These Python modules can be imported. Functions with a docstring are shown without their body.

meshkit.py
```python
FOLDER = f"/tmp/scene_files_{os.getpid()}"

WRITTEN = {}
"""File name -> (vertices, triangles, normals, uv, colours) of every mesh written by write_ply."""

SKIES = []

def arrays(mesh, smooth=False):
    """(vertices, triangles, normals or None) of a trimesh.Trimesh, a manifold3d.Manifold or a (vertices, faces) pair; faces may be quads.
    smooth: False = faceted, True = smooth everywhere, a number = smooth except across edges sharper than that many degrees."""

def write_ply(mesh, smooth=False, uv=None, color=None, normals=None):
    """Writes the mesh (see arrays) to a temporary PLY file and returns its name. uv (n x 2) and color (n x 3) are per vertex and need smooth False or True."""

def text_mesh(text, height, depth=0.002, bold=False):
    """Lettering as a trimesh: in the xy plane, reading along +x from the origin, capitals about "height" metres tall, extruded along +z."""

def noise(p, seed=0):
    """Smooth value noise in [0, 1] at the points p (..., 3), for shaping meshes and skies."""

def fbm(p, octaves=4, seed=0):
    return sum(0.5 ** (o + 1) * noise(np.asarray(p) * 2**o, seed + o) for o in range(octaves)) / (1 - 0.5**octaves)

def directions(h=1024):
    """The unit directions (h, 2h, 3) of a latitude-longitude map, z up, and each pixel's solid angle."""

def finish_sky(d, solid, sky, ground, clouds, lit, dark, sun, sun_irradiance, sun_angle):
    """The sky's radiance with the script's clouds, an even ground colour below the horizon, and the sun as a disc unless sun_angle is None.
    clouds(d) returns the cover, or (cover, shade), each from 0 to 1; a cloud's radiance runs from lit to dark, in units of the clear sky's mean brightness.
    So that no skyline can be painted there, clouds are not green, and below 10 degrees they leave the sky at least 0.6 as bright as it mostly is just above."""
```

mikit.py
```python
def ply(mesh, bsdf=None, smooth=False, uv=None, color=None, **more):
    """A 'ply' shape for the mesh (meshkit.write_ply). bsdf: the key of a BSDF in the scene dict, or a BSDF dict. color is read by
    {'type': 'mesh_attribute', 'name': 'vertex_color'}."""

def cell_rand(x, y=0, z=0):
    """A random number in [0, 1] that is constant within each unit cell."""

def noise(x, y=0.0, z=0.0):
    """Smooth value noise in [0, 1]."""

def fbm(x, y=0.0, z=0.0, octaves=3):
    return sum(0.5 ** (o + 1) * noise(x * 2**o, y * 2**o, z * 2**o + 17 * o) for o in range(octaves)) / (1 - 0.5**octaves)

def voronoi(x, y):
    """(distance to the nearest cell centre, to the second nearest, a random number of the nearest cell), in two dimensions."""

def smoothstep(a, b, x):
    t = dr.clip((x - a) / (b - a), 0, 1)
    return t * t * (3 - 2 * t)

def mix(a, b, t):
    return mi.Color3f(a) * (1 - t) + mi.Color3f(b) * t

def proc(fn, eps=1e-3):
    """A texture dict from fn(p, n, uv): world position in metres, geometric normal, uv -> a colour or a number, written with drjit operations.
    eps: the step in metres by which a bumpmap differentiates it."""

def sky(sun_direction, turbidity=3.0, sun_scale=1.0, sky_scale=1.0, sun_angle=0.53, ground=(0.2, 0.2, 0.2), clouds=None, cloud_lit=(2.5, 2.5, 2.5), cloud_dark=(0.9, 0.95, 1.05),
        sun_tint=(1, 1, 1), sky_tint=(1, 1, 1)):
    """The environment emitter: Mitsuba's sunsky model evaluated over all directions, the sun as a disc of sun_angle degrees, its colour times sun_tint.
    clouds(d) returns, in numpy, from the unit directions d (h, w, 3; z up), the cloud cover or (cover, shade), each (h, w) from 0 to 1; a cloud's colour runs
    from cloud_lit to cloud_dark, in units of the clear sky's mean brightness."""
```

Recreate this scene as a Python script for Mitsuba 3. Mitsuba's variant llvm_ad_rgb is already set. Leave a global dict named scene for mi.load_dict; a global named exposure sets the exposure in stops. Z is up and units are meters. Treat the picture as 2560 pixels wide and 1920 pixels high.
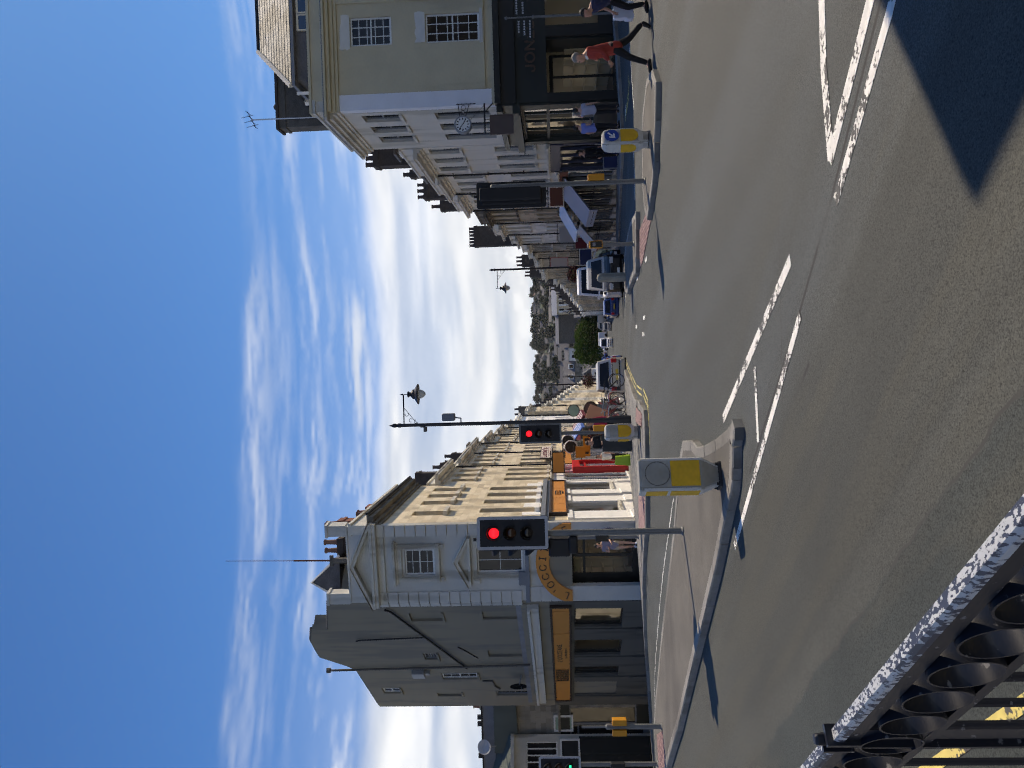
import math, random
import numpy as np, trimesh, manifold3d
import drjit as dr, mitsuba as mi
import mikit, meshkit
from mikit import noise, fbm, cell_rand, smoothstep, mix, voronoi
from shapely.geometry import Polygon, MultiPolygon, LineString, box as sbox
from shapely.ops import unary_union
T = mi.ScalarTransform4f
rng = random.Random(7)
nrg = np.random.default_rng(7)
scene, labels = {}, {}

# ------------------------------------------------------------------ camera, sky, exposure
EYE = 2.3
CAM_R = np.array([0.99894268, 0.03655002, -0.02788573])     # the world direction that the photo (taken upright, stored on its side) shows as "up"
CAM_F = np.array([-0.03510368, 0.99809666, 0.05070304])
scene['camera'] = {'type': 'perspective', 'fov': 62.0, 'fov_axis': 'x', 'near_clip': 0.05, 'far_clip': 9000.0,
                   'to_world': T().look_at(origin=[0, 0, EYE], target=[float(CAM_F[0]), float(CAM_F[1]), EYE + float(CAM_F[2])], up=CAM_R.tolist())}
exposure = 1.5
SUN = np.array([0.73, 0.69, 1.2])

def clouds(d):
    x, y, z = d[..., 0], d[..., 1], np.maximum(d[..., 2], 1e-3)
    el = np.degrees(np.arcsin(np.clip(d[..., 2], -1, 1)))
    az = np.degrees(np.arctan2(x, y))
    def st(a, b, v):
        t = np.clip((v - a) / (b - a), 0, 1); return t * t * (3 - 2 * t)
    warp = meshkit.fbm(np.stack([az / 14, el / 7, 0 * az], -1), 3, 5) - 0.5
    e2 = el + 2.2 * warp + 0.02 * az
    band = meshkit.fbm(np.stack([az / 9, e2 / 1.1, 0 * az + 3], -1), 5, 11)
    fine = meshkit.fbm(np.stack([az / 2.2 + 2 * warp, e2 / 0.34, 0 * az + 9], -1), 4, 23)
    patch = meshkit.fbm(np.stack([az / 17 + 4, el / 4.5, 0 * az + 5], -1), 3, 31)
    fib = meshkit.fbm(np.stack([az / 3.4 + 3 * warp, e2 / 0.20 + az * 0.10, 0 * az + 3], -1), 5, 71)
    tuft = meshkit.fbm(np.stack([az / 5.5 + 2 * warp, e2 / 0.75 - az * 0.05, 0 * az + 6], -1), 5, 77)
    cover = 0 * el
    for e0, w, a, sd in ((19.7, 1.0, .50, 1), (18.2, .8, .26, 5), (16.5, .9, .52, 2), (15.0, .8, .34, 6), (13.4, 1.1, .80, 3)):
        along = st(.28, .60, meshkit.fbm(np.stack([az / 10 + 7 * sd, 0 * az, 0 * az + sd], -1), 3, 90 + sd))
        prof = np.where(e2 > e0, np.exp(-((e2 - e0) / (w * .45)) ** 2), np.exp(-((e2 - e0) / (w * 1.2)) ** 2))
        cover = np.maximum(cover, prof * a * (0.25 + 0.75 * along) * (0.15 + 0.85 * st(.34, .68, 0.5 * fib + 0.5 * tuft)))
    cover = np.maximum(cover, st(20.5, 11, e2) * st(.44, .78, .5 * fib + .5 * tuft) * .55)
    cover = np.maximum(cover, st(19.5, 11, e2) * .16)
    low = st(13.2, 10.6, e2 + 1.2 * (tuft - .5)) * (0.72 + 0.26 * st(.30, .60, 0.6 * patch + 0.4 * band)) + st(5, 1, el) * .06
    puff = meshkit.fbm(np.stack([az / 1.7, el / 0.9, 0 * az + 1], -1), 4, 47)
    cum = st(0.47, 0.55, puff - 0.13 * np.abs(el - 2.0)) * st(4.2, 3.2, el) * 0.6
    cover = np.clip(np.maximum(np.maximum(cover, low), cum), 0, 0.97)
    shade = np.clip(0.34 + 1.7 * (0.5 - band) - 0.5 * cum + 0.30 * st(4.5, 0.5, el), 0, 1)
    return cover, shade

scene['sky'] = mikit.sky(SUN.tolist(), turbidity=3.0, sun_scale=1.25, clouds=clouds, cloud_lit=(4.2, 4.2, 4.2), cloud_dark=(2.3, 2.5, 2.8), sky_tint=(0.50, 0.83, 1.22))

# ------------------------------------------------------------------ terrain heights
def sm(a, b, x):
    t = np.clip((x - a) / (b - a), 0, 1); return t * t * (3 - 2 * t)

def g(x, y):
    x, y = np.asarray(x, float), np.asarray(y, float)
    a = np.clip(y - 14, 0, 22)
    S = 0.07 / 22 * a * a / 2 + 0.07 * np.clip(y - 36, 0, 64) + 0.055 * np.clip(y - 100, 0, 90) + 0.02 * np.clip(y - 190, 0, 200)
    return -S - 0.055 * np.clip(-x - 3, 0, 34) * sm(18, 36, y) + 0.045 * np.clip(x - 7, 0, 30) * sm(20, 30, y)

# ------------------------------------------------------------------ helpers
def unique(key):
    if key not in scene and key not in labels: return key
    i = 1
    while f'{key}_{i:03d}' in scene or f'{key}_{i:03d}' in labels: i += 1
    return f'{key}_{i:03d}'
_next = {}
def numbered(key):
    n = _next.get(key, 0); _next[key] = n + 1
    return key if n == 0 else f'{key}_{n:03d}'
def thing(name, label, cat, group=None):
    k = numbered(name); labels[k] = {'label': label, 'category': cat}
    if group: labels[k]['group'] = group
    return k
def struct(name): 
    k = numbered(name); labels[k] = {'kind': 'structure', 'label': name.replace('_', ' ')}
    return k
def cat(*ms):
    ms = [m for m in ms if m is not None]
    ms = sum([list(m) if isinstance(m, (list, tuple)) else [m] for m in ms], [])
    return trimesh.util.concatenate(ms) if len(ms) > 1 else ms[0]
def part(parent, name, mesh, mat, smooth=False, label=None, **more):
    k = numbered(f'{parent}__{name}')
    scene[k] = mikit.ply(mesh, mat, smooth=smooth, **more)
    if label: labels[k] = {'label': label}
    return k
def same(parent, name, src, M, label=None, mat=None):
    "one more copy of the shape dict src, under its own key"
    k = numbered(f'{parent}__{name}')
    d = dict(src); d['to_world'] = T(np.asarray(M, float).tolist())
    if mat: d['bsdf'] = {'type': 'ref', 'id': mat}
    scene[k] = d
    return k
def single(key, mesh, mat, smooth=False):
    scene[key] = mikit.ply(mesh, mat, smooth=smooth); return key
def bx(x0, x1, y0, y1, z0, z1):
    m = trimesh.creation.box((abs(x1 - x0), abs(y1 - y0), abs(z1 - z0)))
    m.apply_translation(((x0 + x1) / 2, (y0 + y1) / 2, (z0 + z1) / 2)); return m
def rbx(x0, x1, y0, y1, z0, z1, r=0.02, n=8):
    "box with rounded edges"
    s = manifold3d.Manifold.sphere(r, n)
    c = manifold3d.Manifold.batch_hull([s.translate((x, y, z)) for x in (x0 + r, x1 - r) for y in (y0 + r, y1 - r) for z in (z0 + r, z1 - r)])
    return man(c)
def man(c):
    m = c.to_mesh(); return trimesh.Trimesh(np.array(m.vert_properties[:, :3], float), np.array(m.tri_verts), process=False)
def tube(pts, r, n=8, caps=True):
    pts = np.asarray(pts, float); rs = np.broadcast_to(r, len(pts))
    d = np.gradient(pts, axis=0); d /= np.linalg.norm(d, axis=1, keepdims=True)
    ref = np.array([0, 0, 1.0]) if abs(d[0][2]) < 0.9 else np.array([1.0, 0, 0])
    vs = []; u = np.cross(d[0], ref); u /= np.linalg.norm(u)
    a = np.arange(n) * 2 * np.pi / n
    for p, t, rr in zip(pts, d, rs):
        u = u - t * (u @ t); u /= np.linalg.norm(u); v = np.cross(t, u)
        vs.append(p + rr * (np.cos(a)[:, None] * u + np.sin(a)[:, None] * v))
    V = np.vstack(vs); F = []
    for i in range(len(pts) - 1):
        for j in range(n):
            q = (i * n + j, i * n + (j + 1) % n, (i + 1) * n + (j + 1) % n, (i + 1) * n + j)
            F += [(q[0], q[1], q[2]), (q[0], q[2], q[3])]
    if caps:
        V = np.vstack([V, pts[:1], pts[-1:]]); b = len(V)
        for j in range(n):
            F += [(b - 2, (j + 1) % n, j), (b - 1, (len(pts) - 1) * n + j, (len(pts) - 1) * n + (j + 1) % n)]
    return trimesh.Trimesh(V, np.array(F), process=False)
def rod(a, b, r, n=8): return tube([a, b], r, n)
def lathe(prof, c=(0, 0, 0), n=20):
    m = trimesh.creation.revolve(np.asarray(prof, float), sections=n); m.apply_translation(c); return m
def ext(poly, h, z=0.0):
    ps = [p for p in getattr(poly, 'geoms', [poly]) if p.area > 1e-8]
    m = cat([trimesh.creation.extrude_polygon(p, h, engine='earcut') for p in ps]); m.apply_translation((0, 0, z)); return m
def rot(m, deg, axis=(0, 0, 1), p=(0, 0, 0)):
    m.apply_transform(trimesh.transformations.rotation_matrix(math.radians(deg), axis, p)); return m
def mv(m, x=0, y=0, z=0): m.apply_translation((x, y, z)); return m
def mat4(x=0, y=0, z=0, rz=0, s=1.0):
    M = trimesh.transformations.rotation_matrix(math.radians(rz), (0, 0, 1)); M[:3, :3] = M[:3, :3] @ (np.diag(np.broadcast_to(s, 3))); M[:3, 3] = (x, y, z); return M
def apply(m, M):
    m = m.copy(); m.apply_transform(M)
    return m

class Fr:
    "a wall plane: s along the wall, z up, w outwards"
    def __init__(self, P, d, n):
        d, n = np.asarray(d, float), np.asarray(n, float)
        self.P, self.d, self.n = np.asarray(P, float), d / np.linalg.norm(d), n / np.linalg.norm(n)
        M = np.zeros((4, 4)); M[3, 3] = 1; M[:2, 0] = self.d; M[2, 1] = 1; M[:2, 2] = self.n; M[:2, 3] = self.P; self.M = M
        self.flip = np.linalg.det(M[:3, :3]) < 0
    def put(self, m):
        m = m.copy(); V = np.asarray(m.vertices) @ self.M[:3, :3].T + self.M[:3, 3]; F = np.asarray(m.faces)
        return trimesh.Trimesh(V, F[:, ::-1] if self.flip else F, process=False)
    def box(self, s0, s1, z0, z1, w0, w1): return self.put(bx(s0, s1, z0, z1, w0, w1))
    def poly(self, pts, w0, w1, holes=()):
        p = pts if hasattr(pts, 'geoms') or hasattr(pts, 'exterior') else Polygon(pts, [h for h in holes])
        return self.put(ext(p, w1 - w0, w0))
    def quad(self, s0, s1, z0, z1, w): return self.put(trimesh.Trimesh(np.array([(s0, z0, w), (s1, z0, w), (s1, z1, w), (s0, z1, w)]), np.array([(0, 1, 2), (0, 2, 3)]), process=False))
    def at(self, s, z, w=0): return np.array([*(self.P + self.d * s + self.n * w), z])
    def text(self, txt, s, z, h, w, depth=0.015, bold=True, width=None, mirror=None):
        m = meshkit.text_mesh(txt, h, depth, bold=bold)
        if width: m.apply_scale((width / (m.bounds[1][0] - m.bounds[0][0]), 1, 1))
        m.apply_translation((-(m.bounds[0][0] + m.bounds[1][0]) / 2, 0, 0))
        if self.flip: m = trimesh.Trimesh(np.asarray(m.vertices) * (-1, 1, 1), np.asarray(m.faces)[:, ::-1], process=False)
        m.apply_translation((s, z, w)); return self.put(m)

def strips(poly, step=1.0):
    x0, y0, x1, y1 = poly.bounds
    out = []
    for y in np.arange(math.floor(y0 / step) * step, y1, step):
        q = poly.intersection(sbox(x0 - 1, y, x1 + 1, y + step))
        out += [p for p in getattr(q, 'geoms', [q]) if p.geom_type == 'Polygon' and p.area > 1e-5]
    return out
def slab(poly, top, depth=0.25, step=1.0):
    "a sheet that follows the ground: its top is 'top' above the road"
    ms = []
    for p in strips(poly, step):
        if p.bounds[2] - p.bounds[0] > 3 and p.bounds[0] < -3:
            ps = [q for x in np.arange(math.floor(p.bounds[0] / 2) * 2, p.bounds[2], 2.0) for q in getattr(p.intersection(sbox(x, -999, x + 2, 999)), 'geoms', [p.intersection(sbox(x, -999, x + 2, 999))]) if q.geom_type == 'Polygon' and q.area > 1e-5]
        else: ps = [p]
        for q in ps: ms.append(ext(q, 1.0))
    m = cat(ms); V = np.array(m.vertices)
    V[:, 2] = np.where(V[:, 2] > 0.5, g(V[:, 0], V[:, 1]) + top, g(V[:, 0], V[:, 1]) + top - depth)
    return trimesh.Trimesh(V, m.faces, process=False)
def sheet(poly, top, step=0.8):
    "painted line: a thin sheet lying on the ground"
    return slab(poly, top, 0.003, step)
def line_poly(pts, w): return LineString(pts).buffer(w / 2, cap_style=2, join_style=2)

# ------------------------------------------------------------------ air
scene['air'] = {'type': 'homogeneous', 'albedo': {'type': 'rgb', 'value': [0.95, 0.95, 0.95]}, 'sigma_t': 0.00005}
scene['haze'] = {'type': 'cube', 'to_world': T().translate([0, 850, 45]).scale([2300, 2450, 75]), 'bsdf': {'type': 'null'}, 'interior': {'type': 'ref', 'id': 'air'}}
labels['haze'] = {'kind': 'stuff', 'label': 'thin summer haze in the air'}
scene['camera']['medium'] = {'type': 'ref', 'id': 'air'}

# ------------------------------------------------------------------ materials
def pm(key, color, rough=0.6, **k):
    c = color if isinstance(color, dict) else {'type': 'rgb', 'value': list(color)}
    scene[key] = {'type': 'twosided', 'bsdf': {'type': 'principled', 'base_color': c, 'roughness': rough, 'specular': k.pop('specular', 0.4), **k}}
    return key
def grainy(key, color, amount=0.18, scale=6.0, rough=0.8, streak=False, fine=40.0, dirt=None, dirt_cut=0.62, **k):
    c = tuple(color)
    def fn(p, n, uv):
        t = n.x * p.y - n.y * p.x
        a = fbm(p.x * scale, p.y * scale, p.z * scale * (0.25 if streak else 1.0), 3)
        b = noise(p.x * fine, p.y * fine, p.z * fine)
        v = 1 + amount * (2 * a - 1) + amount * 0.6 * (2 * b - 1)
        col = mi.Color3f(*c) * v
        if dirt is not None:
            dd = fbm(t * 1.7 + p.x * 0.3, p.z * 0.35, p.y * 0.4 + 5.0, 4)
            col = mix(col, mi.Color3f(*dirt) * v, smoothstep(dirt_cut - 0.12, dirt_cut + 0.1, dd))
        return col
    return pm(key, mikit.proc(fn), rough, **k)

def seg(px, py, a, b):
    "distance to a segment on the ground"
    ax, ay = a; bx_, by_ = b; dx, dy = bx_ - ax, by_ - ay; L = dx * dx + dy * dy
    t = dr.clip(((px - ax) * dx + (py - ay) * dy) / L, 0, 1)
    return dr.sqrt(dr.square(px - ax - t * dx) + dr.square(py - ay - t * dy))

def asphalt(p, n, uv):
    x, y = p.x, p.y
    w1 = noise(x * 1.3, y * 1.3, 2.0) - 0.5; w2 = noise(x * 7, y * 7, 4.0) - 0.5
    n1 = 0.78 * x + 0.62 * y + 0.10 * w1 + 0.05 * w2          # across the near carriageway
    s1 = -0.62 * x + 0.78 * y                                   # along it
    chips = noise(x * 115, y * 115, 1.0); chips2 = noise(x * 190, y * 190, 3.0); blot = fbm(x * 0.7, y * 0.7, 7.0, 4)
    track = fbm(s1 * 0.12, n1 * 1.9, 11.0, 3)                   # long wear streaks along the traffic
    cross = fbm((x + 0.25 * y) * 0.9, y * 0.07, 13.0, 3)
    far = smoothstep(5.6, 7.4, n1)
    col = mix((0.112, 0.110, 0.104), (0.135, 0.136, 0.136), smoothstep(0.35, 0.65, track) * (1 - far) + far * smoothstep(0.35, 0.65, cross))
    tan = smoothstep(2.46, 2.50, n1) * (1 - smoothstep(4.2, 5.6, n1 + 0.8 * (track - 0.5)))
    col = mix(col, mix((0.097, 0.092, 0.080), (0.128, 0.118, 0.098), smoothstep(0.32, 0.66, track)), tan * 0.75)
    col = mix(mix((0.074, 0.079, 0.075), (0.092, 0.096, 0.090), blot), col, smoothstep(2.46, 2.50, n1))
    col = mix(col, (0.128, 0.116, 0.094), smoothstep(0.52, 0.72, fbm(s1 * 0.25, n1 * 3.0, 21.0, 3)) * 0.7 * (1 - far))
    col = col * mi.Color3f(0.435, 0.492, 0.500) * (0.88 + 0.24 * blot) * (0.54 + 0.70 * chips + 0.38 * chips2) * (1 - 0.34 * smoothstep(0.60, 0.86, noise(x * 120 + 3, y * 120, 5.0)))
    wob = 0.05 * (noise(x * 3, y * 3, 9.0) - 0.5) + 0.03 * (noise(x * 11, y * 11, 9.0) - 0.5)
    px, py = x + wob, y - wob
    dark = mi.Float(9)
    for a, b in (((1.15, 7.2), (0.32, 8.1)), ((0.32, 8.1), (-1.5, 10.3)), ((-0.15, 7.83), (-0.5, 8.3)), ((2.5, 5.9), (1.15, 7.2))):
        dark = dr.minimum(dark, seg(px, py, a, b))
    broken = smoothstep(0.25, 0.5, noise(x * 2.3, y * 2.3, 31.0))
    col = mix(col, (0.03, 0.03, 0.03), (1 - smoothstep(0.010, 0.034, dark)) * (0.35 + 0.65 * broken))
    seam = dr.minimum(dr.abs(n1 - 2.48), seg(x, y, (-0.7, 7.55), (-3.2, 7.55)))
    seam = dr.minimum(seam, seg(x, y, (1.3, 8.8), (-1.0, 8.75)))
    col = mix(col, (0.045, 0.045, 0.042), (1 - smoothstep(0.005, 0.018, seam)) * smoothstep(0.30, 0.5, noise(x * 1.7, y * 1.7, 8.0)))
    return col
scene['asphalt'] = {'type': 'twosided', 'bsdf': {'type': 'bumpmap', 'arbitrary': mikit.proc(lambda p, n, uv: noise(p.x * 75, p.y * 75, 1.0) + 0.5 * noise(p.x * 190, p.y * 190, 3.0), eps=2e-3), 'scale': 0.0022,
                    'bsdf': {'type': 'principled', 'base_color': mikit.proc(asphalt), 'roughness': 0.78, 'specular': 0.35}}}

def worn_paint(base, ground):
    def fn(p, n, uv):
        a = fbm(p.x * 5, p.y * 5, 3.0, 4); b = noise(p.x * 46, p.y * 46, 1.0)
        c = mi.Color3f(*base) * (0.86 + 0.2 * noise(p.x * 18, p.y * 18, 6.0))
        return mix(c, mi.Color3f(*ground) * (0.6 + 0.8 * b), smoothstep(0.55, 0.66, a * 0.72 + b * 0.34))
    return mikit.proc(fn)
pm('road_paint', worn_paint((0.66, 0.66, 0.62), (0.065, 0.065, 0.063)), 0.7)
pm('road_paint_yellow', worn_paint((0.62, 0.52, 0.16), (0.065, 0.063, 0.058)), 0.7)
grainy('kerb_granite', (0.174, 0.171, 0.158), 0.16, 9.0, 0.75, fine=60, dirt=(0.105, 0.102, 0.093))
grainy('kerb_granite_b', (0.205, 0.202, 0.186), 0.16, 9.0, 0.75, fine=60, dirt=(0.124, 0.118, 0.105))
grainy('paving', (0.161, 0.160, 0.149), 0.16, 4.0, 0.8, fine=45, dirt=(0.112, 0.108, 0.099))
grainy('paving_b', (0.186, 0.181, 0.167), 0.16, 4.0, 0.8, fine=45, dirt=(0.118, 0.115, 0.105))
grainy('paving_c', (0.143, 0.144, 0.138), 0.16, 4.0, 0.8, fine=45, dirt=(0.099, 0.096, 0.090))
grainy('island_screed', (0.099, 0.095, 0.085), 0.22, 2.5, 0.85, fine=50, dirt=(0.072, 0.069, 0.063))
grainy('tactile_pink', (0.223, 0.146, 0.140), 0.16, 6.0, 0.85, fine=50)
grainy('tactile_pink_b', (0.248, 0.167, 0.158), 0.16, 6.0, 0.85, fine=50)
def ashlar(key, cols, dirt, bh=0.31, bw=0.72, rough=0.85, jd=0.82, cut=0.66):
    cs = [mi.Color3f(*c) for c in ()]
    def fn(p, n, uv):
        t = n.x * p.y - n.y * p.x
        r = dr.floor(p.z / bh); u = t / bw + 0.5 * (r - 2 * dr.floor(r / 2)) + 0.25 * cell_rand(r, 3.0)
        c = cell_rand(dr.floor(u), r, 5.0)
        col = mix(cols[0], cols[1], smoothstep(0.05, 0.75, c)); col = mix(col, cols[2], smoothstep(0.80, 0.92, cell_rand(dr.floor(u), r, 8.0)))
        col = col * (0.92 + 0.16 * fbm(t * 6, p.z * 6, 2.0, 3))
        fz = p.z / bh - r; fu = u - dr.floor(u)
        joint = dr.minimum(dr.minimum(fz, 1 - fz) * bh, dr.minimum(fu, 1 - fu) * bw)
        col = col * (jd + (1 - jd) * smoothstep(0.003, 0.010, joint))
        d = fbm(t * 1.1, p.z * 0.28, 15.0, 4) * 0.7 + fbm(t * 4.5, p.z * 0.6, 6.0, 3) * 0.3
        return mix(col, dirt, smoothstep(cut - 0.14, cut + 0.08, d) * 0.8)
    return pm(key, mikit.proc(fn), rough, specular=0.25)
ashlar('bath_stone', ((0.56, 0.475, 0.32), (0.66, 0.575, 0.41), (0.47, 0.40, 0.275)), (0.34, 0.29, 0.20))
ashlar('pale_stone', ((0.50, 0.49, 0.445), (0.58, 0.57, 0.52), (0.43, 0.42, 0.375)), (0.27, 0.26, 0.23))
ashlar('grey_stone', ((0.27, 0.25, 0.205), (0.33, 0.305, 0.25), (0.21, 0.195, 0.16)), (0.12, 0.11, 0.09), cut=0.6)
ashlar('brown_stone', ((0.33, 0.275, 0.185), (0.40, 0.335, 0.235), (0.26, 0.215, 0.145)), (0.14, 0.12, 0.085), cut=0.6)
grainy('trim_stone', (0.52, 0.50, 0.43), 0.14, 3.0, 0.85, True, fine=30, dirt=(0.26, 0.24, 0.19), dirt_cut=0.60)
grainy('trim_dark', (0.15, 0.135, 0.105), 0.25, 3.0, 0.9, True, fine=30, dirt=(0.07, 0.062, 0.05), dirt_cut=0.52)
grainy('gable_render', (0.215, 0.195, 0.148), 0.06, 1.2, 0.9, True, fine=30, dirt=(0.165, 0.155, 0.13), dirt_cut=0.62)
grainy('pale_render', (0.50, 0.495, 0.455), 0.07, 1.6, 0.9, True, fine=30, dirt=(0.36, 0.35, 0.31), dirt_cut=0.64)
grainy('cream_render', (0.50, 0.44, 0.295), 0.07, 1.5, 0.9, fine=35, dirt=(0.42, 0.37, 0.25), dirt_cut=0.66)
grainy('white_render', (0.52, 0.50, 0.445), 0.08, 2.0, 0.9, True, fine=35, dirt=(0.40, 0.385, 0.33), dirt_cut=0.64)
grainy('new_white', (0.66, 0.67, 0.70), 0.05, 2.0, 0.85, fine=35)
grainy('patch_plaster', (0.58, 0.57, 0.52), 0.08, 4.0, 0.9, fine=40)
grainy('painted_white', (0.80, 0.79, 0.74), 0.05, 2.0, 0.75, True)
grainy('slate', (0.085, 0.085, 0.09), 0.3, 4.0, 0.6, fine=20)
grainy('slate_mossy', (0.27, 0.27, 0.235), 0.25, 5.0, 0.7, fine=30, dirt=(0.17, 0.165, 0.13), dirt_cut=0.5)
grainy('slate_mossy_b', (0.34, 0.335, 0.30), 0.25, 5.0, 0.7, fine=30, dirt=(0.22, 0.21, 0.17), dirt_cut=0.5)
grainy('slate_mossy_c', (0.20, 0.20, 0.18), 0.25, 5.0, 0.7, fine=30, dirt=(0.13, 0.125, 0.10), dirt_cut=0.5)
grainy('soot_brick', (0.060, 0.052, 0.045), 0.35, 5.0, 0.9, fine=30)
grainy('soot_dim_stone', (0.105, 0.098, 0.085), 0.35, 3.0, 0.9, fine=30)
grainy('red_brick', (0.20, 0.085, 0.06), 0.35, 6.0, 0.9, fine=30)
grainy('terracotta', (0.21, 0.12, 0.085), 0.25, 6.0, 0.85, fine=30)
grainy('pot_dark', (0.075, 0.06, 0.055), 0.25, 6.0, 0.85, fine=30)
grainy('green_roof', (0.085, 0.105, 0.095), 0.15, 3.0, 0.7, True)
grainy('lead', (0.16, 0.175, 0.20), 0.2, 3.0, 0.55, True)
grainy('concrete', (0.30, 0.28, 0.225), 0.2, 6.0, 0.9, fine=60, dirt=(0.20, 0.185, 0.15))
grainy('pole_grey', (0.155, 0.16, 0.155), 0.18, 8.0, 0.55, fine=40, dirt=(0.10, 0.10, 0.095))
grainy('bollard_white', (0.50, 0.50, 0.47), 0.12, 7.0, 0.5, True, fine=30, dirt=(0.25, 0.24, 0.20), dirt_cut=0.56)
grainy('bollard_yellow', (0.62, 0.37, 0.01), 0.10, 7.0, 0.45, True, fine=30, dirt=(0.38, 0.22, 0.01), dirt_cut=0.66)
grainy('orange_sign', (0.54, 0.225, 0.040), 0.05, 2.0, 0.6)
grainy('foliage', (0.035, 0.075, 0.014), 0.5, 1.2, 0.7, fine=6)
def peeled(p, n, uv):
    s = -0.64 * p.x + 0.768 * p.y; w = 0.768 * p.x + 0.64 * p.y
    a = fbm(s * 95 + 120 * w, w * 220 - 80 * s, p.z * 60, 4); b = fbm(s * 6, w * 6, 3.0, 3)
    k = smoothstep(0.485, 0.555, 0.62 * a + 0.38 * b)
    return mix(mix((0.030, 0.036, 0.055), (0.05, 0.058, 0.085), b), mi.Color3f(0.40, 0.42, 0.43) * (0.85 + 0.3 * a), k)
pm('rail_peeled', mikit.proc(peeled), 0.42)
def scuffed(p, n, uv):
    a = fbm(p.x * 60, p.y * 60, p.z * 60, 4)
    return mix((0.012, 0.014, 0.020), (0.13, 0.13, 0.13), smoothstep(0.70, 0.77, a))
pm('iron_black', mikit.proc(scuffed), 0.34)
def far_hill(p, n, uv):
    a = fbm(p.x * 0.012, p.y * 0.012, 2.0, 4); b = fbm(p.x * 0.06, p.y * 0.06, 5.0, 3)
    return mix(mix((0.018, 0.032, 0.016), (0.04, 0.052, 0.024), b), (0.07, 0.066, 0.05), smoothstep(0.55, 0.68, a))
pm('hill_cover', mikit.proc(far_hill), 0.95)

pm('glass_dark', (0.010, 0.011, 0.012), 0.04, specular=0.32)
pm('glass_shop', (0.008, 0.008, 0.008), 0.015, specular=1.0, clearcoat=1.0, clearcoat_gloss=1.0)
pm('glass_sky', (0.02, 0.03, 0.05), 0.02, specular=0.9)
scene['glass_clear'] = {'type': 'thindielectric', 'int_ior': 1.5}
pm('interior', (0.34, 0.32, 0.28), 0.85)
pm('interior_floor', (0.20, 0.15, 0.10), 0.5)
pm('interior_warm', (0.50, 0.42, 0.26), 0.8)
pm('reveal_dark', (0.05, 0.045, 0.035), 0.9)
pm('frame_white', (0.66, 0.66, 0.63), 0.5)
pm('frame_cream', (0.55, 0.52, 0.42), 0.55)
pm('frame_grey', (0.22, 0.23, 0.24), 0.5)
pm('blind', (0.40, 0.39, 0.35), 0.8)
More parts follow.
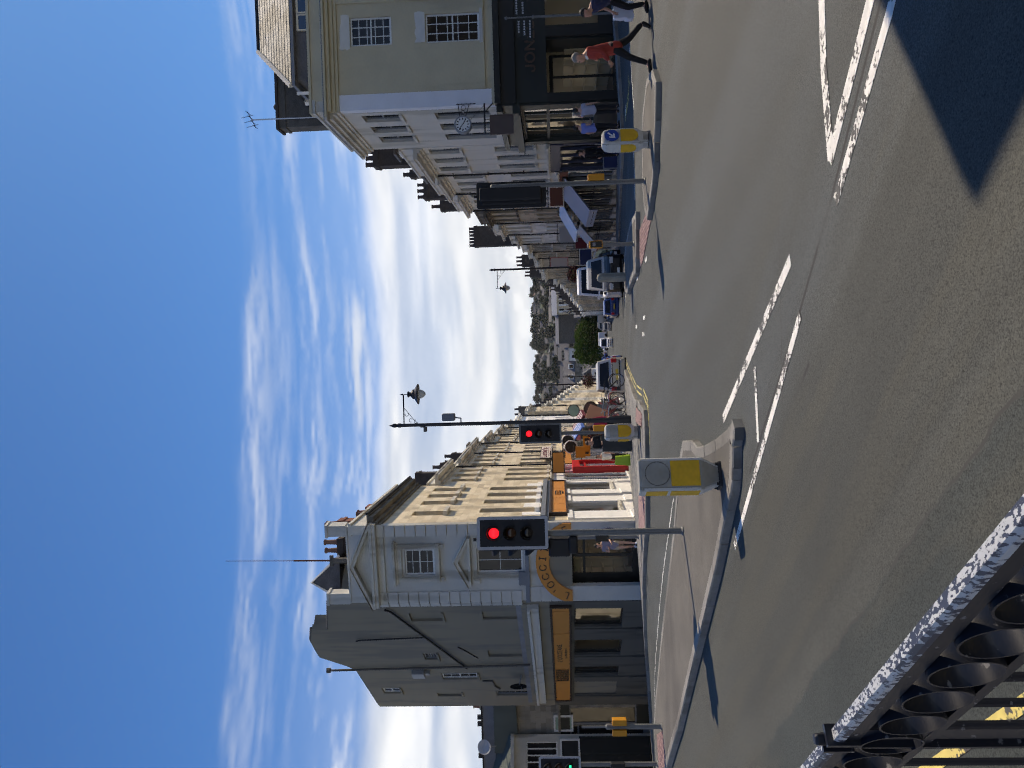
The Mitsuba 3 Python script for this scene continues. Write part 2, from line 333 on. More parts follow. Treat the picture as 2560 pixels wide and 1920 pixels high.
pm('black_gloss', (0.010, 0.010, 0.011), 0.3)
pm('black_matt', (0.012, 0.012, 0.013), 0.6)
pm('lens_black', (0.010, 0.008, 0.008), 0.12)
pm('lens_amber', (0.045, 0.015, 0.004), 0.12)
pm('shop_dark', (0.008, 0.010, 0.010), 0.45)
pm('shop_green', (0.012, 0.018, 0.017), 0.45)
pm('shop_blue', (0.02, 0.028, 0.06), 0.45)
pm('navy', (0.02, 0.035, 0.12), 0.5)
pm('sign_blue', (0.012, 0.05, 0.30), 0.4)
pm('cover_blue', (0.05, 0.12, 0.42), 0.6)
pm('sign_white', (0.72, 0.72, 0.70), 0.5)
pm('sign_cream', (0.62, 0.54, 0.46), 0.6)
pm('sign_salmon', (0.60, 0.30, 0.17), 0.6)
pm('sign_brown', (0.085, 0.06, 0.05), 0.6)
pm('maroon', (0.12, 0.012, 0.02), 0.5)
pm('letter_dark', (0.035, 0.022, 0.015), 0.6)
pm('letter_bronze', (0.085, 0.05, 0.03), 0.45)
pm('red_gloss', (0.52, 0.012, 0.015), 0.35)
pm('red_dark', (0.22, 0.008, 0.012), 0.4)
pm('yellow_box', (0.55, 0.24, 0.008), 0.45)
pm('mint', (0.30, 0.42, 0.34), 0.6)
pm('awning_white', (0.66, 0.70, 0.76), 0.7)
pm('awning_grey', (0.42, 0.42, 0.42), 0.8)
pm('awning_dull', (0.33, 0.34, 0.38), 0.8)
grainy('shade_base_render', (0.105, 0.098, 0.080), 0.10, 1.5, 0.9, True, fine=30, dirt=(0.07, 0.066, 0.055), dirt_cut=0.6)  # darker grey-brown base of the flank, with shade put into the colour
pm('rust_brown', (0.13, 0.045, 0.025), 0.7)
pm('lamp_black', (0.010, 0.011, 0.016), 0.4)
scene['globe_glass'] = {'type': 'twosided', 'bsdf': {'type': 'principled', 'base_color': {'type': 'rgb', 'value': [0.55, 0.57, 0.58]}, 'roughness': 0.15, 'specular': 0.6}}
pm('steel', (0.42, 0.43, 0.44), 0.35, metallic=0.8)
pm('rubber', (0.012, 0.012, 0.012), 0.8)
pm('alloy', (0.35, 0.36, 0.37), 0.35, metallic=0.7)
pm('car_white', (0.70, 0.71, 0.73), 0.25, clearcoat=0.8)
pm('car_silver', (0.42, 0.41, 0.38), 0.28, clearcoat=0.8, metallic=0.3)
pm('car_black', (0.012, 0.012, 0.014), 0.2, clearcoat=0.9)
pm('car_blue', (0.035, 0.075, 0.26), 0.25, clearcoat=0.8)
pm('car_red', (0.30, 0.02, 0.02), 0.25, clearcoat=0.8)
pm('car_grey', (0.12, 0.125, 0.135), 0.25, clearcoat=0.8)
pm('tail_red', (0.45, 0.01, 0.015), 0.2)
pm('headlight', (0.6, 0.6, 0.6), 0.15)
pm('plate_yellow', (0.62, 0.48, 0.06), 0.5)
pm('plate_white', (0.7, 0.7, 0.68), 0.5)
pm('skin', (0.50, 0.29, 0.20), 0.6)
pm('hair_grey', (0.22, 0.20, 0.18), 0.7)
pm('hair_dark', (0.018, 0.013, 0.010), 0.6)
pm('hair_brown', (0.06, 0.032, 0.018), 0.6)
pm('hair_blond', (0.42, 0.32, 0.18), 0.7)
pm('cloth_red', (0.30, 0.040, 0.026), 0.85)
pm('cloth_black', (0.012, 0.012, 0.013), 0.85)
pm('cloth_navy', (0.025, 0.032, 0.085), 0.85)
pm('cloth_denim', (0.045, 0.065, 0.12), 0.9)
pm('cloth_blue', (0.16, 0.20, 0.50), 0.85)
pm('cloth_pale', (0.34, 0.34, 0.42), 0.85)
pm('cloth_grey', (0.22, 0.21, 0.27), 0.9)
pm('cloth_white', (0.70, 0.70, 0.68), 0.85)
pm('cloth_sand', (0.42, 0.34, 0.23), 0.85)
pm('cloth_crimson', (0.38, 0.015, 0.06), 0.85)
pm('bag_white', (0.62, 0.68, 0.78), 0.45)
pm('bag_green', (0.28, 0.42, 0.02), 0.6)
pm('shoe_dark', (0.012, 0.011, 0.010), 0.5)
pm('shoe_white', (0.7, 0.7, 0.7), 0.5)
pm('bike_red', (0.22, 0.03, 0.035), 0.3)
pm('bike_black', (0.015, 0.015, 0.016), 0.35)
pm('wicker', (0.28, 0.19, 0.10), 0.9)
pm('flower_dark', (0.10, 0.012, 0.022), 0.8)
pm('flower_leaf', (0.030, 0.045, 0.016), 0.8)
scene['leaf'] = {'type': 'principledthin', 'base_color': mikit.proc(lambda p, n, uv: mix((0.018, 0.042, 0.009), (0.080, 0.125, 0.024), fbm(p.x * 0.5, p.y * 0.5, p.z * 0.5, 3) * 0.6 + 0.4 * noise(p.x * 5, p.y * 5, p.z * 5))), 'roughness': 0.7, 'diff_trans': 0.5, 'eta': 1.3}
scene['leaf_far'] = {'type': 'principledthin', 'base_color': mikit.proc(lambda p, n, uv: mix((0.008, 0.017, 0.010), (0.026, 0.040, 0.018), noise(p.x * 0.05, p.y * 0.05, 1.0) * 0.6 + 0.4 * noise(p.x * 0.7, p.y * 0.7, p.z * 0.7))), 'roughness': 0.8, 'diff_trans': 0.4, 'eta': 1.3}
for k, c in dict(red_light=(7.0, 0.10, 0.12), green_light=(0.05, 0.75, 0.35), shop_lamp=(1.6, 1.25, 0.6)).items():
    pass

# ------------------------------------------------------------------ the ground
def ground_sheet(x0, x1, y0, y1, nx, ny, off=0.0, fn=g):
    X, Y = np.meshgrid(np.linspace(x0, x1, nx), np.linspace(y0, y1, ny))
    V = np.stack([X.ravel(), Y.ravel(), fn(X.ravel(), Y.ravel()) + off], 1)
    i = np.arange(nx * ny).reshape(ny, nx)
    F = np.vstack([np.stack([i[:-1, :-1].ravel(), i[:-1, 1:].ravel(), i[1:, 1:].ravel()], 1), np.stack([i[:-1, :-1].ravel(), i[1:, 1:].ravel(), i[1:, :-1].ravel()], 1)])
    return trimesh.Trimesh(V, F, process=False)
k = struct('road'); single(k, ground_sheet(-40, 40, -40, 250, 81, 291), 'asphalt', True)
def hill_z(x, y):
    z = np.interp(y, [-2000, -60, 0, 200, 300, 400, 700, 1000, 1500, 1900, 2600, 9000], [-2, -1, -1, -12, -13, -12, -8, 2, 26, 34, 25, 0])
    k = sm(380, 800, y)
    z = z + k * (10 * (meshkit.fbm(np.stack([x / 260, y / 420, 0 * x], -1), 3, 3) - 0.5) + 0.012 * np.abs(x) * 0)
    return np.where(y < 250, np.minimum(z, g(x, y) - 1.0), z)
k = struct('hill'); single(k, cat(ground_sheet(-2200, 2200, -1500, 3200, 111, 189, 0, hill_z)), 'hill_cover', True)
labels['road']['label'] = 'grey worn asphalt road running through the junction and down the hill'
labels['hill']['label'] = 'wooded hillside suburb rising beyond the end of the street'

def kerb(parent, pts, top=0.12, w=0.17, L=0.92, closed=False, mats=('kerb_granite', 'kerb_granite_b'), inner=1, h=0.34):
    "a row of kerb stones whose outer edge follows pts; the stones lie on the left of the direction of travel"
    pts = [np.array(p, float) for p in pts] + ([np.array(pts[0], float)] if closed else [])
    for a, b in zip(pts[:-1], pts[1:]):
        d = b - a; l = np.linalg.norm(d); d /= l; nrm = np.array([-d[1], d[0]]) * inner
        m = max(1, round(l / L))
        for i in range(m):
            p, q = a + d * (l * i / m + 0.004), a + d * (l * (i + 1) / m - 0.004)
            r = 0.018; prof = [(0, -h + top), (0, top - r), (r, top), (w, top), (w, -h + top)]
            jit = rng.uniform(-0.004, 0.004)
            V = []
            for e in (p, q):
                for (o, z) in prof:
                    c = e + nrm * (o + jit); V.append((c[0], c[1], z + g(*e) + jit))
            F = []
            for j in range(5):
                F += [(j, (j + 1) % 5, 5 + (j + 1) % 5), (j, 5 + (j + 1) % 5, 5 + j)]
            F += [(0, 2, 1), (0, 3, 2), (0, 4, 3), (5, 6, 7), (5, 7, 8), (5, 8, 9)]
            mm = trimesh.Trimesh(np.array(V), np.array(F), process=False)
            if inner > 0: mm.invert()
            part(parent, 'kerb_stone', mm, rng.choice(mats))
def tactile(parent, poly, top, u=(1, 0), size=0.4, name='tactile_slab'):
    u = np.array(u, float) / np.linalg.norm(u); v = np.array([-u[1], u[0]])
    C = np.array(poly.exterior.coords); su, sv = C @ u, C @ v
    for a in np.arange(su.min(), su.max(), size):
        for b in np.arange(sv.min(), sv.max(), size):
            q = Polygon([tuple(u * s + v * t) for s, t in ((a + .005, b + .005), (a + size - .005, b + .005), (a + size - .005, b + size - .005), (a + .005, b + size - .005))]).intersection(poly)
            if q.area < 0.01 or q.geom_type != 'Polygon': continue
            ms = [slab(q, top, 0.05, 50.0)]
            if np.hypot(*q.centroid.coords[0]) < 24:
                for i in range(4):
                    for j in range(4):
                        c = u * (a + size * (i + .5) / 4) + v * (b + size * (j + .5) / 4)
                        if q.contains(LineString([c, c + 1e-3])): ms.append(mv(trimesh.creation.cylinder(0.018, 0.008, sections=6), c[0], c[1], float(g(*c)) + top + 0.003))
            part(parent, name, cat(ms), rng.choice(('tactile_pink', 'tactile_pink_b')))

# traffic islands: near one under the red signal, then the ones before the right-hand side
ISL_A = [(-0.98, 10.53), (-0.93, 10.75), (-1.05, 11.06), (-1.26, 11.88), (-1.44, 12.75), (-1.54, 13.45), (-1.49, 14.0), (-1.60, 14.95), (-1.94, 15.36), (-2.66, 15.87), (-3.39, 16.35), (-7.83, 20.4), (-8.65, 21.2), (-9.8, 22.2), (-11.3, 21.6), (-10.9, 20.3),
         (-9.26, 18.70), (-7.46, 16.57), (-5.84, 14.89), (-3.24, 12.19), (-2.12, 11.17), (-1.89, 10.93), (-1.67, 10.78), (-1.51, 10.74), (-1.24, 10.70)]
ISL_B = [(5.41, 17.56), (5.90, 18.3), (6.05, 19.4), (5.6, 20.6), (4.2, 21.2), (3.35, 20.75), (3.03, 20.15), (3.3, 19.45), (3.62, 18.7), (3.97, 18.29), (4.34, 18.16), (4.7, 17.82)]
ISL_C = [(3.79, 23.6), (3.95, 26.5), (3.6, 31.5), (3.05, 34.2), (2.35, 33.2), (2.0, 30.5), (2.2, 24.4), (2.54, 23.95), (3.31, 23.75)]
pk = Polygon([(-8.72, 19.36), (-9.31, 18.85), (-10.34, 20.86), (-9.65, 21.2)])
for name, pts, lab in (('traffic_island', ISL_A, 'long wedge shaped traffic island with the square bollard and the near red signal'),
                       ('traffic_island', ISL_B, 'small traffic island with the blue arrow bollard near the striding man'),
                       ('traffic_island', ISL_C, 'far narrow traffic island carrying the short concrete post')):
    k = struct(name); labels[k]['label'] = lab
    P = Polygon(pts)
    if P.exterior.is_ccw: pts = pts[::-1]
    hole = P.buffer(-0.165)
    if pts[0] in ISL_A: hole = hole.difference(pk)
    part(k, 'paved_top', slab(hole, 0.115, 0.3, 1.5), 'island_screed')
    kerb(k, pts[::-1], closed=True, inner=1)
    if pts[0] in ISL_A: tactile(k, pk, 0.118, (-0.62, 0.78))
ISL_TOP = 0.115
k = struct('crossing_strip'); labels[k]['label'] = 'pink tactile crossing strip between the two right hand islands'
tactile(k, Polygon([(3.42, 20.75), (3.03, 20.3), (2.35, 23.0), (2.3, 24.0), (2.55, 23.9), (3.3, 23.65)]), 0.02, (0, 1))

# pavements
LEFT = [(-2.0, 22.35), (-1.58, 22.6), (-1.45, 24.97), (-1.52, 26.45), (-1.30, 29), (-1.07, 31.2), (-0.95, 36), (-0.89, 40.1), (-1.2, 60), (-1.6, 100), (-1.6, 235), (-6.9, 235), (-6.9, 34.5), (-10.2, 34.9), (-22, 49.3), (-25.0, 46.9), (-13.0, 32.3), (-9.3, 28.6), (-6.9, 26.0), (-5.34, 23.95), (-4.78, 23.0), (-3.78, 22.54)]
k = struct('left_pavement'); labels[k]['label'] = 'sunlit stone pavement along the row of shops where the bicycles stand'
LP = Polygon(LEFT); near = LP.intersection(sbox(-9.5, 20, 0, 37.0)).buffer(-0.16)
tk = Polygon([(-3.75, 22.75), (-4.85, 23.25), (-5.75, 27.5), (-4.39, 26.2)]); tk2 = Polygon([(-1.75, 23.2), (-2.1, 23.6), (-2.2, 26.2), (-1.72, 25.8)])
part(k, 'paved_top', slab(LP.intersection(sbox(-60, 37.0, 60, 300)).buffer(-0.12), 0.11, 0.3, 3.0), 'paving')
part(k, 'paved_top', slab(LP.intersection(sbox(-60, 20, -9.5, 37.0)), 0.11, 0.3, 1.5), 'paving_c')
part(k, 'bed', slab(near, 0.07, 0.2, 1.5), 'island_screed')
for tpoly in (tk, tk2): tactile(k, tpoly, 0.114, (-0.1, 1), 0.45)
cnt = 0
for r, y in enumerate(np.arange(22, 37, 0.62)):
    for x in np.arange(-9.5 - 0.45 * (r % 2), 0, 0.92):
        q = sbox(x + .006, y + .006, x + .914, y + .614).intersection(near).difference(tk).difference(tk2)
        if q.geom_type != 'Polygon' or q.area < 0.03: continue
        part(k, 'paving_slab', slab(q, 0.11 + rng.uniform(-.004, .004), 0.06, 50.0), rng.choice(('paving', 'paving_b', 'paving_c', 'paving'))); cnt += 1
kerb(k, [p for p in LEFT[:10]], inner=1, L=0.95)
kerb(k, [(-13.0, 32.3), (-9.3, 28.6), (-6.9, 26.0), (-5.34, 23.95), (-4.78, 23.0), (-3.78, 22.54), (-2.0, 22.35)], inner=1)
RIGHT = [(7.3, 235), (7.3, 33.5), (7.7, 31.6), (8.7, 30.6), (10.4, 30.3), (30, 30.3), (30, 32.2), (9.5, 32.2), (9.5, 235)]
k = struct('right_pavement'); labels[k]['label'] = 'shaded pavement in front of the cream corner building and its terrace'
part(k, 'paved_top', slab(Polygon(RIGHT).buffer(-0.14), 0.11, 0.3, 2.0), 'paving_c')
kerb(k, [(7.3, 60), (7.3, 33.5), (7.7, 31.6), (8.7, 30.6), (10.4, 30.3), (24, 30.3)], inner=1)
# raised walk under the camera, with its retaining wall
u, v = np.array([-0.62, 0.78]), np.array([0.78, 0.62])
k = struct('raised_walk'); labels[k]['label'] = 'raised footway behind the iron railing'
def rw(s0, s1, n0, n1): return Polygon([tuple(u * s + v * n) for s, n in ((s0, n0), (s1, n0), (s1, n1), (s0, n1))])
RN = 0.62
part(k, 'paved_top', ext(rw(-9, 9, -3.5, RN), 0.7, 0.0), 'paving_c')

# painted markings: children of the road
def mark(pts, w, mat='road_paint', nm='marking'):
    part('road', nm, sheet(line_poly(pts, w), 0.005, 0.5), mat)
mark([(3.6, 7.34), (2.28, 7.28), (1.52, 7.14)], 0.15)
mark([(1.50, 7.17), (1.57, 7.11), (2.04, 6.62), (2.9, 5.75)], 0.15)
mark([(3.3, 4.98), (2.2, 5.90), (1.15, 7.04)], 0.12)
mark([(0.83, 8.38), (-0.98, 11.85)], 0.13)
mark([(-0.23, 9.93), (-1.09, 9.84)], 0.10)
mark([(0.29, 8.08), (-2.11, 10.70), (-2.62, 11.27)], 0.11)
mark([(-3.0, 17.2), (-5.2, 19.6), (-8.9, 23.16), (-10.8, 24.4)], 0.06)
mark([(8.9, 25.55), (7.0, 25.1), (6.1, 25.95), (4.45, 25.55)][0:2], 0.12)
mark([(6.4, 25.7), (4.45, 25.55)], 0.12)
for a, b in (((8.08, 28.66), (7.95, 29.32)), ((2.31, 21.7), (2.31, 22.3)), ((2.11, 25.1), (2.11, 25.7)), ((0.87, 22.7), (0.87, 23.4)), ((0.73, 26.1), (0.73, 26.8)), ((0.44, 23.1), (0.44, 23.8)), ((2.40, 37), (2.4, 38.4)), ((2.45, 41.2), (2.45, 42.6))): mark([a, b], 0.11)
for o in (0, 0.17):
    mark([(-2.97, 23.1 - o), (-2.3, 22.35 - o), (-1.5 + o, 22.5 - o * .3), (-1.27 + o, 23.97)], 0.055, 'road_paint_yellow', 'yellow_line')
    mark([(-1.30 + o, 24.6), (-1.28 + o, 27.24), (-1.06 + o, 30.5), (-0.88 + o, 33), (-0.64 + o, 41), (-0.9 + o, 58)], 0.055, 'road_paint_yellow', 'yellow_line')
    mark([(8.37 - o, 26.4), (8.04 - o, 27.1), (7.9, 29.8 - o)], 0.055, 'road_paint_yellow', 'yellow_line')
for n in (1.27, 1.80): mark([tuple(u * s + v * n) for s in (-4, 1, 4, 9)], 0.085, 'road_paint_yellow', 'yellow_line')

# ------------------------------------------------------------------ building kit
def sash(par, fr, s0, s1, z0, z1, w=-0.14, nx=2, ny=4, frame='frame_white', glass='glass_dark', bar=0.022, border=0.055, rail=True, name='window', blind=0.0, detail=True):
    "window: white frame with its bars, the pane is a child"
    B = []
    f = lambda a, b, c, d, w0, w1: B.append(bx(a, b, c, d, w0, w1))
    f(s0, s0 + border, z0, z1, w - .05, w + .03); f(s1 - border, s1, z0, z1, w - .05, w + .03)
    f(s0 + border, s1 - border, z1 - border, z1, w - .05, w + .03); f(s0 + border, s1 - border, z0, z0 + border * 1.3, w - .05, w + .035)
    if detail:
        zm = (z0 + z1) / 2
        if rail: f(s0 + border, s1 - border, zm - .025, zm + .025, w - .03, w + .032)
        for i in range(1, nx):
            s = s0 + (s1 - s0) * i / nx; f(s - bar / 2, s + bar / 2, z0 + border, z1 - border, w - .02, w + .015)
        for j in range(1, ny):
            z = z0 + (z1 - z0) * j / ny
            if rail and abs(z - zm) < .03: continue
            f(s0 + border, s1 - border, z - bar / 2, z + bar / 2, w - .018, w + .013)
    k = part(par, name, fr.put(cat(B)), frame)
    part(k, 'pane', fr.quad(s0 + border * .5, s1 - border * .5, z0 + border * .5, z1 - border * .5, w - .03) if glass == 'glass_clear' else fr.box(s0 + border * .5, s1 - border * .5, z0 + border * .5, z1 - border * .5, w - .045, w - .022), glass)
    if blind: part(k, 'blind', fr.box(s0 + border, s1 - border, z1 - blind, z1 - border, w - .021, w - .019), 'blind')
    return k
def shell(par, fr, outline, holes, mat, depth=0.32, name='wall', back=7.0, core=True, cover=None):
    "wall with real openings, and the mass of the house behind it"
    P = Polygon(outline)
    Hs = unary_union([sbox(a, b, c, d) for a, b, c, d in holes]) if holes else None
    W = P.difference(Hs) if Hs is not None else P
    m = [fr.poly(W, -depth, 0)]
    part(par, name, cat(m), mat)
    if core: part(par, 'rear_mass', fr.poly(P, -back, -depth - .002), cover or mat)
def molding(fr, s0, s1, prof):
    "prof: list of (z0, z1, w): boxes butted on top of each other"
    return cat([fr.box(s0, s1, a, b, -0.02, w) for a, b, w in prof])
def roof_gable(fr, s0, s1, z, rise, w0, w1):
    wm = (w0 + w1) / 2
    V = [fr.at(s, zz, w) for s in (s0, s1) for w, zz in ((w0, z), (wm, z + rise), (w1, z))]
    F = [(0, 1, 4), (0, 4, 3), (1, 2, 5), (1, 5, 4), (0, 2, 1), (3, 4, 5), (0, 3, 5), (0, 5, 2)]
    return trimesh.Trimesh(np.array(V), np.array(F), process=False)
POT = lathe([(0.0, 0), (.13, 0), (.15, .05), (.125, .12), (.10, .5), (.135, .56), (.135, .62), (.085, .62), (.085, .45), (0, .45)], n=10)
POTS = {m: mikit.ply(POT, m, smooth=40) for m in ('terracotta', 'pot_dark')}
def stack(par, x0, x1, y0, y1, z0, z1, npots, mat='soot_brick', pot='pot_dark', ph=0.62, name='chimney'):
    m = cat([bx(x0, x1, y0, y1, z0, z1 - .30), bx(x0 - .05, x1 + .05, y0 - .05, y1 + .05, z1 - .30, z1 - .18), bx(x0 - .02, x1 + .02, y0 - .02, y1 + .02, z1 - .18, z1)])
    k = part(par, name, m, mat)
    for i in range(npots):
        t = (i + .5) / npots
        p = (x0 + (x1 - x0) * t, (y0 + y1) / 2) if x1 - x0 > y1 - y0 else ((x0 + x1) / 2, y0 + (y1 - y0) * t)
        same(k, 'chimney_pot', POTS[pot], mat4(p[0], p[1], z1 - .002, rng.uniform(0, 90), (rng.uniform(.9, 1.1), rng.uniform(.9, 1.1), ph / .62 * rng.uniform(.95, 1.05))))
    return k
def shopfront(par, fr, s0, s1, zb, zt, fascia, fmat, pil='frame_cream', base='trim_stone', glass='glass_shop', door=None, nwin=2, frame='frame_grey', cornice='trim_stone', fproud=0.12, riser=0.55, cz=0.16, pw=0.24):
    "pilasters, glass with its frame, stall riser, fascia board and cornice; glass stands in a real recess"
    zf = zt - fascia
    for a in (s0, s1 - pw): part(par, 'pilaster', cat([fr.box(a, a + pw, zb + .35, zf, -.05, .10), fr.box(a - .02, a + pw + .02, zb - .6, zb + .35, -.05, .13), fr.box(a - .02, a + pw + .02, zf - .12, zf, -.05, .14)]), pil)
    part(par, 'fascia', fr.box(s0, s1, zf, zt - cz, -.05, fproud), fmat)
    part(par, 'shop_cornice', cat([fr.box(s0 - .04, s1 + .04, zt - cz, zt - cz * .5, -.05, fproud + .08), fr.box(s0 - .07, s1 + .07, zt - cz * .5, zt, -.05, fproud + .17)]), cornice)
    part(par, 'shop_back', fr.box(s0 + pw, s1 - pw, zb - .6, zf, -.33, -.30), 'interior')
    W = (s1 - s0 - 2 * pw)
    if nwin:
        ds = door if door is not None else None
        spans = []
        if ds is None: spans = [(s0 + pw, s1 - pw)]
        else:
            d0, d1 = ds
            spans = [(s0 + pw, d0 - .05), (d1 + .05, s1 - pw)]
            kd = part(par, 'shop_door', cat([fr.box(d0, d0 + .1, zb - .3, zf - .05, -.24, -.16), fr.box(d1 - .1, d1, zb - .3, zf - .05, -.24, -.16), fr.box(d0 + .1, d1 - .1, zb - .3, zb + .15, -.24, -.16), fr.box(d0 + .1, d1 - .1, zf - .55, zf - .45, -.24, -.16), fr.box(d0 + .1, d1 - .1, zf - .13, zf - .05, -.24, -.16)]), frame)
            part(kd, 'pane', fr.box(d0 + .09, d1 - .09, zb - .2, zf - .08, -.21, -.19), glass)
            part(kd, 'handle', fr.put(rod((d1 - .14, zb + .9, -.13), (d1 - .14, zb + 1.3, -.13), .015, 6)), 'steel')
        for a, b in spans:
            if b - a < .35: continue
            part(par, 'stall_riser', fr.box(a, b, zb - .6, zb + riser, -.2, .04), base)
            n = max(1, round((b - a) / 1.2)); fb = [fr.box(a, b, zb + riser, zb + riser + .07, -.14, .05), fr.box(a, b, zf - .07, zf, -.14, .03)]
            for i in range(n + 1):
                s = a + (b - a - .06) * i / n; fb.append(fr.box(s, s + .06, zb + riser + .07, zf - .07, -.12, .03))
            k = part(par, 'shop_window', cat(fb), frame)
            part(k, 'pane', fr.box(a + .03, b - .03, zb + riser + .05, zf - .05, -.07, -.05), glass)
def terrace(name, label, fr, s0, s1, top, rows, cols, wall, ww=1.0, corn=(0.9, 0.45), cornmat='trim_stone', shop=None, sills=True, frame='frame_white', roofmat='slate', glass='glass_dark', group=None, parapet=True, detail=True, back=8.0, eaves=None, pipe=True, nx=2, ny=4, deep=0.2, roofw=None):
    "one house of a terrace; rows: (z0, z1) of the upper windows, cols: where windows start along s; corn = (height below top, projection)"
    k = thing(name, label, 'building', group)
    gz = float(min(g(*fr.at((s0 + s1) / 2, 0)[:2]), g(*fr.at(s0, 0)[:2]), g(*fr.at(s1, 0)[:2])))
    holes = [(c, z0, c + ww, z1) for (z0, z1) in rows for c in cols]
    shopz = None
    if shop: shopz = shop['zt'] - shop.get('fascia', .7)
    e = 0.004
    hl = list(holes)
    if shop: hl.append((s0 + .2, gz - .4, s1 - .2, shopz))
    shell(k, fr, [(s0 + e, gz - 1.5), (s1 - e, gz - 1.5), (s1 - e, top - corn[0] * .45), (s0 + e, top - corn[0] * .45)], hl, wall, back=back)
    for (z0, z1) in rows:
        for i, c in enumerate(cols):
            sash(k, fr, c + .01, c + ww - .01, z0 + .01, z1 - .01, w=-deep, nx=nx, ny=ny, frame=frame, glass=glass, detail=detail, blind=rng.choice((0, 0, .35, .6)) if detail else 0)
            if sills: part(k, 'sill', fr.box(c - .1, c + ww + .1, z0 - .13, z0 - .004, -deep, .16), cornmat)
    c0 = top - corn[0]; p = corn[1]
    part(k, 'cornice', molding(fr, s0 + e, s1 - e, [(c0, c0 + .10, .07), (c0 + .10, c0 + .22, p * .45), (c0 + .22, c0 + .34, p), (c0 + .34, c0 + .40, p + .05)]), cornmat)
    if parapet: part(k, 'parapet', cat([fr.box(s0 + e, s1 - e, c0 + .40, top - .09, -.3, .05), fr.box(s0 + e, s1 - e, top - .09, top, -.34, .12)]), cornmat)
    rz = top - (.55 if parapet else .1); rw = roofw or 2.6
    part(k, 'roof', roof_gable(fr, s0 + e, s1 - e, rz, rw * .5, -.36, -.36 - rw * 2), roofmat)
    if pipe: part(k, 'downpipe', fr.put(cat([tube([(s1 - .12, c0 + .05, .1), (s1 - .12, gz + 2.6, .1)], .05, 6)] + [bx(s1 - .2, s1 - .04, z, z + .05, 0, .16) for z in np.arange(gz + 3, c0, 1.8)])), 'black_matt')
    if shop:
        sp = dict(shop); zt = sp.pop('zt'); fa = sp.pop('fascia', .7); fm = sp.pop('fmat', 'black_gloss')
        shopfront(k, fr, s0 + .05, s1 - .05, gz + .12, zt, fa, fm, **sp)
    return k

FL = Fr((-6.9, 0), (0, 1), (1, 0))        # left facades: s = y
FR_ = Fr((9.3, 0), (0, 1), (-1, 0))       # right facades: s = y

# ------------------------------------------------------------------ left corner building (chamfered front, grey flank, sunlit front on the shopping street)
FC = Fr((-6.9, 34.5), (-3.3, 0.4), (-0.4, -3.3))          # chamfer: s runs to the left, 0..3.324
FG = Fr((-10.2, 34.9), (-0.634, 0.773), (-0.773, -0.634))  # flank: s runs to the left and back, 0..14.3
CB = thing('corner_shop_building', 'pale three storey corner building with a pediment over its narrow front and orange shop signs', 'building')
# -- street front in the sun
cols1 = [36.6, 39.25, 41.2, 43.1]; W1 = 1.0
holes = [(c, 7.32, c + W1, 8.75) for c in cols1] + [(c, 3.36, c + W1, 5.8) for c in [37.0] + cols1[1:]] + [(35.9, -1.6, 45.0, 1.93)]
shell(CB, FL, [(34.5, -3), (45.1, -3), (45.1, 9.75), (34.5, 9.75)], holes, 'bath_stone', core=False)
part(CB, 'rear_mass', ext(Polygon([(-10.1, 35.9), (-7.25, 35.7), (-7.25, 45.05), (-10.1, 45.05)]), 7.2, 2.92), 'gable_render')
ROOM = Polygon([(-7.2, 34.95), (-7.2, 45.0), (-18.0, 45.0), (-9.95, 35.1)])
part(CB, 'shop_floor', ext(ROOM, .1, -1.15), 'interior_floor'); part(CB, 'shop_ceiling', ext(ROOM, .05, 2.86), 'interior'); part(CB, 'shop_inner_wall', bx(-18.0, -7.2, 44.98, 45.08, -3, 2.86), 'interior_warm')
for a, b in ((38.0, 1.5), (42.0, 2.0)): part(CB, 'display_shelf', cat([bx(-10.6, -10.2, a, a + 2.2, -1.05, b)] + [bx(-10.2, -9.95, a, a + 2.2, z, z + .04) for z in np.arange(-.7, b, .5)]), 'interior_warm')
for c in cols1:
    sash(CB, FL, c + .01, c + W1 - .01, 7.33, 8.74, w=-.22, nx=2, ny=4)
    part(CB, 'sill', FL.box(c - .12, c + W1 + .12, 7.14, 7.315, -.2, .2), 'trim_stone')
for c in [37.0] + cols1[1:]:
    sash(CB, FL, c + .01, c + W1 - .01, 3.37, 5.79, w=-.22, nx=2, ny=6)
    part(CB, 'sill', FL.box(c - .12, c + W1 + .12, 3.14, 3.355, -.2, .2), 'painted_white')
wp = Polygon([(36.2, 3.10), (45.05, 3.10), (45.05, 3.92), (43.2, 3.88), (41.3, 3.93), (39.2, 3.86), (37.4, 3.92), (36.2, 3.88)]).difference(unary_union([sbox(c - .13, 3.0, c + W1 + .13, 4.2) for c in [37.0] + cols1[1:]]))
for q_ in wp.geoms: part(CB, 'painted_band', FL.poly(q_, 0, .012), 'painted_white', label='fresh white paint band above the shop fascia')
part(CB, 'flashing', cat([FL.box(34.9, 45.05, 2.86, 3.06, -.02, .24), FL.box(34.9, 45.05, 2.72, 2.86, -.02, .16)]), 'lead')
part(CB, 'cornice', cat([molding(FL, 34.45, 45.1, [(9.62, 9.75, .08), (9.75, 9.92, .18), (9.92, 10.10, .40), (10.10, 10.20, .46)])]), 'trim_dark')
part(CB, 'parapet', cat([FL.box(34.45, 45.1, 10.20, 10.86, -.35, .04), FL.box(34.45, 45.1, 10.86, 10.98, -.40, .12)]), 'trim_stone')
part(CB, 'gutter', FL.put(tube([(34.5, 10.2, .50), (45.05, 10.2, .50)], .06, 6)), 'black_matt')
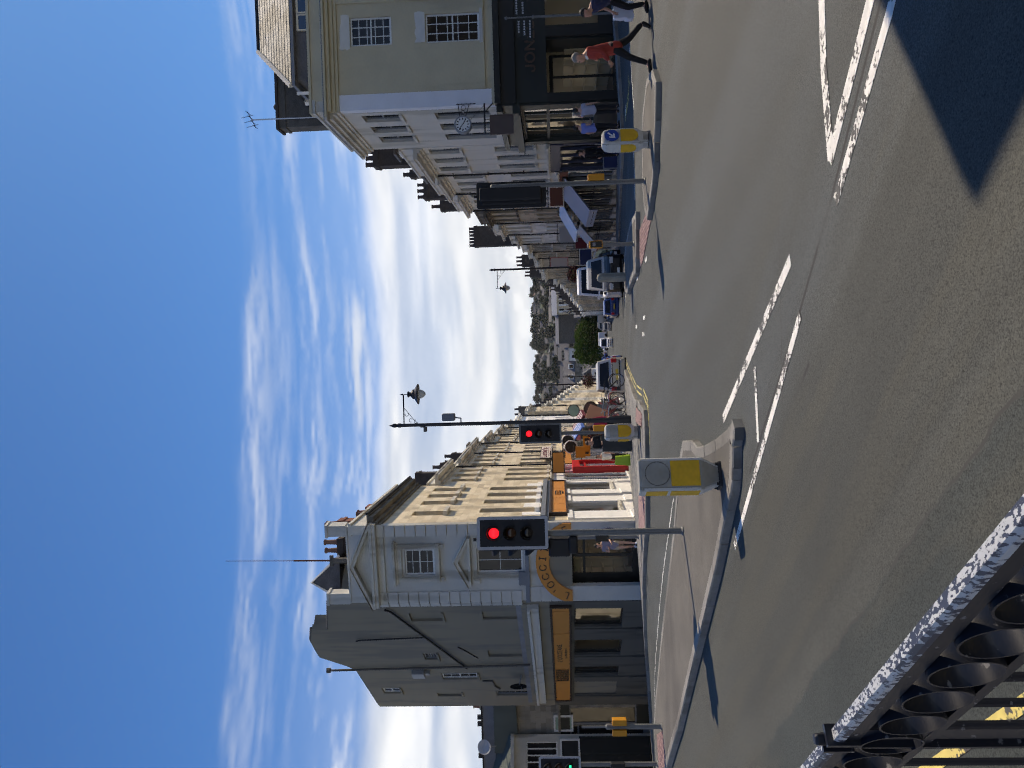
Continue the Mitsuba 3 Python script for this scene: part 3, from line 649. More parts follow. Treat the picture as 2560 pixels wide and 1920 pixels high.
# shop on the street front
for a, b in ((34.95, 36.55), (38.95, 40.3), (41.1, 42.25), (44.65, 45.08)):
    part(CB, 'pilaster', cat([FL.box(a, b, -1.2, 1.93, -.05, .07), FL.box(a - .03, b + .03, -2.2, -1.2 + .45, -.05, .12), FL.box(a - .03, b + .03, 1.72, 1.93, -.05, .12)]), 'painted_white')
for a, b in ((36.55, 38.95), (42.25, 44.65)):
    part(CB, 'stall_riser', FL.box(a, b, -2.2, -.5, -.2, .02), 'painted_white')
    k = part(CB, 'shop_window', cat([FL.box(a, b, -.5, -.38, -.16, .10), FL.box(a, b, 1.84, 1.93, -.14, .02), FL.box(a, a + .07, -.38, 1.84, -.14, .0), FL.box(b - .07, b, -.38, 1.84, -.14, .0)]), 'trim_stone')
    part(k, 'pane', FL.quad(a + .04, b - .04, -.42, 1.88, -.09), 'glass_clear')
kd = part(CB, 'shop_door', cat([FL.box(40.3, 40.42, -1.6, 1.85, -.24, -.14), FL.box(40.98, 41.1, -1.6, 1.85, -.24, -.14), FL.box(40.42, 40.98, 1.2, 1.3, -.24, -.14), FL.box(40.42, 40.98, -1.6, -1.1, -.24, -.14)]), 'frame_cream')
part(kd, 'pane', FL.quad(40.4, 41.0, -1.2, 1.85, -.19), 'glass_clear')
part(CB, 'fascia', cat([FL.box(35.85, 45.7 - .65, 1.90, 1.98, -.02, .16), FL.box(35.85, 45.05, 2.62, 2.72, -.02, .16), FL.box(35.85, 35.95, 1.98, 2.62, -.02, .16), FL.box(44.95, 45.05, 1.98, 2.62, -.02, .16)]), 'letter_dark')
for a, b in ((35.95, 36.75), (36.80, 38.3), (38.35, 39.9), (39.95, 42.6), (42.65, 44.95)):
    part(CB, 'fascia_panel', FL.box(a, b, 1.98, 2.62, -.02, .10), 'orange_sign')
part(CB, 'sign_plate', cat([FL.box(40.75, 41.85, 2.18, 2.46, .09, .12), FL.text("EN PROVENCE", 41.3, 2.05, .07, .10)]), 'letter_dark')
part(CB, 'lettering', FL.text("L'OCCITANE", 41.3, 2.24, .15, .12), 'orange_sign')
# -- chamfered front
CW = 3.324
shell(CB, FC, [(0, -3), (CW, -3), (CW, 11.05), (0, 11.05)], [(1.06, 7.48, 2.16, 8.72), (1.06, 3.82, 2.10, 5.72), (.62, -1.6, 2.72, 1.82)], 'pale_render', core=False, depth=.3)
part(CB, 'room_wall', FC.box(.3, 3.0, 3.0, 9.5, -.36, -.33), 'interior')
for z in np.arange(3.9, 9.6, .43):
    for i, (a, b) in enumerate(((-.03, .45), (CW - .45, CW + .03))):
        part(CB, 'quoin', FC.box(a if i == 0 else a + (.0), b, z + .022, z + .408, -.1, .085), 'pale_render')
for z in np.arange(3.9, 9.6, .43):
    part(CB, 'quoin', FG.box(-.02, .34, z + .022, z + .408, -.1, .06), 'pale_render')
part(CB, 'architrave', cat([FC.box(.80, .98, 7.26, 9.02, -.02, .09), FC.box(2.24, 2.42, 7.26, 9.02, -.02, .09), FC.box(.98, 2.24, 8.84, 9.02, -.02, .09), FC.box(.72, 2.50, 9.02, 9.10, -.02, .14), FC.box(.66, 2.56, 9.10, 9.2, -.02, .24), FC.box(.78, 2.44, 7.26, 7.40, -.02, .20), FC.box(.82, 1.0, 7.08, 7.26, -.02, .12), FC.box(2.22, 2.4, 7.08, 7.26, -.02, .12)]), 'trim_stone')
sash(CB, FC, 1.07, 2.15, 7.49, 8.71, w=-.12, nx=2, ny=4)
part(CB, 'architrave', cat([FC.box(.86, 1.02, 3.82, 5.86, -.02, .08), FC.box(2.14, 2.30, 3.82, 5.86, -.02, .08), FC.box(1.02, 2.14, 5.72, 5.86, -.02, .08), FC.box(.62, .86, 5.62, 5.86, -.02, .12), FC.box(2.30, 2.54, 5.62, 5.86, -.02, .12)]), 'trim_stone')
def pediment(fr, s0, s1, z, h, t, w):
    sm_ = (s0 + s1) / 2
    return cat([fr.box(s0, s1, z, z + t, -.02, w), fr.poly([(s0, z + t), (s1, z + t), (s1 - .02, z + t + .10), (sm_, z + h), (s0 + .02, z + t + .10)], -.02, .05),
                fr.poly([(s0 - .02, z + t), (s0 + .20, z + t), (sm_, z + h - t), (s1 - .20, z + t), (s1 + .02, z + t), (sm_, z + h + .05)], .0, w),
                fr.poly([(s0 - .06, z + t + .02), (sm_, z + h + .05), (s1 + .06, z + t + .02), (sm_, z + h + .13)], -.02, w + .06)])
part(CB, 'window_pediment', pediment(FC, .55, 2.62, 5.98, .62, .10, .22), 'trim_stone')
sash(CB, FC, 1.07, 2.09, 3.83, 5.71, w=-.12, nx=2, ny=2, rail=False)
part(CB, 'entablature', cat([FC.box(-.06, CW + .06, 9.55, 9.68, -.02, .10), FC.box(-.06, CW + .06, 9.68, 9.84, -.02, .07), FC.box(-.14, CW + .14, 9.84, 9.98, -.02, .30)]), 'trim_stone')
part(CB, 'pediment', pediment(FC, -.16, CW + .16, 9.98, .92, .11, .34), 'trim_stone', label='broad stone pediment over the narrow corner front')
part(CB, 'front_parapet', cat([FC.box(0, CW, 11.05, 11.12, -.5, .05), FC.box(-.04, .42, 11.12, 11.86, -.5, .04), FC.box(-.08, .46, 11.86, 11.96, -.54, .08), FC.box(CW - .42, CW + .04, 11.12, 11.98, -.5, .04), FC.box(CW - .46, CW + .08, 11.98, 12.08, -.54, .08)]), 'pale_render')
part(CB, 'flashing', cat([FC.box(-.05, CW + .05, 3.58, 3.74, -.02, .12), FC.box(2.05, 2.62, 3.56, 4.02, -.02, .13)]), 'lead')
# doorway arch sign
part(CB, 'door_step', FC.box(.62, 2.72, -1.6, -1.0, -.9, -.02), 'paving_c')
kd = part(CB, 'entrance_door', cat([FC.box(.75, .87, -1.1, 1.75, -.78, -.70), FC.box(1.61, 1.73, -1.1, 1.75, -.78, -.70), FC.box(2.45, 2.57, -1.1, 1.75, -.78, -.70), FC.box(.87, 2.45, 1.25, 1.35, -.78, -.72), FC.box(.87, 2.45, -1.1, -.7, -.78, -.72)]), 'shop_dark')
part(kd, 'pane', FC.quad(.8, 2.5, -.9, 1.7, -.75), 'glass_clear'); part(kd, 'surround', cat([FC.box(.40, .75, -1.6, 1.95, -.80, -.72), FC.box(2.57, 2.95, -1.6, 1.95, -.80, -.72), FC.box(.75, 2.57, 1.75, 1.95, -.80, -.72)]), 'shop_dark')
for a, b in ((-.03, .62), (2.72, CW + .03)):
    kp = part(CB, 'door_pier', FC.box(a, b, -2.6, 1.84, -.05, .07), 'pale_render')
    for z in (1.84, 2.27, 2.70, 3.13): part(CB, 'pier_block', FC.box(a, b, z + .008, z + .422, -.05, .06), 'pale_render')
a0 = np.linspace(math.radians(2), math.radians(178), 40)
R1_, R0_, cs, cz_ = 1.78, 1.24, 1.67, 1.52
arch = [(cs + R1_ * math.cos(a), cz_ + R1_ * math.sin(a)) for a in a0] + [(cs + R0_ * math.cos(a), cz_ + R0_ * math.sin(a)) for a in a0[::-1]]
archp = Polygon(arch).intersection(sbox(0.0, 1.83, CW, 9))
foot = unary_union([sbox(-.02, 1.83, .52, 2.32), sbox(2.84, 1.83, CW, 2.32)])
part(CB, 'arch_sign', FC.poly(archp, .06, .15), 'orange_sign', label='orange arched sign over the corner door')
part(CB, 'arch_panel', FC.poly(Polygon([(cs + R0_ * math.cos(a), cz_ + R0_ * math.sin(a)) for a in a0]).intersection(sbox(0, 1.83, CW, 9)), .02, .06), 'gable_render')
L = []
for ch, ang in zip("L'OCCITANE", np.linspace(158, 22, 10) + np.array([0, -4, 0, 0, 0, 0, 0, 0, 0, 0])):
    m = meshkit.text_mesh(ch, .30 if ch != "'" else .30, .02, bold=False)
    m.apply_translation((-(m.bounds[0][0] + m.bounds[1][0]) / 2, -.15, 0)); rot(m, ang - 90)
    m.apply_translation((1.51 * math.cos(math.radians(ang)), 1.51 * math.sin(math.radians(ang)), 0))
    V = np.array(m.vertices); V[:, 0] = cs - V[:, 0]; V[:, 1] += cz_; V[:, 2] += .145      # s runs to the viewer's left, so mirror to read forwards
    L.append(FC.put(trimesh.Trimesh(V, np.asarray(m.faces)[:, ::-1], process=False)))
part(CB, 'arch_lettering', cat(L), 'letter_dark')
# -- grey flank
out = [(0, -4), (14.2, -4), (14.2, 12.45), (8.32, 12.55), (7.71, 12.88), (6.41, 13.95), (4.37, 13.87), (3.0, 13.5), (2.98, 12.75), (0.0, 12.08)]
hg = [(1.2, 7.45, 2.1, 8.85), (1.12, 3.95, 2.0, 5.7), (6.05, 8.28, 6.9, 8.92), (5.72, 3.8, 6.6, 5.82), (11.05, 10.85, 11.95, 11.8), (8.85, 6.6, 9.8, 8.4), (11.9, 7.7, 12.5, 9.0), (11.75, 3.85, 12.45, 5.86),
      (.95, -.32, 3.0, 1.76), (4.55, -.42, 6.5, 1.76), (8.1, -.42, 9.35, 1.76), (9.85, -.42, 12.4, 1.76)]
W = Polygon(out).difference(unary_union([sbox(a, b, c, d) for a, b, c, d in hg]))
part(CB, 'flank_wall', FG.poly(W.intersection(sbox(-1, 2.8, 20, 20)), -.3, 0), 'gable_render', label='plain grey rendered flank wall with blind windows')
part(CB, 'flank_base', FG.poly(W.intersection(sbox(-1, -9, 20, 2.8)), -.3, 0), 'shade_base_render', label='ground floor of the flank wall with shade darkened into its colour')
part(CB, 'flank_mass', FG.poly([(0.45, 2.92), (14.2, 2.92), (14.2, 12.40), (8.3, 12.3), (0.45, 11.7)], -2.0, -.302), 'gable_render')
part(CB, 'flank_mass', FG.poly([(8.3, 12.3), (7.68, 12.85), (6.4, 13.9), (4.38, 13.82), (3.03, 13.45), (3.01, 12.2)], -.75, -.302), 'gable_render')
for i in (0, 1, 3, 6): a, b, c, d = hg[i]; part(CB, 'blind_window', FG.box(a, c, b, d, -.16, -.12), 'gable_render'); part(CB, 'sill', FG.box(a - .06, c + .06, b - .1, b - .004, -.1, .07), 'gable_render')
for i, nx, ny in ((2, 3, 3), (4, 2, 2), (5, 2, 4), (7, 2, 3)): a, b, c, d = hg[i]; sash(CB, FG, a + .01, c - .01, b + .01, d - .01, w=-.13, nx=nx, ny=ny, glass='glass_sky' if i == 4 else 'glass_dark', frame='frame_grey' if i in (2, 7) else 'frame_white'); part(CB, 'sill', FG.box(a - .08, c + .08, b - .1, b - .004, -.1, .09), 'gable_render')
for i in (8, 9, 10): a, b, c, d = hg[i]; sash(CB, FG, a + .01, c - .01, b + .01, d - .01, w=-.16, nx=1, ny=1, rail=False, frame='shop_dark', glass='glass_clear', name='shop_window')
a, b, c, d = hg[11]; part(CB, 'blind_window', FG.box(a, c, b, d, -.12, -.08), 'gable_render')
part(CB, 'coping', cat([FG.put(rod((.0, 12.1, -.12), (2.98, 12.78, -.12), .05, 6)), FG.put(rod((3.0, 13.54, -.12), (4.37, 13.91, -.12), .06, 6)), FG.put(rod((4.37, 13.91, -.12), (6.41, 13.99, -.12), .06, 6)), FG.put(rod((6.41, 13.99, -.12), (7.71, 12.92, -.12), .06, 6)), FG.put(rod((7.71, 12.92, -.12), (8.32, 12.6, -.12), .06, 6)), FG.put(rod((8.32, 12.6, -.12), (14.2, 12.5, -.12), .06, 6))]), 'soot_dim_stone')
for a, b in zip((.42, 3.3, 6.6, 8.2, 9.7), (3.28, 6.58, 8.18, 9.68, 13.2)): part(CB, 'ledge_block', cat([FG.box(a, b, 3.26, 3.62, -.02, .22), FG.box(a, b, 3.62, 3.74, -.02, .34)]), 'pale_render')
part(CB, 'ledge_wall', FG.box(.3, 13.4, 3.74, 4.0, -.02, .05), 'gable_render')
part(CB, 'flashing', FG.box(.3, 13.6, 4.0, 4.22, -.02, .035), 'lead')
part(CB, 'side_fascia', cat([FG.box(.52, 13.15, 1.88, 1.98, -.02, .13), FG.box(.52, 13.15, 2.70, 2.80, -.02, .13), FG.box(.52, .62, 1.98, 2.70, -.02, .13), FG.box(13.05, 13.15, 1.98, 2.70, -.02, .13)]), 'letter_dark')
for a, b in ((.62, .95), (1.0, 3.52), (3.58, 8.12), (8.18, 9.95), (10.0, 13.05)): part(CB, 'fascia_panel', FG.box(a, b, 1.98, 2.70, -.02, .09), 'orange_sign')
part(CB, 'lettering', cat([FG.text("L'OCCITANE", 6.0, 2.33, .22, .08, mirror=1, width=2.3), FG.text("EN PROVENCE", 6.0, 2.10, .10, .08, width=1.3)]), 'letter_dark')
part(CB, 'vent_grille', FG.put(cat([bx(8.25 + .1 * i, 8.28 + .1 * i, 2.02, 2.66, .09, .105) for i in range(17)])), 'letter_dark')
for s in (-.0, 3.05, 6.55, 9.4, 12.45): part(CB, 'side_pilaster', cat([FG.box(s + .08, s + .75 if s < 12 else s + 1.2, -3.6, 1.76, -.02, .06), FG.box(s + .02, s + .8 if s < 12 else s + 1.25, -3.6, -1.0, -.02, .10)]), 'shade_base_render')
part(CB, 'drain_pipe', FG.put(cat([tube([(7.9, 13.7, .12), (7.7, 9.0, .12), (7.45, 3.9, .12)], .055, 6), lathe([(0, 0), (.13, 0), (.13, .18), (0, .18)], (0, 0, 0), 8).apply_transform(trimesh.transformations.rotation_matrix(-math.pi / 2, (1, 0, 0))).apply_translation((7.9, 13.75, .12))])), 'soot_dim_stone')
part(CB, 'drain_pipe', FG.put(tube([(.55, 9.75, .1), (.75, 9.55, .1), (7.9, 7.0, .1)], .05, 6)), 'black_matt')
part(CB, 'drain_pipe', FG.put(tube([(4.1, 11.7, .1), (4.0, 11.5, .1), (3.75, 8.55, .1)], .035, 6)), 'black_matt')
part(CB, 'extract_vent', cat([FG.box(8.1, 8.75, 9.15, 9.75, 0, .3), FG.box(8.3, 8.55, 8.9, 9.15, 0, .2)]), 'frame_grey')
part(CB, 'bracket', FG.put(tube([(9.95, 6.4, .05), (9.95, 5.9, .05), (10.7, 5.85, .05), (11.2, 5.6, .05)], .05, 6)), 'soot_dim_stone')
part(CB, 'cable', FG.put(tube([(5.2, 7.15, .03), (5.8, 6.8, .03), (6.7, 6.35, .03)], .025, 5)), 'black_matt')
# roofs and chimneys
part(CB, 'roof', roof_gable(FL, 35.4, 45.0, 10.4, 1.0, -.4, -3.4), 'slate')
apx = np.array([-9.35, 37.0, 13.05])
V = np.array([(-8.5, 36.0, 11.8), (-10.3, 36.0, 11.8), (-10.3, 39.5, 11.8), (-8.5, 39.5, 11.8), (-9.6, 36.0, 13.0), (-9.6, 39.5, 13.0)])
part(CB, 'rear_roof', trimesh.Trimesh(V, np.array([(0, 4, 5), (0, 5, 3), (1, 2, 5), (1, 5, 4), (0, 1, 4), (3, 5, 2)]), process=False), 'slate')
part(CB, 'roof_verge', cat([tube([(-8.45, 35.98, 11.8), (-9.6, 35.98, 13.05), (-10.35, 35.98, 11.8)], .06, 6)]), 'painted_white')
stack(CB, -7.75, -7.05, 39.7, 40.5, 10.5, 11.45, 2, 'red_brick', 'terracotta', .5)
stack(CB, -7.42, -7.0, 36.2, 36.9, 10.6, 11.9, 2, 'red_brick', 'terracotta', .6)
stack(CB, -8.75, -8.0, 37.2, 37.8, 11.0, 12.2, 2, 'soot_brick', 'terracotta', .62)
stack(CB, -13.6, -13.0, 41.8, 42.3, 12.6, 14.0, 2, 'red_brick', 'terracotta', .4)
AN = thing('mast_aerial', 'tall thin whip aerial standing on the roof of the pedimented corner building', 'aerial')
part(AN, 'bracket', cat([bx(-8.62, -8.42, 35.3, 35.5, 11.0, 11.9), bx(-8.75, -8.3, 35.35, 35.45, 11.9, 12.05)]), 'soot_dim_stone')
part(AN, 'mast', tube([(-8.52, 35.4, 11.9), (-8.50, 35.4, 13.6)], .035, 6), 'rust_brown'); part(AN, 'whip', tube([(-8.50, 35.4, 13.6), (-8.46, 35.4, 16.55)], [.016, .010], 5), 'rust_brown')
DS = thing('satellite_dish', 'dark satellite dish low on the grey flank wall', 'satellite dish')
dish = lathe([(0, 0), (.2, .02), (.4, .09), (.43, .12), (.38, .11), (.2, .05), (0, .03)], n=16)
part(DS, 'reflector', FG.put(mv(rot(dish.copy(), 35, (0, 1, 0)), 9.25, 4.55, .45)), 'black_matt', smooth=40)
part(DS, 'arm', FG.put(cat([rod((9.25, 4.4, 0), (9.25, 4.5, .45), .03), rod((9.25, 4.5, .45), (8.95, 4.35, .8), .02)])), 'frame_grey')

# ------------------------------------------------------------------ terrace on the sunlit side
GL = 'sunlit stone houses stepping down the left side of the street'
terrace('stone_terrace_house', 'sunlit stone terrace house next to the pedimented corner building with a red shop doorway below', FL, 45.1, 52.0, 9.35, [(6.92, 8.2), (2.92, 5.28)], [46.35, 48.25, 50.2], 'bath_stone', cornmat='trim_stone', corn=(.88, .55),
        shop=dict(zt=2.72, fascia=.75, fmat='sign_white', door=(49.6, 51.3), frame='painted_white', pil='painted_white', fproud=.10, riser=.35))
K = 'stone_terrace_house'
part(K, 'red_doorway', cat([FL.box(48.9, 49.15, -2.0, 1.42, -.05, .32), FL.box(51.75, 51.98, -2.2, 1.42, -.05, .32), FL.box(49.15, 51.75, 1.0, 1.42, -.05, .32), FL.box(49.15, 51.75, .62, .72, -.05, .2)]), 'red_gloss', label='bright red painted doorway surround')
part(K, 'red_door', cat([FL.box(49.15, 51.75, -2.2, .62, -.12, .0), FL.box(49.4, 50.2, -1.4, .3, .0, .03), FL.box(50.6, 51.4, -1.4, .3, .0, .03)]), 'red_dark')
part(K, 'letter_plate', FL.box(50.25, 50.55, -.35, -.2, .0, .04), 'steel')
terrace('stone_terrace_house', 'sunlit stone house with the framed cream name board between its first floor windows', FL, 52.0, 58.8, 8.85, [(6.4, 7.75), (2.62, 4.7)], [53.05, 55.0, 56.95], 'bath_stone', corn=(.85, .55),
        shop=dict(zt=2.2, fascia=.8, fmat='orange_sign', door=(54.8, 55.9), frame='frame_white', pil='painted_white', riser=.3))
terrace('stone_terrace_house', 'sunlit stone house with a blue awning over a shop with white framed windows', FL, 58.8, 65.4, 8.95, [(6.0, 7.7), (2.74, 4.7)], [59.75, 61.6, 63.5], 'bath_stone', corn=(.85, .55),
        shop=dict(zt=1.9, fascia=.7, fmat='navy', door=(61.5, 62.6), frame='frame_white', pil='frame_white', riser=.3))
terrace('stone_terrace_house', 'sunlit stone house with bunched wires and brackets on its upper floor', FL, 65.4, 72.0, 8.35, [(5.75, 7.08), (2.2, 4.1)], [66.6, 68.6, 70.6], 'bath_stone', corn=(.85, .5), shop=dict(zt=1.1, fascia=.7, fmat='maroon', door=(68, 69.1), pil='frame_cream', riser=.3))
part('stone_terrace_house_003', 'bracket', FL.put(cat([tube([(67.2, 6.9, .05), (67.0, 6.6, .5), (66.7, 6.9, .6)], .04, 5), tube([(68.4, 7.4, .05), (68.1, 7.2, .5), (67.7, 6.8, .5)], .04, 5), tube([(67.4, 5.6, .05), (67.2, 5.3, .4)], .04, 5)])), 'soot_dim_stone')
terrace('stone_terrace_house', 'sunlit stone house behind the far red signal head', FL, 72.0, 78.7, 7.75, [(5.3, 6.6), (1.75, 3.6)], [73.0, 75.0, 77.0], 'bath_stone', corn=(.85, .5), shop=dict(zt=.6, fascia=.7, fmat='sign_white', door=(74.6, 75.7), pil='frame_cream', riser=.3))
terrace('stone_terrace_house', 'narrow cream house between the stone terrace and the bright white house', FL, 78.7, 83.7, 7.2, [(4.6, 6.0), (1.2, 3.1)], [79.6, 81.7], 'trim_stone', corn=(.8, .45), shop=dict(zt=.2, fascia=.65, fmat='black_gloss', pil='frame_cream', riser=.3))
terrace('white_terrace_house', 'bright white painted house with tall plain windows', FL, 83.7, 93.3, 6.7, [(3.9, 5.3), (.3, 2.4)], [85.2, 87.8, 90.4], 'painted_white', ww=1.15, corn=(.75, .4), cornmat='painted_white', shop=dict(zt=-.5, fascia=.7, fmat='sign_white', door=(88, 89.1), pil='painted_white', riser=.3), detail=False)
FL2 = Fr((-6.35, 0), (0, 1), (1, 0))
terrace('stone_terrace_house', 'stone house standing forward of its neighbours with a plain shaded side wall', FL2, 93.3, 101.0, 5.75, [(2.75, 4.1), (-.7, 1.2)], [94.4, 96.6, 98.8], 'bath_stone', corn=(.8, .4), shop=dict(zt=-1.4, fascia=.7, fmat='frame_grey', pil='frame_grey', riser=.3), detail=False)
tops = [(101, 108.5, 4.5, 'trim_stone'), (108.5, 115.5, 3.9, 'bath_stone'), (115.5, 122.5, 3.2, 'bath_stone'), (122.5, 129.5, 2.5, 'pale_stone'), (129.5, 137, 2.0, 'bath_stone'), (137, 145, 1.3, 'bath_stone'), (145, 154, .7, 'trim_stone'), (154, 163, -.1, 'bath_stone'), (163, 173, -1.0, 'bath_stone'), (173, 184, -2.0, 'bath_stone'), (184, 197, -3.2, 'bath_stone')]
for i, (a, b, tz, m) in enumerate(tops):
    c = [a + (b - a) * q - .5 for q in (.22, .5, .78)]
    terrace('stone_terrace_house', 'pale sunlit house far down the left side of the street', FL, a, b, tz, [(tz - 3.1, tz - 1.6), (tz - 6.3, tz - 4.3)], c, m, corn=(.8, .4), group=GL, detail=False, sills=False, pipe=False, shop=dict(zt=tz - 7.0, fascia=.6, fmat=rng.choice(('black_gloss', 'navy', 'frame_grey', 'maroon')), pil='frame_cream', riser=.3) if float(g(-6.9, a)) < tz - 9.3 else None)
    stack('stone_terrace_house_%03d' % (7 + i), -8.2, -7.3, b - .5, b + .3, tz - .5, tz + 1.6, 3, 'soot_brick', 'pot_dark')
stack('stone_terrace_house', -7.6, -6.85, 49.6, 50.3, 8.6, 10.7, 0, 'soot_brick')
part('stone_terrace_house_001', 'dormer', cat([bx(-8.2, -7.3, 53.2, 54.6, 8.3, 9.3), bx(-8.3, -7.2, 53.1, 54.7, 9.3, 9.4)]), 'lead')
stack('stone_terrace_house_001', -7.5, -6.7, 57.9, 58.5, 8.4, 9.55, 2, 'soot_brick', 'pot_dark', .5)
stack('stone_terrace_house_001', -7.3, -6.8, 53.5, 53.9, 8.8, 9.75, 1, 'soot_brick', 'pot_dark', .5)
part('stone_terrace_house_002', 'roof_box', cat([bx(-8.9, -6.9, 64.6, 66.6, 7.0, 9.1), bx(-9.0, -6.8, 64.5, 66.7, 9.1, 9.22), bx(-7.9, -7.5, 64.9, 65.3, 9.22, 9.6)]), 'soot_dim_stone', label='dark slate hung box on the roof')
stack('stone_terrace_house_006', -7.4, -6.2, 99.6, 100.6, 5.2, 6.7, 2, 'soot_dim_stone', 'pot_dark', .5)

# shop things on the left side
SG = thing('name_board', 'framed cream name board with dark red lettering between first floor windows', 'shop sign')
part(SG, 'frame', FL.box(53.6, 60.1, 2.62, 3.42, .22, .28), 'letter_dark'); part(SG, 'board', FL.box(53.7, 60.0, 2.68, 3.36, .28, .30), 'sign_cream')
part(SG, 'lettering', cat([FL.text("Lexie's", 56.6, 2.98, .34, .30, width=5.4)] + [FL.box(54.3, 59.4, 2.86, 2.89, .30, .308), FL.box(54.9, 58.9, 2.76, 2.79, .30, .308)]), 'maroon')
part(SG, 'bracket', FL.put(cat([rod((54.5, 2.62, 0), (54.5, 2.62, .25), .03), rod((59.2, 2.62, 0), (59.2, 2.62, .25), .03)])), 'black_matt')
def hang(name, label, catg, fr, s, z0, z1, w0, w1, mat, edge=None, t=.05, text=None, group=None):
    k = thing(name, label, catg, group)
    part(k, 'board', fr.box(s - t, s + t, z0, z1, w0, w1), mat)
    if edge: part(k, 'rim', cat([fr.box(s - t - .01, s + t + .01, z0 - .05, z0, w0 - .05, w1 + .05), fr.box(s - t - .01, s + t + .01, z1, z1 + .05, w0 - .05, w1 + .05), fr.box(s - t - .01, s + t + .01, z0, z1, w0 - .05, w0), fr.box(s - t - .01, s + t + .01, z0, z1, w1, w1 + .05)]), edge)
    part(k, 'bracket', fr.put(cat([rod((s, z1 + .12, 0), (s, z1 + .12, w1 + .1), .025, 6), rod((s, z1 + .12, w0 + .1), (s, z1, w0 + .1), .015, 5), rod((s, z1 + .12, w1 - .1), (s, z1, w1 - .1), .015, 5)])), 'black_matt')
    return k
hang('hanging_sign', 'small orange hanging sign in a black frame beside the red doorway', 'hanging sign', FL, 47.3, 1.95, 2.55, .25, 1.35, 'orange_sign', 'black_gloss')
hang('hanging_sign', 'orange projecting sign lower than the others above the red doorway', 'hanging sign', FL, 53.2, .55, 1.15, .3, 1.0, 'yellow_box')
k = hang('hanging_sign', 'yellow upright sign board over the dark shop door', 'hanging sign', FL, 53.9, .2, .65, .3, 1.6, 'yellow_box'); part(k, 'lettering', cat([FL.box(53.84, 53.85, .3, .55, .45, .6), FL.box(53.84, 53.85, .3, .55, 1.15, 1.45)]), 'letter_dark')
def disc_sign(label, s, z, w, r, mat, rim):
    k = thing('round_sign', label, 'round sign'); a = mat4()
    cyl = lambda rr, t: FL.put(mv(rot(trimesh.creation.cylinder(rr, t, sections=24), 90, (0, 1, 0)), s, z, w))
    part(k, 'disc', cyl(r, .08), mat, 40); part(k, 'rim', FL.put(mv(rot(trimesh.creation.torus(r, .05, 24, 6), 90, (0, 1, 0)), s, z, w)), rim); part(k, 'bracket', FL.put(rod((s, z + r, 0), (s, z + r, w), .03)), 'black_matt')
disc_sign('upper dark glass round lantern on the white shop front', 57.3, 1.55, .95, .40, 'shop_dark', 'sign_white'); disc_sign('lower dark round lantern sign beside the blue awning', 54.9, 1.4, .8, .40, 'shop_dark', 'sign_white')
k = thing('awning', 'blue shop awning with white stripes on the sunlit side', 'awning')
part(k, 'canopy', trimesh.Trimesh(np.array([FL.at(s, z, w) for s in (59.0, 65.2) for z, w in ((1.55, .1), (.55, 1.7), (.35, 1.7), (.5, 1.64), (1.48, .1))]), np.array([(0, 1, 6), (0, 6, 5), (1, 2, 7), (1, 7, 6), (2, 3, 8), (2, 8, 7), (3, 4, 9), (3, 9, 8), (4, 0, 5), (4, 5, 9), (0, 4, 3), (0, 3, 1), (1, 3, 2), (5, 6, 8), (5, 8, 9), (6, 7, 8)]), process=False), 'cover_blue')
for a in (60.5, 62.2, 64.0): part(k, 'stripe', trimesh.Trimesh(np.array([FL.at(s, z, w) for s in (a, a + .35) for z, w in ((1.56, .1), (.56, 1.71))]), np.array([(0, 1, 3), (0, 3, 2)]), process=False), 'sign_white')
part(k, 'arm', FL.put(cat([rod((59.1, .3, 0), (59.1, .45, 1.65), .02, 5), rod((65.1, .3, 0), (65.1, .45, 1.65), .02, 5)])), 'black_matt')

# ------------------------------------------------------------------ across the side street: green roofed building and its neighbours
FS = Fr((-20.2, 50.0), (-1, 0.0), (0, -1))
def sx(x): return -20.2 - x
GB = thing('green_roof_building', 'low shaded shop with a dull green metal roof beside the grey flank wall', 'building')
shell(GB, FS, [(0, -5), (3.45, -5), (3.45, 5.2), (0, 5.35)], [(.9, -2.6, 3.2, 2.4)], 'grey_stone', back=6)
part(GB, 'roof', cat([FS.poly([(-.2, 5.2), (3.5, 5.05), (3.45, 6.5), (-.2, 6.5)], -1.2, .35)]), 'green_roof')
part(GB, 'upper_wall', FS.box(-.3, 5.0, 6.5, 7.22, -5, -.3), 'lead'); part(GB, 'roof_edge', FS.box(-.3, 5.0, 7.22, 7.30, -5.1, -.2), 'black_matt')
part(GB, 'shop_back', FS.box(.9, 3.2, -3.0, 2.4, -.34, -.3), 'interior')
shopfront(GB, FS, .2, 3.4, -2.5, 2.7, .7, 'shop_green', pil='shop_green', base='shop_green', cornice='grey_stone', door=(1.9, 2.8), frame='frame_grey')
FS2 = Fr((-22.55, 49.6), (-.83, -.56), (.56, -.83))
SB = thing('bay_shop_building', 'shaded building with a tall four light window beside the green roofed shop', 'building')
shell(SB, FS2, [(-.05, -5), (6.0, -5), (6.0, 5.3), (-.05, 5.3)], [(.35, 2.75, 1.85, 4.6)], 'trim_stone', back=5)
sash(SB, FS2, .36, 1.84, 2.76, 4.59, w=-.1, nx=4, ny=1, rail=False, bar=.07, border=.06, frame='sign_white')
part(SB, 'shop_back', FS2.box(.1, 5.9, -3.5, 1.5, .0, .03), 'shop_dark');  # near-black sheet on the wall face stands for the unlit shop inside
part(SB, 'shop_window', cat([FS2.box(s, s + .08, -3.0, 1.5, .03, .12) for s in np.arange(.1, 5.9, .9)]), 'shop_green')
part(SB, 'cornice', FS2.box(-.05, 6.0, 5.3, 5.5, -.3, .25), 'trim_stone'); part(SB, 'roof', roof_gable(FS2, 0, 6.0, 5.5, 1.5, .2, -5), 'green_roof')
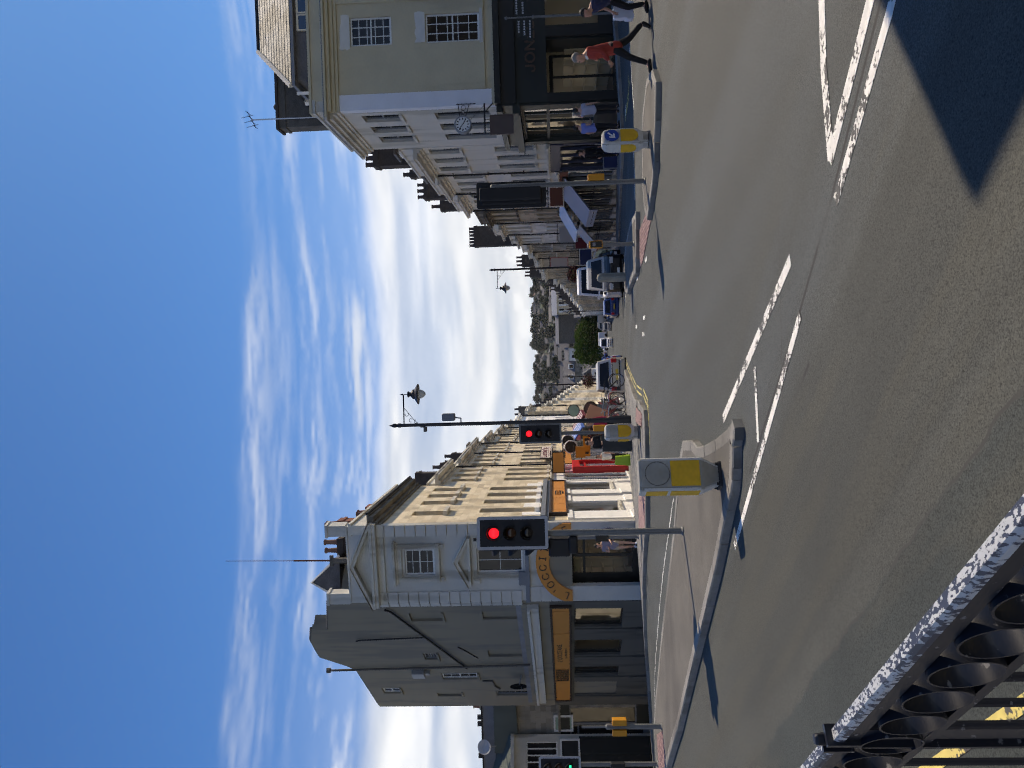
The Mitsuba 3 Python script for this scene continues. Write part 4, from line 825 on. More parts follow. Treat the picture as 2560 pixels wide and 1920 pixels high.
for lab, fr, a, b, z0, z1, bo in (('pale notice panel on the front of the green roofed shop', FS, 1.4, 2.15, 1.9, 2.85, 'mint'), ('white framed dark picture panel under the four light window', FS2, .35, 1.6, 1.55, 2.5, 'shop_dark')):
    k = thing('notice_board', lab, 'notice'); part(k, 'frame', cat([fr.box(a - .12, b + .12, z0 - .1, z0, 0.03, .16), fr.box(a - .12, b + .12, z1, z1 + .1, 0.03, .16), fr.box(a - .12, a, z0, z1, .03, .16), fr.box(b, b + .12, z0, z1, .03, .16)]), 'sign_white'); part(k, 'panel', fr.box(a, b, z0, z1, .03, .10), bo)
k = thing('satellite_dish', 'pale satellite dish on the roof edge of the green roofed shop', 'satellite dish')
part(k, 'reflector', mv(rot(rot(dish.copy(), 70, (1, 0, 0)), 20), -23.2, 49.5, 7.05), 'awning_grey', 40); part(k, 'arm', cat([rod((-23.2, 49.6, 6.4), (-23.2, 49.5, 7.0), .03), rod((-23.2, 49.4, 6.8), (-23.0, 49.0, 6.75), .02)]), 'frame_grey')
stack(GB, -21.8, -21.5, 51.5, 51.9, 6.6, 7.5, 1, 'bath_stone', 'terracotta', .4, name='flue')
part(GB, 'roof_vent', cat([bx(x, x + .25, 50.4, 50.6, 7.3, 7.55) for x in (-21.95, -22.35, -23.9, -24.3)]), 'black_matt')
OP = thing('opposite_terrace', 'sunlit cream terrace on the far side of the side street', 'building')
FO = Fr((-27.5, 46.0), (-.634, .773), (.773, .634))
shell(OP, FO, [(-8, -5), (16, -5), (16, 8), (-8, 8)], [(c, z, c + 1.1, z + 1.9) for c in np.arange(-6.5, 14, 2.6) for z in (-.8, 2.6, 5.4)], 'trim_stone', back=6)
for c in np.arange(-6.5, 14, 2.6):
    for z in (-.8, 2.6, 5.4): sash(OP, FO, c + .01, c + 1.09, z + .01, z + 1.89, detail=False, name='window')
part(OP, 'cornice', FO.box(-8, 16, 8, 8.3, -.4, .3), 'trim_stone')

# ------------------------------------------------------------------ right corner building: cream front in the shade, dark shop, slate attic
FF = Fr((9.3, 32.0), (1, 0), (0, -1))      # front: s to the right
RB = thing('cream_corner_building', 'cream rendered corner building with white corner strip, dark shop front and slate attic roof', 'building')
fw = [(2.38, 8.04, 3.44, 9.60), (2.38, 4.74, 3.44, 6.76), (6.2, 8.04, 7.26, 9.60), (6.2, 4.74, 7.26, 6.76), (9.6, 8.04, 10.66, 9.60), (9.6, 4.74, 10.66, 6.76)]
shell(RB, FF, [(0, -3), (13, -3), (13, 10.2), (0, 10.2)], fw + [(.3, -1, 12.8, 2.3)], 'cream_render', core=False)
part(RB, 'rear_mass', bx(9.66, 22.2, 33.7, 38.0, 3.45, 10.5), 'cream_render')
part(RB, 'room_wall', bx(9.66, 22.2, 32.33, 32.36, 3.45, 10.2), 'interior'); part(RB, 'room_wall', bx(9.63, 9.65, 32.36, 37.9, 3.45, 10.2), 'interior')
part(RB, 'shop_floor', bx(9.6, 22.2, 32.1, 38.0, -.8, -.32), 'interior_floor'); part(RB, 'shop_ceiling', bx(9.62, 22.2, 32.33, 38.0, 3.38, 3.44), 'interior'); part(RB, 'shop_inner_wall', cat([bx(9.62, 22.2, 37.96, 38.04, -2, 3.38), bx(22.1, 22.2, 32.33, 37.96, -2, 3.38)]), 'interior_warm')
for y_ in (33.2, 35.0, 36.6): part(RB, 'display_shelf', cat([bx(11.6, 11.9, y_, y_ + 1.2, -.32, 1.6)] + [bx(11.3, 11.6, y_, y_ + 1.2, z, z + .04) for z in (.2, .7, 1.2)]), 'interior_warm')
for i, (a, b, c, d) in enumerate(fw):
    sash(RB, FF, a + .01, c - .01, b + .01, d - .01, w=-.1, nx=3, ny=5 if i % 2 == 0 else 5, bar=.028)
    if i % 2: part(RB, 'sill', FF.box(a - .1, c + .1, b - .12, b - .004, -.1, .1), 'white_render')
part(RB, 'corner_strip', FF.box(-.004, .58, 4.2, 10.1, -.3, .03), 'new_white', label='bright white painted corner strip')
for a, b, top, lab in ((2.30, 3.52, 10.02, 'upper'), (2.42, 3.5, 7.12, 'lower')):
    z = 9.62 if lab == 'upper' else 6.78
    pts = [(a, z)] + [(a - .06 * rng.random(), z + .1 * i) for i in range(1, 4)] + [(a + (b - a) * i / 8, z + .36 + rng.uniform(-.05, .06)) for i in range(9)] + [(b + .05, z + .2), (b, z)]
    part(RB, 'plaster_patch', FF.poly(pts, 0, .012), 'patch_plaster', label='ragged pale plaster patch above the window')
part(RB, 'cornice', cat([molding(FF, -.06, 13, [(10.10, 10.22, .08), (10.22, 10.36, .16), (10.36, 10.50, .30)]), FF.box(-.3, 13, 10.50, 10.58, -.3, .42)]), 'cream_render')
part(RB, 'parapet', cat([FF.box(.0, 13, 10.58, 11.14, -.4, .0), FF.box(-.05, 13, 11.14, 11.24, -.45, .06)]), 'cream_render')
part(RB, 'lead_line', FF.box(-.3, 13, 10.58, 10.61, -.02, .43), 'lead')
part(RB, 'string_course', cat([FF.box(.585, 13, 4.58, 4.70, -.02, .08), FF.box(-.02, 13, 4.24, 4.36, -.02, .10), FF.box(3.95, 4.3, 4.70, 10.1, -.02, .06)]), 'cream_render')
# street side
cR = [32.75, 34.35, 35.95]
shell(RB, FR_, [(32.02, -3), (38.05, -3), (38.05, 10.2), (32.02, 10.2)], [(c, 8.0, c + .95, 9.46) for c in cR] + [(c, 4.5, c + .95, 6.64) for c in cR] + [(32.4, -1.5, 37.8, 3.3)], 'white_render', core=False)

for c in cR:
    sash(RB, FR_, c + .01, c + .94, 8.01, 9.45, w=-.16, nx=2, ny=2, frame='frame_grey'); sash(RB, FR_, c + .01, c + .94, 4.51, 6.63, w=-.16, nx=2, ny=2, frame='frame_grey')
    part(RB, 'sill', FR_.box(c - .08, c + 1.03, 7.88, 7.995, -.1, .09), 'white_render')
part(RB, 'cornice', cat([molding(FR_, 31.94, 38.05, [(10.10, 10.22, .08), (10.22, 10.36, .16), (10.36, 10.50, .30)]), FR_.box(31.6, 38.05, 10.50, 10.58, -.3, .42)]), 'white_render')
part(RB, 'parapet', cat([FR_.box(32.0, 38.05, 10.58, 11.02, -.4, .0), FR_.box(31.95, 38.05, 11.02, 11.12, -.45, .06)]), 'white_render')
part(RB, 'lead_line', FR_.box(31.6, 38.05, 10.58, 10.61, -.02, .43), 'lead')
# dark shop front and entrance, front
part(RB, 'fascia', cat([FF.box(-.05, 13, 4.02, 4.24, -.1, .34), FF.box(-.05, 13, 3.62, 4.02, -.1, .12), FF.box(-.05, 13, 3.46, 3.62, -.1, .26)]), 'shop_dark')
part(RB, 'name_panel', FF.box(-.0, 13, 2.3, 3.46, -.1, .06), 'shop_green', label='dark green name panel of the corner shop')
part(RB, 'lettering', FF.text('JONES', 2.05, 2.72, .36, .06, width=1.9), 'letter_bronze')
part(RB, 'entrance', cat([FF.box(.28, .36, -1, 2.4, -1.5, -.1), FF.box(2.33, 2.41, -1, 2.4, -1.5, -.1), FF.box(.36, 2.33, 2.3, 2.4, -1.5, -.1), FF.box(.36, 2.33, -1, -.25, -1.5, -.1)]), 'shop_green')
kd = part(RB, 'shop_door', cat([FF.box(a, a + .09, -.4, 2.2, -1.48, -1.42) for a in (.5, 1.3, 2.1)] + [FF.box(.5, 2.19, 2.05, 2.2, -1.48, -1.42)]), 'shop_dark'); part(kd, 'pane', FF.quad(.55, 2.15, -.3, 2.1, -1.455), 'glass_clear')
for a, b in ((-.02, .32), (2.38, 2.75), (7.3, 7.7)): part(RB, 'pilaster', FF.box(a, b, -1.2, 2.3, -.2, .08), 'shop_dark')
part(RB, 'stall_riser', FF.box(2.75, 12.9, -1.2, .35, -.2, .02), 'shop_dark')
k = part(RB, 'shop_window', cat([FF.box(a, a + .08, .35, 2.3, -.18, -.05) for a in (2.75, 4.3, 5.8, 7.2, 7.7, 9.5, 11.5)]), 'shop_green'); part(k, 'pane', FF.quad(2.7, 12.8, .35, 2.3, -.13), 'glass_clear')
# shop front, street side: tall window with bars
part(RB, 'fascia', cat([FR_.box(31.95, 38.0, 3.98, 4.2, -.1, .30), FR_.box(31.9, 38.0, 3.60, 3.98, -.1, .10), FR_.box(31.85, 38.0, 3.38, 3.60, -.1, .42), FR_.box(31.85, 38.0, 3.32, 3.38, -.1, .50)]), 'shop_green')
for a, b in ((32.0, 32.6), (37.45, 38.0)): part(RB, 'pilaster', FR_.box(a, b, -1.6, 3.32, -.2, .10), 'shop_green')
part(RB, 'stall_riser', FR_.box(32.6, 37.45, -1.6, .35, -.25, .02), 'shop_dark')
k = part(RB, 'shop_window', cat([FR_.box(s - .03, s + .03, .35, 3.32, -.2, -.09) for s in (32.65, 33.85, 35.05, 36.25, 37.4)] + [FR_.box(32.6, 37.45, 2.22, 2.34, -.2, .0), FR_.box(32.6, 37.45, .35, .47, -.2, .0), FR_.box(32.6, 37.45, 3.2, 3.32, -.2, .0)]), 'shop_green'); part(k, 'pane', FR_.quad(32.6, 37.45, .4, 3.3, -.14), 'glass_clear')
# attic: slate hung wall with a row of lights and a slated slope above
AT = 33.1
part(RB, 'attic_wall', bx(10.9, 23, AT, AT + 4, 10.6, 12.02), 'slate'); part(RB, 'attic_eaves', cat([bx(10.62, 23, AT - .22, AT + .05, 12.02, 12.14), bx(10.62, 10.9, AT, AT + 4, 12.02, 12.14)]), 'lead')
for i in range(8):
    x = 12.75 + .66 * i
    kk = part(RB, 'attic_window', cat([bx(x, x + .06, AT - .08, AT, 11.28, 11.92), bx(x + .58, x + .64, AT - .08, AT, 11.28, 11.92), bx(x + .06, x + .58, AT - .08, AT, 11.28, 11.36), bx(x + .06, x + .58, AT - .08, AT, 11.84, 11.92)]), 'frame_cream'); part(kk, 'pane', bx(x + .05, x + .59, AT - .06, AT - .04, 11.3, 11.9), 'glass_sky')
e0, r0 = np.array([10.62, AT - .22, 12.14]), np.array([13.1, AT + 2.9, 14.42])
Vr = np.array([e0, (23, AT - .22, 12.14), (23, AT + 2.9, 14.42), r0, (10.62, AT + 6, 12.14), (23, AT + 6, 12.14)])
part(RB, 'roof', trimesh.Trimesh(Vr - [0, 0, .03], np.array([(0, 1, 2), (0, 2, 3), (0, 3, 4), (4, 3, 2), (4, 2, 5)]), process=False), 'slate')
part(RB, 'ridge', cat([tube([r0 + [0, 0, .02], (23, AT + 2.9, 14.44)], .09, 6)]), 'black_matt')
hips = []
for i in range(12):
    a, b = e0 + (r0 - e0) * (i + .02) / 12, e0 + (r0 - e0) * (i + .98) / 12
    part(RB, 'hip_tile', tube([a + [0, 0, .03], b + [0, 0, .05]], .10, 6), 'white_render')
nrow = 12; sl = (r0 - e0)[1:]; slope = np.array([0, sl[0], sl[1]]) / np.hypot(*sl); LL = np.hypot(*sl)
nrm = np.cross([1, 0, 0], slope)
cnt = 0
for r in range(nrow):
    t0, t1 = LL * r / nrow, LL * (r + 1.25) / nrow
    xs = e0[0] + (r0[0] - e0[0]) * (r / nrow)
    for x in np.arange(xs - .21 * (r % 2), 15.6, .42):
        x0, x1 = max(x + .004, xs + .02), x + .416
        if x1 - x0 < .08: continue
        q = [np.array([xx, e0[1], e0[2]]) + slope * t + nrm * h for t, h in ((t0, .022 + rng.uniform(0, .006)), (min(t1, LL), .004)) for xx in (x0, x1)]
        q2 = [p - nrm * .012 for p in q]
        part(RB, 'roof_slate', trimesh.Trimesh(np.array(q + q2), np.array([(0, 1, 3), (0, 3, 2), (4, 7, 5), (4, 6, 7), (0, 5, 1), (0, 4, 5), (0, 2, 6), (0, 6, 4), (1, 5, 7), (1, 7, 3)]), process=False), rng.choice(('slate_mossy', 'slate_mossy_b', 'slate_mossy_c', 'slate_mossy'))); cnt += 1
k = stack(RB, 9.95, 12.6, 36.2, 37.0, 10.4, 13.75, 0, 'soot_dim_stone', name='chimney_stack')
part(k, 'coping', bx(9.85, 12.7, 36.1, 37.1, 13.75, 13.86), 'soot_brick'); part(k, 'cap_ball', mv(trimesh.creation.icosphere(2, .13), 10.9, 36.5, 13.93), 'soot_brick', True)
part(RB, 'roof_light', cat([bx(10.15, 10.25, 32.5, 32.6, 11.2, 11.85), bx(9.75, 9.85, 32.5, 32.6, 11.2, 11.55), bx(10.15, 10.25, 33.5, 33.6, 11.2, 11.85)]), 'frame_white')
part(RB, 'roof_light_glass', trimesh.Trimesh(np.array([(9.75, 32.55, 11.52), (10.25, 32.55, 11.85), (10.25, 35, 11.85), (9.75, 35, 11.52)]), np.array([(0, 1, 2), (0, 2, 3)]), process=False), 'glass_sky')
TA = thing('television_aerial', 'thin television aerial on the dark chimney stack of the cream corner building', 'aerial')
part(TA, 'mast', tube([(10.15, 35.6, 11.2), (10.15, 35.6, 14.75)], .028, 6), 'steel')
part(TA, 'elements', cat([rod((9.8, 35.6, 14.55), (10.5, 35.6, 14.9), .015, 5)] + [rod((9.85 + .2 * i, 35.3, 14.58 + .1 * i), (9.85 + .2 * i, 35.9, 14.58 + .1 * i), .012, 5) for i in range(4)] + [rod((9.95 + .2 * i, 35.6, 14.45 + .1 * i), (9.85 + .2 * i, 35.6, 14.95 + .1 * i), .012, 5) for i in range(3)]), 'black_matt')

# terrace on the shaded side
HR = dict(frame='frame_grey', deep=.16, cornmat='white_render', ny=2)
terrace('shaded_terrace_house', 'off white shaded terrace house right beside the cream corner building with a blue shop front', FR_, 38.1, 43.8, 9.0, [(6.32, 7.72), (2.98, 4.75)], [38.45, 40.25, 42.1], 'white_render', ww=.95, corn=(1.05, .5), shop=dict(zt=2.4, fascia=.62, fmat='shop_blue', pil='shop_blue', base='shop_blue', frame='shop_blue', door=(38.6, 39.5), cornice='white_render', riser=.45), **HR)
terrace('shaded_terrace_house', 'off white shaded terrace house directly behind the back of the tall black signal', FR_, 43.8, 48.95, 8.65, [(5.75, 7.3), (2.4, 4.3)], [44.2, 45.95, 47.65], 'white_render', ww=.9, corn=(1.0, .5), shop=dict(zt=1.95, fascia=.6, fmat='rust_brown', pil='frame_cream', cornice='white_render', door=(45.5, 46.4), riser=.4), **HR)
terrace('shaded_terrace_house', 'pale shaded house with the two white awnings over its shop', FR_, 48.95, 54.8, 8.2, [(5.3, 6.9), (2.0, 3.9)], [49.6, 51.4, 53.2], 'white_render', ww=.95, corn=(1.0, .5), shop=dict(zt=1.6, fascia=.5, fmat='shop_dark', pil='shop_dark', cornice='white_render', door=(51.3, 52.3), riser=.4), **HR)
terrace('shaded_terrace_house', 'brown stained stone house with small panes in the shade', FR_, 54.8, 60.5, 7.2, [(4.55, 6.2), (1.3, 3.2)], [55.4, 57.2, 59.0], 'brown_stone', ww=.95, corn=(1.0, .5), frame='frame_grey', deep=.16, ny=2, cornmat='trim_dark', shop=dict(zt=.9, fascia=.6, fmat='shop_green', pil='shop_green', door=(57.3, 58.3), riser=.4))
terrace('shaded_terrace_house', 'pale grey stone house with many tall windows past the brown stained one', FR_, 60.5, 66.4, 6.6, [(3.9, 5.6), (.7, 2.6)], [61.1, 62.95, 64.8], 'pale_stone', ww=.95, corn=(1.0, .5), frame='frame_cream', deep=.12, shop=dict(zt=.2, fascia=.6, fmat='awning_grey', pil='frame_cream', door=(63, 64), riser=.4))
terrace('shaded_terrace_house', 'pale grey stone house under the long row of six chimney pots', FR_, 66.4, 72.4, 5.6, [(3.2, 4.7), (.2, 1.9)], [67.0, 68.9, 70.8], 'pale_stone', ww=.95, corn=(.9, .45), frame='frame_cream', deep=.12, shop=dict(zt=-.4, fascia=.6, fmat='frame_grey', pil='frame_cream', door=(69, 70), riser=.4), detail=False)
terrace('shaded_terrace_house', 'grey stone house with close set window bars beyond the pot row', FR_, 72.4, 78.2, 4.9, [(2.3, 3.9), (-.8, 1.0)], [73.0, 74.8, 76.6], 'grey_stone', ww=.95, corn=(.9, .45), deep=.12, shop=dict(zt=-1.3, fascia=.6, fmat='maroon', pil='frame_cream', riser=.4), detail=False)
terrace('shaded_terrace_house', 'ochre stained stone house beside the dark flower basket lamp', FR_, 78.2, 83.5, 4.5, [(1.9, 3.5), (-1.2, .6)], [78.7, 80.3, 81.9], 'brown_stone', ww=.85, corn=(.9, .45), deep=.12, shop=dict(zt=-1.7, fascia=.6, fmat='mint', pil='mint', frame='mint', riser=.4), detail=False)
GR = 'shaded stone houses further down the right side of the street'
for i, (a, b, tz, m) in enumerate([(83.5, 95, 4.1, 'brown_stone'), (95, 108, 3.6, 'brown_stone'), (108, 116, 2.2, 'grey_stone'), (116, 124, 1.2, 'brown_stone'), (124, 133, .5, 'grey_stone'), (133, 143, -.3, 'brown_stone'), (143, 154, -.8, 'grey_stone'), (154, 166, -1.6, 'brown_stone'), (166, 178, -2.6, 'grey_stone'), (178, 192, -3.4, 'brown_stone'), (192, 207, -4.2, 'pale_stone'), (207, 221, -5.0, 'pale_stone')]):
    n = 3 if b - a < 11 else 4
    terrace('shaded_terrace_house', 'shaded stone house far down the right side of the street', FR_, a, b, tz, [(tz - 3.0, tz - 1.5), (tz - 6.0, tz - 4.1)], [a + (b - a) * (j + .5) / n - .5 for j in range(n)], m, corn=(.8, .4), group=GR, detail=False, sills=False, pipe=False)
    stack('shaded_terrace_house_%03d' % (8 + i), 9.6, 10.9, b - .6, b + .2, tz - .5, tz + 1.5, 3, 'soot_brick', 'pot_dark')
stack('shaded_terrace_house', 9.75, 10.75, 43.3, 44.1, 8.6, 11.25, 3, 'soot_brick', 'pot_dark', .42)
stack('shaded_terrace_house_001', 10.25, 10.65, 48.6, 49.2, 8.0, 10.25, 1, 'soot_brick', 'pot_dark', .4)
stack('shaded_terrace_house_002', 10.05, 11.2, 54.4, 55.1, 7.6, 10.35, 3, 'soot_brick', 'pot_dark', .42)
stack('shaded_terrace_house_003', 10.25, 10.95, 60.1, 60.8, 6.8, 10.05, 1, 'soot_brick', 'pot_dark', .65)
stack('shaded_terrace_house_005', 9.15, 10.85, 72.0, 72.8, 5.2, 8.8, 6, 'soot_brick', 'pot_dark', .42)
for hk, y, z in (('shaded_terrace_house', 41.2, 8.8), ('shaded_terrace_house_001', 46.8, 8.3), ('shaded_terrace_house_003', 57.5, 7.0), ('shaded_terrace_house_004', 63.2, 6.4)):
    part(hk, 'dormer', cat([bx(9.75, 11.2, y - .65, y + .65, z - .3, z + .75), bx(9.6, 11.2, y - .8, y + .8, z + .75, z + .85)]), 'slate'); part(hk, 'dormer_window', cat([bx(9.70, 9.75, y - .5, y + .5, z - .1, z + .65)]), 'frame_white')
# awnings and signs, right
def awning(label, fr, s0, s1, z0, w0, z1, w1, mat, val=.22):
    k = thing('awning', label, 'awning')
    P = [(z0, w0), (z1, w1), (z1 - val, w1), (z1 - val, w1 - .03), (z1 - .05, w1 - .05), (z0 - .05, w0)]
    V = np.array([fr.at(s, z, w) for s in (s0, s1) for z, w in P]); F = []
    for j in range(6): F += [(j, (j + 1) % 6, 6 + (j + 1) % 6), (j, 6 + (j + 1) % 6, 6 + j)]
    part(k, 'canopy', trimesh.Trimesh(V, np.array(F), process=False), mat)
    part(k, 'arm', fr.put(cat([rod((s, z1 - .4, 0), (s, z1 - .08, w1 - .06), .022, 5) for s in (s0 + .05, s1 - .05)])), 'black_matt'); part(k, 'roller_box', fr.box(s0, s1, z0 - .1, z0 + .08, 0, w0 + .06), 'black_matt')
    return k
awning('bright white sloping awning facing the sky on the shaded side', FR_, 51.4, 57.2, 1.75, .15, .75, 2.0, 'awning_white', .06)
k = awning('white awning with a lettered front edge nearest the yellow push button box', FR_, 45.0, 51.0, 1.55, .15, .25, 1.9, 'awning_dull', .42)
part(k, 'lettering', FR_.put(cat([bx(s, s + .7, -.02, .02, 1.901, 1.906) for s in np.arange(45.6, 50.4, 1.2)])), 'letter_dark')
awning('pale grey shop awning beyond the white ones', FR_, 61.5, 66, .35, .1, -.9, 1.6, 'awning_grey', .2)
CK = thing('clock', 'round white street clock on an iron bracket at the corner of the cream building', 'clock')
cx_, cy_, cz2 = 8.55, 31.86, 5.45
def cface(r, t, off, sec=28): return mv(rot(trimesh.creation.cylinder(r, t, sections=sec), 90, (1, 0, 0)), cx_, cy_ + off, cz2)
part(CK, 'case', cat([cface(.30, .22, 0), mv(rot(trimesh.creation.torus(.295, .03, 28, 8), 90, (1, 0, 0)), cx_, cy_ - .11, cz2), mv(rot(trimesh.creation.torus(.295, .03, 28, 8), 90, (1, 0, 0)), cx_, cy_ + .11, cz2)]), 'frame_grey', 40)
part(CK, 'dial', cface(.265, .02, -.112), 'frame_white')
part(CK, 'numerals', cat([mv(rot(bx(-.02, .02, -.004, .004, .17, .24), 30 * i, (0, 1, 0)), cx_, cy_ - .125, cz2) for i in range(12)]), 'black_gloss')
part(CK, 'hands', cat([mv(rot(bx(-.017, .017, -.004, .004, -.04, .15), 125, (0, 1, 0)), cx_, cy_ - .132, cz2), mv(rot(bx(-.012, .012, -.004, .004, -.05, .22), 308, (0, 1, 0)), cx_, cy_ - .138, cz2)]), 'black_gloss')
ring_ = lambda x, z, r: mv(rot(trimesh.creation.torus(r, .011, 14, 5), 90, (1, 0, 0)), x, cy_, z)
part(CK, 'bracket', cat([rod((9.32, cy_, 5.62), (8.82, cy_, 5.55), .016, 6), rod((9.32, cy_, 5.20), (8.82, cy_, 5.36), .016, 6), rod((9.32, cy_, 4.95), (9.32, cy_, 5.68), .018, 6), ring_(9.18, 5.42, .09), ring_(9.02, 5.46, .07), ring_(8.9, 5.45, .05), rod((9.30, cy_, 4.6), (8.7, cy_, 5.2), .008, 5)]), 'black_matt')
HS = thing('hanging_sign', 'square blank brown hanging sign on an iron bracket over the corner shop window', 'hanging sign')
part(HS, 'board', bx(8.18, 8.84, 31.83, 31.89, 3.60, 4.42), 'sign_brown'); part(HS, 'rim', cat([bx(8.15, 8.87, 31.81, 31.91, 3.57, 3.60), bx(8.15, 8.87, 31.81, 31.91, 4.42, 4.45), bx(8.15, 8.18, 31.81, 31.91, 3.60, 4.42), bx(8.84, 8.87, 31.81, 31.91, 3.60, 4.42)]), 'sign_brown')
part(HS, 'bracket', cat([rod((9.32, 31.86, 4.64), (8.2, 31.86, 4.64), .028), rod((9.32, 31.86, 4.32), (9.0, 31.86, 4.62), .024), rod((8.3, 31.86, 4.64), (8.3, 31.86, 4.45), .012), rod((8.72, 31.86, 4.64), (8.72, 31.86, 4.45), .012)]), 'black_matt')
hang('hanging_sign', 'dark maroon hanging sign in a pale frame above the white awning', 'hanging sign', FR_, 47.2, 1.6, 2.3, .25, 1.25, 'rust_brown', 'sign_cream')
hang('hanging_sign', 'grey blue projecting sign past the bright white awning', 'hanging sign', FR_, 62.0, .4, 1.7, .25, 1.35, 'awning_grey')
hang('hanging_sign', 'deep red projecting sign low beside the grey blue one', 'hanging sign', FR_, 68.0, -.5, .4, .25, 1.1, 'maroon')
hang('hanging_sign', 'navy projecting sign with a white mark past the row of shops', 'hanging sign', FR_, 76.0, -1.2, -.2, .25, 1.6, 'navy', 'sign_white')
hang('hanging_sign', 'red edged white sign beside the dark flower basket', 'hanging sign', FR_, 82, .8, 2.4, .25, 1.2, 'sign_cream', 'red_gloss')
k = thing('estate_board', 'blue shop notice stand with a white border outside the blue shop front', 'notice stand')
yb, xb = 39.6, 8.75; zb_ = float(g(xb, yb)) + .11
part(k, 'panel', bx(xb - .35, xb + .35, yb - .02, yb + .02, zb_ + .02, zb_ + .62), 'navy'); part(k, 'frame', cat([bx(xb - .4, xb - .35, yb - .03, yb + .03, zb_, zb_ + .67), bx(xb + .35, xb + .4, yb - .03, yb + .03, zb_, zb_ + .67), bx(xb - .35, xb + .35, yb - .03, yb + .03, zb_ + .62, zb_ + .67)]), 'frame_grey')
# building beyond the right edge that throws the shadow across the foreground
NB = thing('near_corner_building', 'tall stone corner building just beyond the photo whose shadow falls across the near road', 'building')
FN1 = Fr((7.42, 10.72), (.62, -.78), (-.78, -.62)); H = 10.75
shell(NB, FN1, [(0, -1), (16, -1), (16, H - .6), (0, H - .6)], [(s, z, s + 1.1, z + 2) for s in np.arange(1.2, 15, 2.4) for z in (.9, 4.2, 7.2)], 'bath_stone', back=9, cover='soot_dim_stone')  # unseen rear coloured darker to dim its reflection in the shop glass
for s in np.arange(1.2, 15, 2.4):
    for z in (.9, 4.2, 7.2): sash(NB, FN1, s + .01, s + 1.09, z + .01, z + 1.99)
part(NB, 'cornice', FN1.box(-.25, 16, H - .6, H - .3, -9, .25), 'trim_stone'); part(NB, 'parapet', cat([FN1.box(0, 16, H - .3, H, -.4, 0), FN1.box(0, .4, H - .3, H, -9, -.4)]), 'trim_stone')
part(NB, 'string_course', FN1.box(-.14, 16, 3.6, 3.85, -.02, .14), 'trim_stone')

# ------------------------------------------------------------------ traffic signals
def tz(x, y, up=0.0): return float(g(x, y)) + up
def signal_head(par, c, face, aspects, w=.56, h=1.24, board='black_matt', border='awning_grey', lit=None, gap=.30, top=.30, name='signal_head', back=False):
    "head centred on c facing the horizontal direction face: backing board with a pale rim, housing, three lenses with hoods"
    f = np.array([face[0], face[1], 0.0]); f /= np.linalg.norm(f); r = np.array([-f[1], f[0], 0.0])
    M = np.eye(4); M[:3, 0] = r; M[:3, 1] = -f; M[:3, 2] = (0, 0, 1); M[:3, 3] = c      # local: x to the viewer's left/right, y away from the viewer
    A = lambda m: apply(m, M)
    bp = Polygon([(-w / 2, -h / 2), (w / 2, -h / 2), (w / 2, h / 2), (-w / 2, h / 2)]).buffer(-.05).buffer(.05)
    def plate(p, y0, y1):
        m = ext(p, y1 - y0); rot(m, 90, (1, 0, 0)); return mv(m, 0, y1, 0)
    k = part(par, name, A(cat(plate(bp, 0, .02), rbx(-.155, .155, .02, .20, -h / 2 + .12, h / 2 - .08, .03))), board)
    part(k, 'rim', A(plate(bp.difference(bp.buffer(-.055)), -.006, .0 if not back else .026)), border)
    for i in range(aspects):
        z = h / 2 - top - gap * i
        ring = np.linspace(math.radians(-35), math.radians(215), 14)
        hood = []
        for j in range(13):
            a, b = ring[j], ring[j + 1]
            def pt(t, y, R=.125): return (R * math.cos(t), y, z + R * math.sin(t))
            da, db = -.04 - .17 * max(0, math.sin((a + .62) / 1.0 * .72)), -.04 - .17 * max(0, math.sin((b + .62) * .72))
            hood += [[pt(a, -.005), pt(b, -.005), pt(b, db), pt(a, da)], [pt(a, -.005, .118), pt(b, -.005, .118), pt(b, db, .118), pt(a, da, .118)]]
        V = np.array(sum(hood, [])); F = np.arange(len(V)).reshape(-1, 4)
        part(k, 'hood', A(trimesh.Trimesh(V, np.vstack([F[:, [0, 1, 2]], F[:, [0, 2, 3]]]), process=False)), 'black_matt')
        lens = trimesh.creation.icosphere(3, .092); lens.vertices[:, 1] *= .25; mv(lens, 0, -.012, z)
        kk = part(k, 'lens', A(lens), {0: 'lens_black', 1: 'lens_amber', 2: 'lens_black'}.get(i, 'lens_black'), True)
        if lit == i:
            sc = scene[kk]; sc['bsdf'] = {'type': 'ref', 'id': 'tail_red' if i == 0 else 'lens_black'}
            sc['emitter'] = {'type': 'area', 'radiance': {'type': 'rgb', 'value': [0.62, 0.006, 0.012] if i == 0 else [0.0, 0.55, 0.22]}}
            labels[kk] = {'label': 'lit red lens' if i == 0 else 'lit green lens'}
    return k
def pole(par, x, y, z0, z1, r=.057, mat='pole_grey', cap=True):
    m = [tube([(x, y, z0 - .1), (x, y, z1)], r, 14), lathe([(0, 0), (r + .03, 0), (r + .03, .03), (r + .005, .05), (0, .05)], (x, y, z0 - .01), 14)]
    if cap: m.append(lathe([(0, .03), (r * .6, .025), (r + .006, 0), (r + .006, -.08), (0, -.08)][::-1], (x, y, z1), 14))
    return part(par, 'pole', cat(m), mat, 40)

